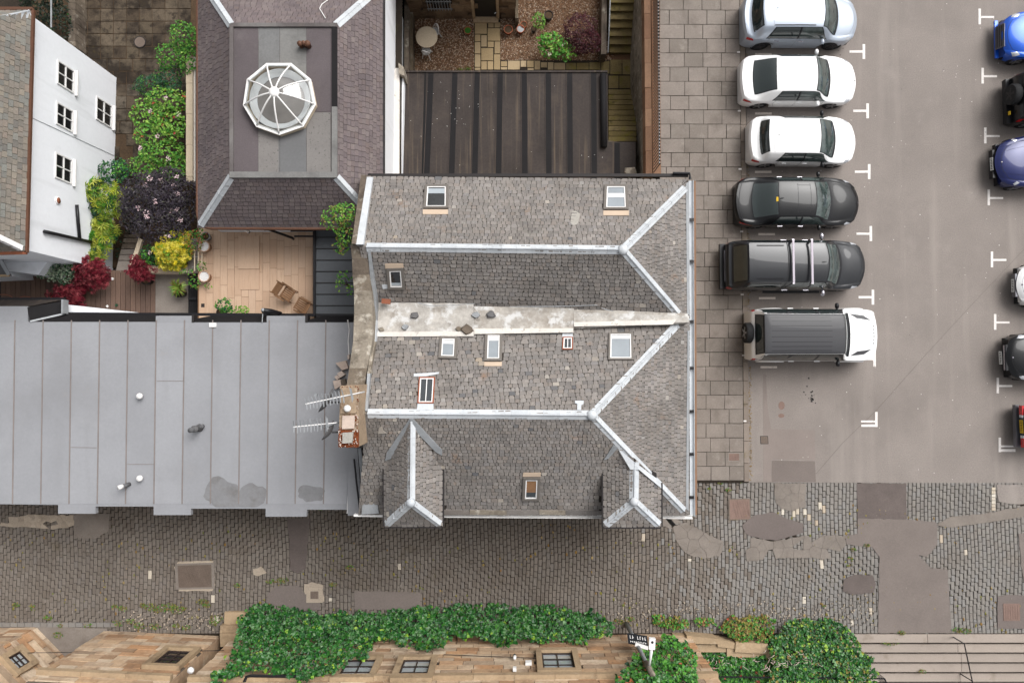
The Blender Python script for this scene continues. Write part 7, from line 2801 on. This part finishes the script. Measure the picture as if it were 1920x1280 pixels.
def bush(name, label, blobs, mats, size, shape='oval', dens=2.6, cat='shrub', group=None, mix=(1,), flowers=None, zb=0.0, trunk=True, flat=.75, asp=.6, up=.55, rag=.16):
    """blobs: (px, py, rx, ry, z centre) ellipsoids; leaves on and inside them, limbs beneath"""
    X = sum(b[0] for b in blobs) / len(blobs)
    Y = sum(b[1] for b in blobs) / len(blobs)
    zc = sum(b[4] for b in blobs) / len(blobs)
    base = W(X, Y, zc)
    base.z = zb
    t = thing(name, base, label, cat, group)
    mb = MB()
    for (px, py, rx, ry, z) in blobs:
        c = W(px, py, z)
        s = F / (H - z)
        ax, ay = rx / s, ry / s
        az = max(.15, min(z - zb, (ax + ay) / 2 * flat))
        N = int(math.pi * ax * ay / (size * size * asp) * dens * 1.25)
        for _ in range(N):
            th = RL.uniform(0, 6.2832)
            u = RL.uniform(-.25, 1)
            q = math.sqrt(max(0, 1 - u * u))
            d = Vector((q * math.cos(th), q * math.sin(th), u))
            k = 1 + rag * 2 * noise.noise(d * 2.3 + Vector((px, py, 0)) * .13) + RL.uniform(-.35, .07) * (1 if RL.random() < .5 else .3)
            p = c + Vector((d.x * ax * k, d.y * ay * k, d.z * az * k))
            n = (d * (1 - up) + Vector((0, 0, up)) + Vector((RL.gauss(0, .33), RL.gauss(0, .33), RL.gauss(0, .2))))
            if n.z < .1:
                n.z = .1
            m = RL.choices(range(len(mats)), mix)[0] if len(mats) > 1 else 0
            sz = size * RL.uniform(.65, 1.2)
            leaf(mb, p, n, sz, sz * asp, m, shape)
    o = mb.build('foliage', [MATS[x] for x in mats], t)
    if flowers:
        cnt, mt, fs = flowers
        for i in range(cnt):
            (px, py, rx, ry, z) = RL.choice(blobs)
            c = W(px, py, z)
            s = F / (H - z)
            th, q = RL.uniform(0, 6.28), math.sqrt(RL.random()) * .92
            p = c + Vector((q * math.cos(th) * rx / s, q * math.sin(th) * ry / s, math.sqrt(max(.05, 1 - q * q)) * max(.15, min(z - zb, (rx + ry) / 2 / s * flat)) + .03))
            fb_ = MB()
            for _ in range(16):
                a = RL.uniform(0, 6.28)
                r = fs * math.sqrt(RL.random())
                leaf(fb_, p + Vector((r * math.cos(a), r * math.sin(a), .03 - r * r)), Vector((RL.gauss(0, .3), RL.gauss(0, .3), 1)), fs * .5, fs * .42)
            fo_ = fb_.build('flower_head', MATS[mt], t)
            fo_['kind'] = 'stuff'
    if trunk:
        mb = MB()
        top = Vector((base.x, base.y, max(zc, zb + .15)))
        hh = top.z - zb
        r0 = max(.012, min(.05, hh * .03))
        mb.tube([base - Vector((0, 0, .05)), base + Vector((.02, .01, hh * .5)), top], [r0, r0 * .8, r0 * .4], 6)
        for (px, py, rx, ry, z) in blobs:
            c = W(px, py, z)
            mb.tube([base + Vector((0, 0, hh * .3)), base.lerp(c, .5) + Vector((0, 0, .1)), c], [r0 * .7, r0 * .5, r0 * .25], 5)
        mb.build('stem', MATS['bark'], t)
    return t


bush('shrub', 'bright green leafy shrub at the top by the purple roof', [(345, 72, 27, 30, 2.2), (322, 105, 27, 24, 1.9), (352, 110, 20, 30, 2.0)], ['leaf_green', 'leaf_lime'], .115, mix=(3, 1))
bush('shrub', 'blue-green fern-leaved shrub below the bright green one', [(285, 163, 34, 22, 1.3), (318, 150, 26, 30, 1.5)], ['leaf_deep', 'leaf_green'], .125, asp=.35, mix=(4, 1))
bush('shrub', 'large lime green shrub climbing along the cream wall', [(310, 190, 38, 26, 1.7), (285, 215, 38, 26, 1.5), (318, 235, 32, 34, 1.8), (290, 255, 38, 26, 1.5)], ['leaf_lime', 'leaf_green', 'leaf_red_tip'], .13, asp=.7, mix=(6, 2, .2), flowers=(4, 'petal_pink', .09))
bush('shrub', 'small-leaved yellow-green shrub above the black-leaved bush', [(305, 290, 42, 26, 1.6), (275, 312, 30, 22, 1.4), (330, 315, 24, 26, 1.5)], ['leaf_lime', 'leaf_green'], .12, mix=(2, 2), flowers=(3, 'petal_pink', .1))
bush('shrub', 'dark green rounded bush against the foot of the white house', [(208, 324, 30, 22, .9), (226, 316, 16, 20, .8)], ['leaf_deep', 'leaf_green'], .12, mix=(3, 1.5))
bush('shrub', 'black-leaved elder bush dotted with pale pink flower heads', [(288, 372, 62, 46, 2.1), (318, 360, 44, 44, 2.2), (300, 415, 52, 40, 2.1), (262, 390, 36, 40, 1.9), (335, 400, 30, 36, 2.0)], ['leaf_black'], .13, asp=.38, dens=3.0, flowers=(15, 'petal_pink', .105), rag=.2)
bush('shrub', 'yellow-green star-leaved shrub beside the white house corner', [(186, 364, 36, 24, 1.5), (164, 366, 19, 20, 1.3), (200, 392, 26, 20, 1.45), (196, 426, 21, 20, 1.35), (186, 452, 22, 18, 1.3), (177, 476, 21, 18, 1.3)], ['leaf_mexican', 'leaf_lime', 'leaf_green', 'leaf_deep'], .27, 'palm', dens=1.15, asp=.17, mix=(4, 2, 1, 1), up=.7, rag=.3)
bush('shrub', 'glossy green shrub behind the silvery variegated one', [(138, 482, 24, 16, 1.7), (110, 488, 22, 14, 1.6)], ['leaf_deep', 'leaf_green'], .13, mix=(2, 2), zb=.9)
bush('shrub', 'silvery variegated shrub at the left end of the deck', [(92, 511, 24, 16, 1.7), (122, 517, 24, 15, 1.6), (112, 503, 24, 14, 1.75)], ['leaf_silver', 'leaf_deep'], .12, mix=(3, 1), asp=.5, zb=.9)
bush('shrub', 'crimson maple by the garden steps', [(172, 505, 26, 20, 1.8), (182, 524, 26, 14, 1.6), (158, 520, 18, 14, 1.5)], ['leaf_acer'], .16, 'palm', asp=.2, dens=1.3, zb=.9, rag=.4)
bush('shrub', 'crimson maple over the orange pot at the deck edge', [(125, 549, 24, 14, 1.5), (138, 560, 18, 16, 1.5), (148, 541, 20, 9, 1.4)], ['leaf_acer'], .16, 'palm', asp=.2, dens=1.3, zb=.9, rag=.4)
bush('potted_shrub', 'small crimson maple in a dark pot below the planter', [(260, 508, 18, 16, 1.9), (275, 512, 15, 12, 1.8), (256, 495, 10, 14, 1.8)], ['leaf_acer'], .14, 'palm', asp=.2, dens=1.3, zb=.9, rag=.4)
bush('shrub', 'bright yellow rounded shrub in the planter', [(325, 470, 33, 26, 1.9), (335, 448, 20, 18, 1.9), (322, 490, 26, 16, 1.7)], ['leaf_yellow', 'leaf_lime'], .13, 'palm', asp=.26, dens=2.0, mix=(5, 1), zb=1.3)
bush('shrub', 'low dark green geranium in the corner of the planter', [(277, 478, 14, 18, 1.55), (288, 488, 14, 10, 1.5)], ['leaf_deep', 'leaf_green'], .11, mix=(2, 2), zb=1.3, flowers=(1, 'petal_pink', .09), trunk=False)
bush('climber', 'sparse leafy climber beside the white gravel pots', [(362, 452, 20, 20, 2.2), (372, 438, 16, 10, 2.2), (355, 470, 10, 10, 2.0)], ['leaf_green', 'leaf_olive', 'leaf_red_tip'], .09, dens=1.3, mix=(4, 3, 1), zb=1.4, cat='climber')
bush('climber', 'straggly green climber over the dark slatted bench', [(365, 530, 12, 12, 2.0), (352, 512, 14, 8, 2.0), (378, 500, 10, 10, 2.1), (392, 536, 8, 5, 2.0)], ['leaf_green', 'leaf_lime', 'leaf_olive'], .09, dens=1.2, mix=(3, 2, 1), zb=1.0, cat='climber')
bush('potted_plant', 'dark green bushy plant in a black pot on the terrace edge', [(420, 572, 15, 13, 2.4), (425, 583, 12, 8, 2.3)], ['leaf_green', 'leaf_deep'], .12, mix=(3, 1), zb=1.85, cat='plant')
bush('potted_plant', 'lime green plant beside the dark one on the terrace edge', [(453, 582, 13, 9, 2.2)], ['leaf_lime'], .11, zb=1.85, cat='plant')
bush('wall_plant', 'large leafy shrub sprouting over the metal lean-to roof', [(645, 400, 22, 20, 5.4), (630, 410, 30, 22, 5.2), (648, 440, 18, 22, 5.0), (640, 462, 14, 14, 4.8)], ['leaf_lime', 'leaf_green', 'leaf_olive'], .1, dens=1.9, mix=(3, 3, 1.5), zb=4.2, cat='plant')
bush('wall_plant', 'thin leafy sprig hanging over the lower lean-to roof', [(645, 518, 13, 12, 4.0), (637, 532, 9, 14, 3.9), (655, 545, 8, 12, 3.9)], ['leaf_lime', 'leaf_green'], .1, dens=.9, mix=(3, 2), zb=3.2, cat='plant')
bush('shrub', 'bright green bush with cream flowers in the gravel garden', [(1040, 90, 34, 20, -2.3), (1030, 78, 24, 16, -2.2), (1058, 100, 22, 14, -2.3)], ['leaf_green', 'leaf_lime'], .16, mix=(3, 2), asp=.7, zb=-3, flowers=(3, 'petal_white', .08))
bush('shrub', 'dark maroon bush at the right of the gravel garden', [(1088, 62, 32, 36, -2.1), (1100, 80, 28, 22, -2.2)], ['leaf_maroon'], .11, dens=3, asp=.45, zb=-3)
bush('fern', 'pale green fern by the garden flower pots', [(1010, 40, 13, 16, -2.4)], ['leaf_lime', 'leaf_green'], .15, asp=.3, dens=2, zb=-3, mix=(2, 1), cat='fern')
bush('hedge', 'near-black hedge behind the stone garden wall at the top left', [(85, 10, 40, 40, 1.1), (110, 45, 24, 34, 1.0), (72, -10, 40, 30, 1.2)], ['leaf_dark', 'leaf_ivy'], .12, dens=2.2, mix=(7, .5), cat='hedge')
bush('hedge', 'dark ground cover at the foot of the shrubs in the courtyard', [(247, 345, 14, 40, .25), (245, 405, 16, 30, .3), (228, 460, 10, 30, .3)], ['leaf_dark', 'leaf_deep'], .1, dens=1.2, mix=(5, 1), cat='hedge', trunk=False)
# yucca-like tuft with white pot, low grasses
t = thing('spiky_plant', W(335, 540, .9), 'spiky yellow-green grass plant in a pot on the concrete pad', 'plant')
mb = MB()
c = W(336, 540, 1.3)
for _ in range(90):
    a = RL.uniform(0, 6.28)
    L = RL.uniform(.22, .42)
    d = Vector((math.cos(a), math.sin(a), 0))
    s = Vector((-math.sin(a), math.cos(a), 0))
    w = .022
    e = RL.uniform(.05, .3)
    mb.add([c - s * w, c + s * w, c + d * L * .6 + s * w * .8 + Vector((0, 0, e)), c + d * L + Vector((0, 0, e * .6)), c + d * L * .6 - s * w * .8 + Vector((0, 0, e))], [(0, 1, 2, 4), (4, 2, 3)], RL.choice((0, 1)))
mb.build('blades', [MATS['leaf_lime'], MATS['leaf_olive']], t)
mb = MB()
mb.lathe([(.14, 0), (.19, .36), (.2, .4), (.17, .4), (.16, .34), (0, .33)], W(344, 550, .9), 18)
mb.build('pot', MATS['pot_dark'], t, True)


def pot(x, y, z, r, h, body, fill, label, name='plant_pot'):
    t = thing(name, W(x, y, z), label, 'pot')
    c = W(x, y, z + h)
    c.z = z
    mb = MB()
    mb.lathe([(r * .7, 0), (r * .92, h * .85), (r, h * .86), (r, h), (r * .86, h), (r * .84, h * .8)], c, 22)
    mb.f.pop()
    mb.m.pop()
    mb.r.pop()
    mb.build('pot', MATS[body], t, True)
    mb = MB()
    mb.lathe([(0, h * .9), (r * .5, h * .9), (r * .85, h * .88)], c, 22)
    mb.f.pop()
    mb.m.pop()
    mb.r.pop()
    mb.build('fill', MATS[fill], t)
    return t


pot(382, 461.5, TZ, .21, .35, 'pot_pale', 'pot_white', 'round pale pot filled with white chips, upper of the two')
pot(382, 518, TZ, .21, .35, 'pot_pale', 'pot_white', 'round pale pot filled with white chips, lower of the two')
pot(385, 443, TZ, .16, .3, 'lead', 'soil', 'small grey pot half hidden above the upper white pot')
pot(953, 55, GZ, .2, .3, 'terracotta', 'soil', 'round terracotta pot nearest the garden path')
pot(976, 54, GZ, .18, .3, 'terracotta', 'lead', 'terracotta pot with a grey bowl in the garden')
pot(982, 46, GZ, .15, .3, 'terracotta', 'soil', 'terracotta pot behind the one with the grey bowl')
pot(1001, 54, GZ, .12, .25, 'pot_dark', 'soil', 'small black pot under the garden fern')
pot(1029, 28, GZ, .2, .35, 'pot_dark', 'soil', 'square dark pot above the fern')
pot(877, 57, GZ, .17, .25, 'terracotta', 'leaf_green', 'terracotta bowl left of the garden path')
pot(273, 524, DZ, .2, .35, 'pot_dark', 'soil', 'dark pot under the small crimson maple')
pot(413, 585, TZ, .15, .3, 'pot_dark', 'soil', 'black pot at the edge of the terrace')
pot(104, 561, DZ, .2, .3, 'red_plastic', 'soil', 'orange-red pot partly under the crimson maple')
for (x, y, mt, lb) in ((211.5, 523, 'white_paint', 'small white disc lying on the deck boards'), (202, 574, 'white_paint', 'white square lid near the deck edge'), (219, 572, 'leaf_deep', 'small green object near the deck edge')):
    mb = MB()
    mb.lathe([(.05, 0), (.055, .04), (.03, .045), (0, .03)], W(x, y, DZ), 14 if mt != 'white_paint' or x > 210 else 4)
    tag(mb.build('deck_clutter', MATS[mt]), lb, 'clutter')

# ---------------------------------------------------------------- ivy
yb = W(800, 1190, 0).y


def ivy(name, label, polys, prof, size, dens, mats, mix, group=None, cat='ivy', parent=None):
    """leaves over the surface the ivy makes: prof(px,py) gives the point and the outward normal"""
    xs = [p[0] for P in polys for p in P]
    ys = [p[1] for P in polys for p in P]
    c = prof((min(xs) + max(xs)) / 2, (min(ys) + max(ys)) / 2)[0]
    t = thing(name, (c.x, c.y, 0), label, cat, group)
    mb = MB()
    for P in polys:
        A = abs(area2(P))
        n_ = int(A / ((size * 49) ** 2 * .62) * dens)
        x0, x1, y0, y1 = min(p[0] for p in P), max(p[0] for p in P), min(p[1] for p in P), max(p[1] for p in P)
        k = 0
        while k < n_:
            px, py = RL.uniform(x0, x1), RL.uniform(y0, y1)
            wob = 8 * noise.noise((px * .05, py * .05, 2.0)) + 5 * noise.noise((px * .16, py * .16, 6.0))
            if not inpoly(px + wob, py + wob, P):
                k += .3
                continue
            k += 1
            p, n = prof(px, py)
            p = p + n * (RL.uniform(-.05, .12) + .2 * noise.noise(p * 1.1) + .12 * noise.noise(p * 3.5))
            nn = n * .55 + Vector((0, 0, .55)) + Vector((RL.gauss(0, .3), RL.gauss(0, .3), RL.gauss(0, .2)))
            edge = 0 if inpoly(px + 9, py + 9, P) and inpoly(px - 9, py + 7, P) else 1
            m = RL.choices(range(len(mats)), [w * (3 if (i and edge) else 1) for i, w in enumerate(mix)])[0]
            s = size * RL.choice((.6, .8, 1, 1, 1.2, 1.5)) * RL.uniform(.85, 1.15)
            leaf(mb, p, nn, s, s * .95, m, 'ivy')
    mb.build('foliage', [MATS[x] for x in mats], t)
    return t


def prof_wall(px, py):
    # a bank of ivy leaning on the wall: sloping front, then the wall face
    a, b = Vector((0, W(800, 1138, 0).y, .0)), Vector((0, yb + .25, 1.1))
    pl1 = plane3(a, a + Vector((1, 0, 0)), b)
    p = hit(px, py, pl1)
    if p.z <= 1.1 and p.z >= -.05:
        return p, pl1[1] if pl1[1].y > 0 or True else -pl1[1]
    if p.z < 0:
        return W(px, py, .1), Vector((0, .5, 1)).normalized()
    pl2 = (Vector((0, yb + .22, 0)), Vector((0, 1, 0)))
    return hit(px, py, pl2), Vector((0, 1, 0))


iv = ivy('ivy', 'thick dark green ivy hedge along the sandstone wall', [IVY_L], prof_wall, .098, 3.0, ['leaf_ivy', 'leaf_ivy_lime'], (10, .3))
mb = MB()
for k in range(9):
    x = 480 + k * 75
    p = W(x, 1185, .02)
    mb.tube([p, p + Vector((.1, -.1, .6)), p + Vector((-.1, -.25, 1.3))], [.04, .03, .015], 5)
o = mb.build('stem', MATS['bark'], iv)
o['kind'] = 'stuff'


def bank(z0, y0, slope, hmax):
    def f(px, py):
        a = Vector((0, W(1400, y0, z0).y, z0))
        b = a + Vector((0, -1, slope))
        pl = plane3(a, a + Vector((1, 0, 0)), b)
        p = hit(px, py, pl)
        if p.z > hmax:
            p = W(px, py, hmax)
            return p, Vector((0, .2, 1)).normalized()
        return p, pl[1]
    return f


def prof_post(px, py):
    if px < 1306:
        q = hit(px, py, (Vector((0, yb + .3, 0)), Vector((0, 1, 0))))
        return q, Vector((0, 1, 0))
    return bank(.3, 1186, 1.4, 1.6)(px, py)


ivy('ivy', 'bright green leafy climber under the lamp post', [[(1152, 1285), (1165, 1262), (1190, 1240), (1215, 1218), (1232, 1200), (1246, 1186), (1258, 1192), (1284, 1204), (1300, 1226), (1318, 1250), (1322, 1285)]], prof_post, .1, 3.0, ['leaf_green', 'leaf_ivy', 'leaf_red_tip'], (5, 4, .15))
ivy('ivy', 'dense dark green ivy mound left of the stone steps', [[(1440, 1212), (1450, 1200), (1462, 1182), (1470, 1168), (1490, 1161), (1520, 1163), (1545, 1158), (1566, 1164), (1584, 1174), (1594, 1190), (1606, 1200), (1616, 1220), (1636, 1232), (1632, 1250), (1642, 1262), (1640, 1285), (1440, 1285), (1455, 1240), (1440, 1226)]], bank(.1, 1160, .55, 1.2), .085, 2.9, ['leaf_ivy', 'leaf_ivy_lime', 'leaf_olive'], (10, .6, .8))
ivy('ivy', 'ragged ivy and dry stems around the black railing', [[(1300, 1226), (1340, 1216), (1400, 1228), (1452, 1232), (1450, 1285), (1310, 1285)]], bank(.1, 1216, .5, 1.0), .09, 2.8, ['leaf_ivy', 'leaf_green', 'leaf_red_tip'], (5, 3, .2))
ivy('weeds', 'olive and rust coloured stonecrop weeds at the lane edge', [[(1345, 1178), (1360, 1160), (1420, 1152), (1450, 1160), (1455, 1180), (1450, 1200), (1400, 1204), (1370, 1196)], [(1222, 1160), (1240, 1152), (1262, 1155), (1286, 1160), (1292, 1176), (1262, 1180), (1230, 1172)], [(1300, 1160), (1340, 1158), (1345, 1172), (1310, 1176)]], bank(.05, 1150, .3, .5), .075, 1.9, ['leaf_olive', 'leaf_green', 'leaf_red_tip'], (6, 3, .05), cat='weeds')

t = thing('dry_stems', W(1430, 1240, .4), 'tangle of bare grey stems over the ragged ivy', 'twigs')
mb = MB()
for _ in range(70):
    x, y = RL.gauss(1480, 40) if RL.random() < .6 else RL.uniform(1320, 1500), RL.gauss(1240, 7)
    p = W(x, y, RL.uniform(.75, 1.0))
    a = RL.uniform(0, 6.28)
    q = p + Vector((math.cos(a) * RL.uniform(.1, .35), math.sin(a) * .15, RL.uniform(-.1, .15)))
    mb.tube([p, p.lerp(q, .5) + Vector((0, 0, .05)), q], [.012, .009, .004], 4)
o = mb.build('twig', MATS['pink_stone'], t)
o['kind'] = 'stuff'

# small tufts of grass and weed in the lane and along walls
mb = MB()
spots = [(215, 1136, 8), (230, 1140, 12), (268, 1134, 10), (285, 1138, 18), (300, 1140, 20), (318, 1137, 18), (330, 1142, 20), (345, 1140, 8), (380, 1128, 14), (388, 1134, 10), (402, 1168, 12), (30, 1133, 10), (60, 1136, 8), (90, 1157, 12), (108, 1190, 14), (112, 1172, 8), (165, 1172, 12), (220, 1168, 14), (245, 1164, 12), (262, 1172, 16), (290, 1174, 14), (330, 1172, 10), (350, 1176, 12), (404, 1160, 18),
         (445, 1097, 9), (508, 1090, 12), (530, 1087, 14), (655, 1063, 10), (625, 1095, 10), (1425, 1160, 10), (1160, 1165, 14), (1180, 1160, 12), (1545, 1135, 5), (1810, 1183, 16), (1796, 1180, 14), (1690, 1186, 10), (1672, 1203, 18), (1660, 1203, 14), (1730, 1258, 10), (1600, 1030, 8), (1625, 1022, 8), (1595, 1046, 7),
         (600, 955, 5), (545, 955, 5), (1590, 1060, 5), (875, 130, 10), (862, 131, 8), (1350, 905, 6), (1366, 918, 8), (1330, 915, 6), (1390, 903, 6), (757, 55, 8), (756, 20, 10)]
for (x, y, r) in spots:
    z = GZ if y < 140 else (.03 if y < 1186 else .05)
    if y > 1196 and x > 1590:
        z = -.3 if y > 1240 else -.02
    for _ in range(int(r * 3.5)):
        a, q = RL.uniform(0, 6.28), math.sqrt(RL.random()) * r * .6
        p = W(x + q * math.cos(a) * 1.3, y + q * math.sin(a) * .7, z + RL.uniform(0, .05))
        leaf(mb, p, Vector((RL.gauss(0, .5), RL.gauss(0, .5), 1)), RL.uniform(.04, .09), .035, RL.choice((0, 1, 1)))
o = mb.build('grass_tufts', [MATS['leaf_green'], MATS['leaf_olive']])
tag(o, 'small green weeds and moss tufts along the lane edges', 'weeds', kind='stuff')
# moss pads between setts, dry leaves and grit
mb = MB()
for _ in range(1500):
    x, y = RL.uniform(0, 1920), RL.uniform(945, 1186)
    d = noise.noise((x * .006, y * .012, 4.0)) + (.25 if y > 1100 else 0)
    if d < .12:
        continue
    p = W(x, y, .018 + RL.uniform(-.006, .006))
    s = RL.uniform(.015, .05)
    mb.add([p + Vector((s * math.cos(k * 1.05) * RL.uniform(.6, 1.2), 1.5 * s * math.sin(k * 1.05) * RL.uniform(.6, 1.2), 0)) for k in range(6)] + [p + Vector((0, 0, .015))], [(k, (k + 1) % 6, 6) for k in range(6)], RL.choices((0, 1, 2), (3, 1, 2))[0], RL.random())
o = mb.build('moss', [MATS['leaf_olive'], MATS['litter'], MATS['concrete_patch']])
tag(o, 'moss pads and grit between the lane setts', 'moss', kind='stuff')
mb = MB()
for _ in range(900):
    x = RL.uniform(1140, 1640)
    y = 1150 + RL.gauss(0, 14)
    if RL.random() < .3:
        x, y = RL.uniform(230, 430), RL.gauss(1160, 12)
    p = W(x, y, .04)
    s = RL.uniform(.015, .05)
    mb.box(p, (s * 1.5, s, s * .5), rz=RL.random() * 3, m=RL.choice((0, 0, 1)), taper=.3)
o = mb.build('rubble', [MATS['pale_crust'], MATS['concrete_patch']])
tag(o, 'loose pale rubble and grit at the foot of the ivy', 'rubble', kind='stuff')

# ================================================================== furniture
def folding_chair(cx, cy, rz, label, z0=TZ):
    t = thing('folding_chair', W(cx, cy, z0), label, 'chair', 'wooden chairs on the terrace')
    o = W(cx, cy, z0 + .4)
    o.z = z0
    R = Matrix.Rotation(rz, 3, 'Z')

    def T(x, y, z):
        return o + R @ Vector((x * .86, y * .92, z))
    for k in range(6):
        mb = MB()
        y = -.2 + .08 * k
        mb.bar(T(-.02, y, .43), T(.38, y, .45), .055, .02)
        mb.build('seat_slat', MATS['teak'], t)
    for k in range(6):
        mb = MB()
        f = .35 + .1 * k
        mb.bar(T(-.02 - .3 * f, -.24, .43 + .45 * f), T(-.02 - .3 * f, .24, .43 + .45 * f), .05, .018)
        mb.build('back_slat', MATS['teak'], t)
    for s in (-1, 1):
        mb = MB()
        mb.bar(T(-.34, s * .25, .9), T(.36, s * .25, 0), .03, .045)
        mb.build('leg', MATS['teak'], t)
        mb = MB()
        mb.bar(T(.4, s * .22, .45), T(-.2, s * .22, 0), .03, .045)
        mb.build('leg', MATS['teak'], t)
        mb = MB()
        mb.bar(T(-.2, s * .29, .66), T(.3, s * .29, .62), .05, .025)
        mb.build('armrest', MATS['teak'], t)
    for (x, z) in ((.39, .44), (-.03, .44)):
        mb = MB()
        mb.bar(T(x, -.25, z), T(x, .25, z), .05, .03)
        mb.build('seat_rail', MATS['teak'], t)


folding_chair(533, 547, math.radians(-33), 'slatted wooden chair near the middle of the terrace')
folding_chair(572, 576, math.radians(150), 'slatted wooden chair in the terrace corner by the dark edge')

ft = thing('garden_table', W(800, 70, GZ), 'round white metal table on the gravel', 'table')
c = W(800, 70, GZ + .7)
mb = MB()
mb.lathe([(.0, .02), (.45, .02), (.47, .01), (.47, -.02), (.44, -.02), (0, .0)], c, 32)
smooth_by_angle(mb.build('table_top', MATS['cream_coping'], ft), 40)
for k in range(3):
    a = k * 2.09 + .5
    mb = MB()
    mb.tube([c + Vector((.1 * math.cos(a), .1 * math.sin(a), -.02)), c + Vector((.12 * math.cos(a), .12 * math.sin(a), -.4)), c + Vector((.4 * math.cos(a), .4 * math.sin(a), -.7))], .016, 6)
    mb.build('leg', MATS['white_paint'], ft)
for (x, y, a0, lb) in ((815, 60, math.radians(40), 'white cast metal chair right of the round table'), (799, 96, math.radians(-100), 'white cast metal chair below the round table')):
    t = thing('garden_chair', W(x, y, GZ), lb, 'chair', 'white garden chairs')
    c = W(x, y, GZ + .42)
    mb = MB()
    mb.lathe([(.17, .0), (.19, .015), (.2, 0), (.19, -.015), (.17, 0)], c, 20)
    mb.build('seat_rim', MATS['white_paint'], t, True)
    for k in range(6):
        a = k * math.pi / 6
        mb = MB()
        mb.bar(c + Vector((math.cos(a) * .18, math.sin(a) * .18, 0)), c - Vector((math.cos(a) * .18, math.sin(a) * .18, 0)), .032, .012)
        mb.build('seat_lattice', MATS['white_paint'], t)
    for k in range(4):
        a = a0 + .78 + k * 1.571
        mb = MB()
        mb.tube([c + Vector((.16 * math.cos(a), .16 * math.sin(a), 0)), c + Vector((.26 * math.cos(a), .26 * math.sin(a), -.42))], .02, 6)
        mb.build('leg', MATS['white_paint'], t)
    mb = MB()
    P = []
    for k in range(11):
        a = a0 - 1.1 + 2.2 * k / 10
        P.append(c + Vector((.2 * math.cos(a), .2 * math.sin(a), .08 + .36 * math.sin(math.pi * k / 10))))
    mb.tube(P, .024, 6)
    bk = mb.build('backrest', MATS['white_paint'], t, True)
    for k in range(2, 9, 2):
        a = a0 - 1.1 + 2.2 * k / 10
        mb = MB()
        mb.tube([c + Vector((.19 * math.cos(a), .19 * math.sin(a), 0)), P[k]], .016, 5)
        mb.build('spindle', MATS['white_paint'], bk)

# closed parasol and bench on the terrace side
pa = thing('closed_parasol', W(492, 582, TZ), 'folded black parasol leaning at the terrace edge', 'parasol')
mb = MB()
mb.tube([W(493, 582, 3.2), W(508, 584, 2.9), W(527, 588, 2.6)], [.09, .1, .07], 12)
mb.build('canopy', MATS['black_metal'], pa, True)
mb = MB()
mb.tube([W(493, 584, 3.1), W(491.5, 604, 3.25)], .018, 6)
mb.build('pole', MATS['lead'], pa)
mb = MB()
mb.lathe([(.07, 0), (.05, .06), (0, .07)], W(493, 581, 3.2), 12)
mb.build('finial', MATS['lead'], pa, True)
be = thing('slatted_bench', W(362, 550, DZ), 'dark slatted bench between the concrete pad and the terrace', 'bench')
for k in range(6):
    x = 353 + k * 3.1
    slab_object('slat', pp([(x, 512), (x + 2.5, 512), (x + 2.5, 598), (x, 598)], 1.35), 1.3, MATS['felt_lap'], be)
for y in (520, 560, 590):
    mb = MB()
    mb.bar(W(353, y, 1.27), W(371, y, 1.27), .06, .05)
    mb.build('bearer', MATS['dark_trim'], be)
    for x in (355, 369):
        mb = MB()
        p = W(x, y, 1.25)
        mb.bar(p, Vector((p.x, p.y, DZ)), .05, .05)
        mb.build('leg', MATS['dark_trim'], be)
mb = MB()
mb.bar(W(353, 560, 1.42), W(368, 560, 1.42), .08, .04)
mb.build('armrest', MATS['black_metal'], be)
tl = thing('trellis', W(372, 485, TZ), 'pale three-bar trellis between the two white gravel pots', 'trellis')
for x in (365, 372, 379):
    mb = MB()
    mb.bar(W(x, 468, 1.95), W(x, 508, 1.95), .035, .03)
    mb.build('bar', MATS['cream_coping'], tl)
for y in (481, 500):
    mb = MB()
    mb.bar(W(360, y, 1.9), W(381, y, 1.9), .02, .02)
    mb.build('cross_wire', MATS['lead'], tl)
for (x, r, lb) in ((31, .42, 'larger wire hoop chair at the deck edge, left one'), (72, .27, 'smaller wire hoop chair at the deck edge')):
    t = thing('wire_chair', W(x, 566, DZ), lb, 'chair', 'wire chairs on the deck')
    c = W(x, 566, DZ)
    mb = MB()
    mb.tube([c + Vector((r * math.cos(math.pi * k / 14), r * .5 * math.sin(math.pi * k / 14), .75)) for k in range(15)], .014, 6)
    mb.build('backrest', MATS['copper_red'], t, True)
    mb = MB()
    mb.lathe([(r * .8, 0), (r * .82, .02), (0, .03)], c + Vector((0, -.1, .42)), 18)
    mb.build('seat', MATS['deck_board'], t)
    for k in range(4):
        a = .78 + 1.571 * k
        mb = MB()
        mb.tube([c + Vector((r * .7 * math.cos(a), r * .4 * math.sin(a) - .1, .75 if k < 2 else .42)), c + Vector((r * .8 * math.cos(a), r * .5 * math.sin(a) - .1, 0))], .012, 5)
        mb.build('leg', MATS['dark_trim'], t)
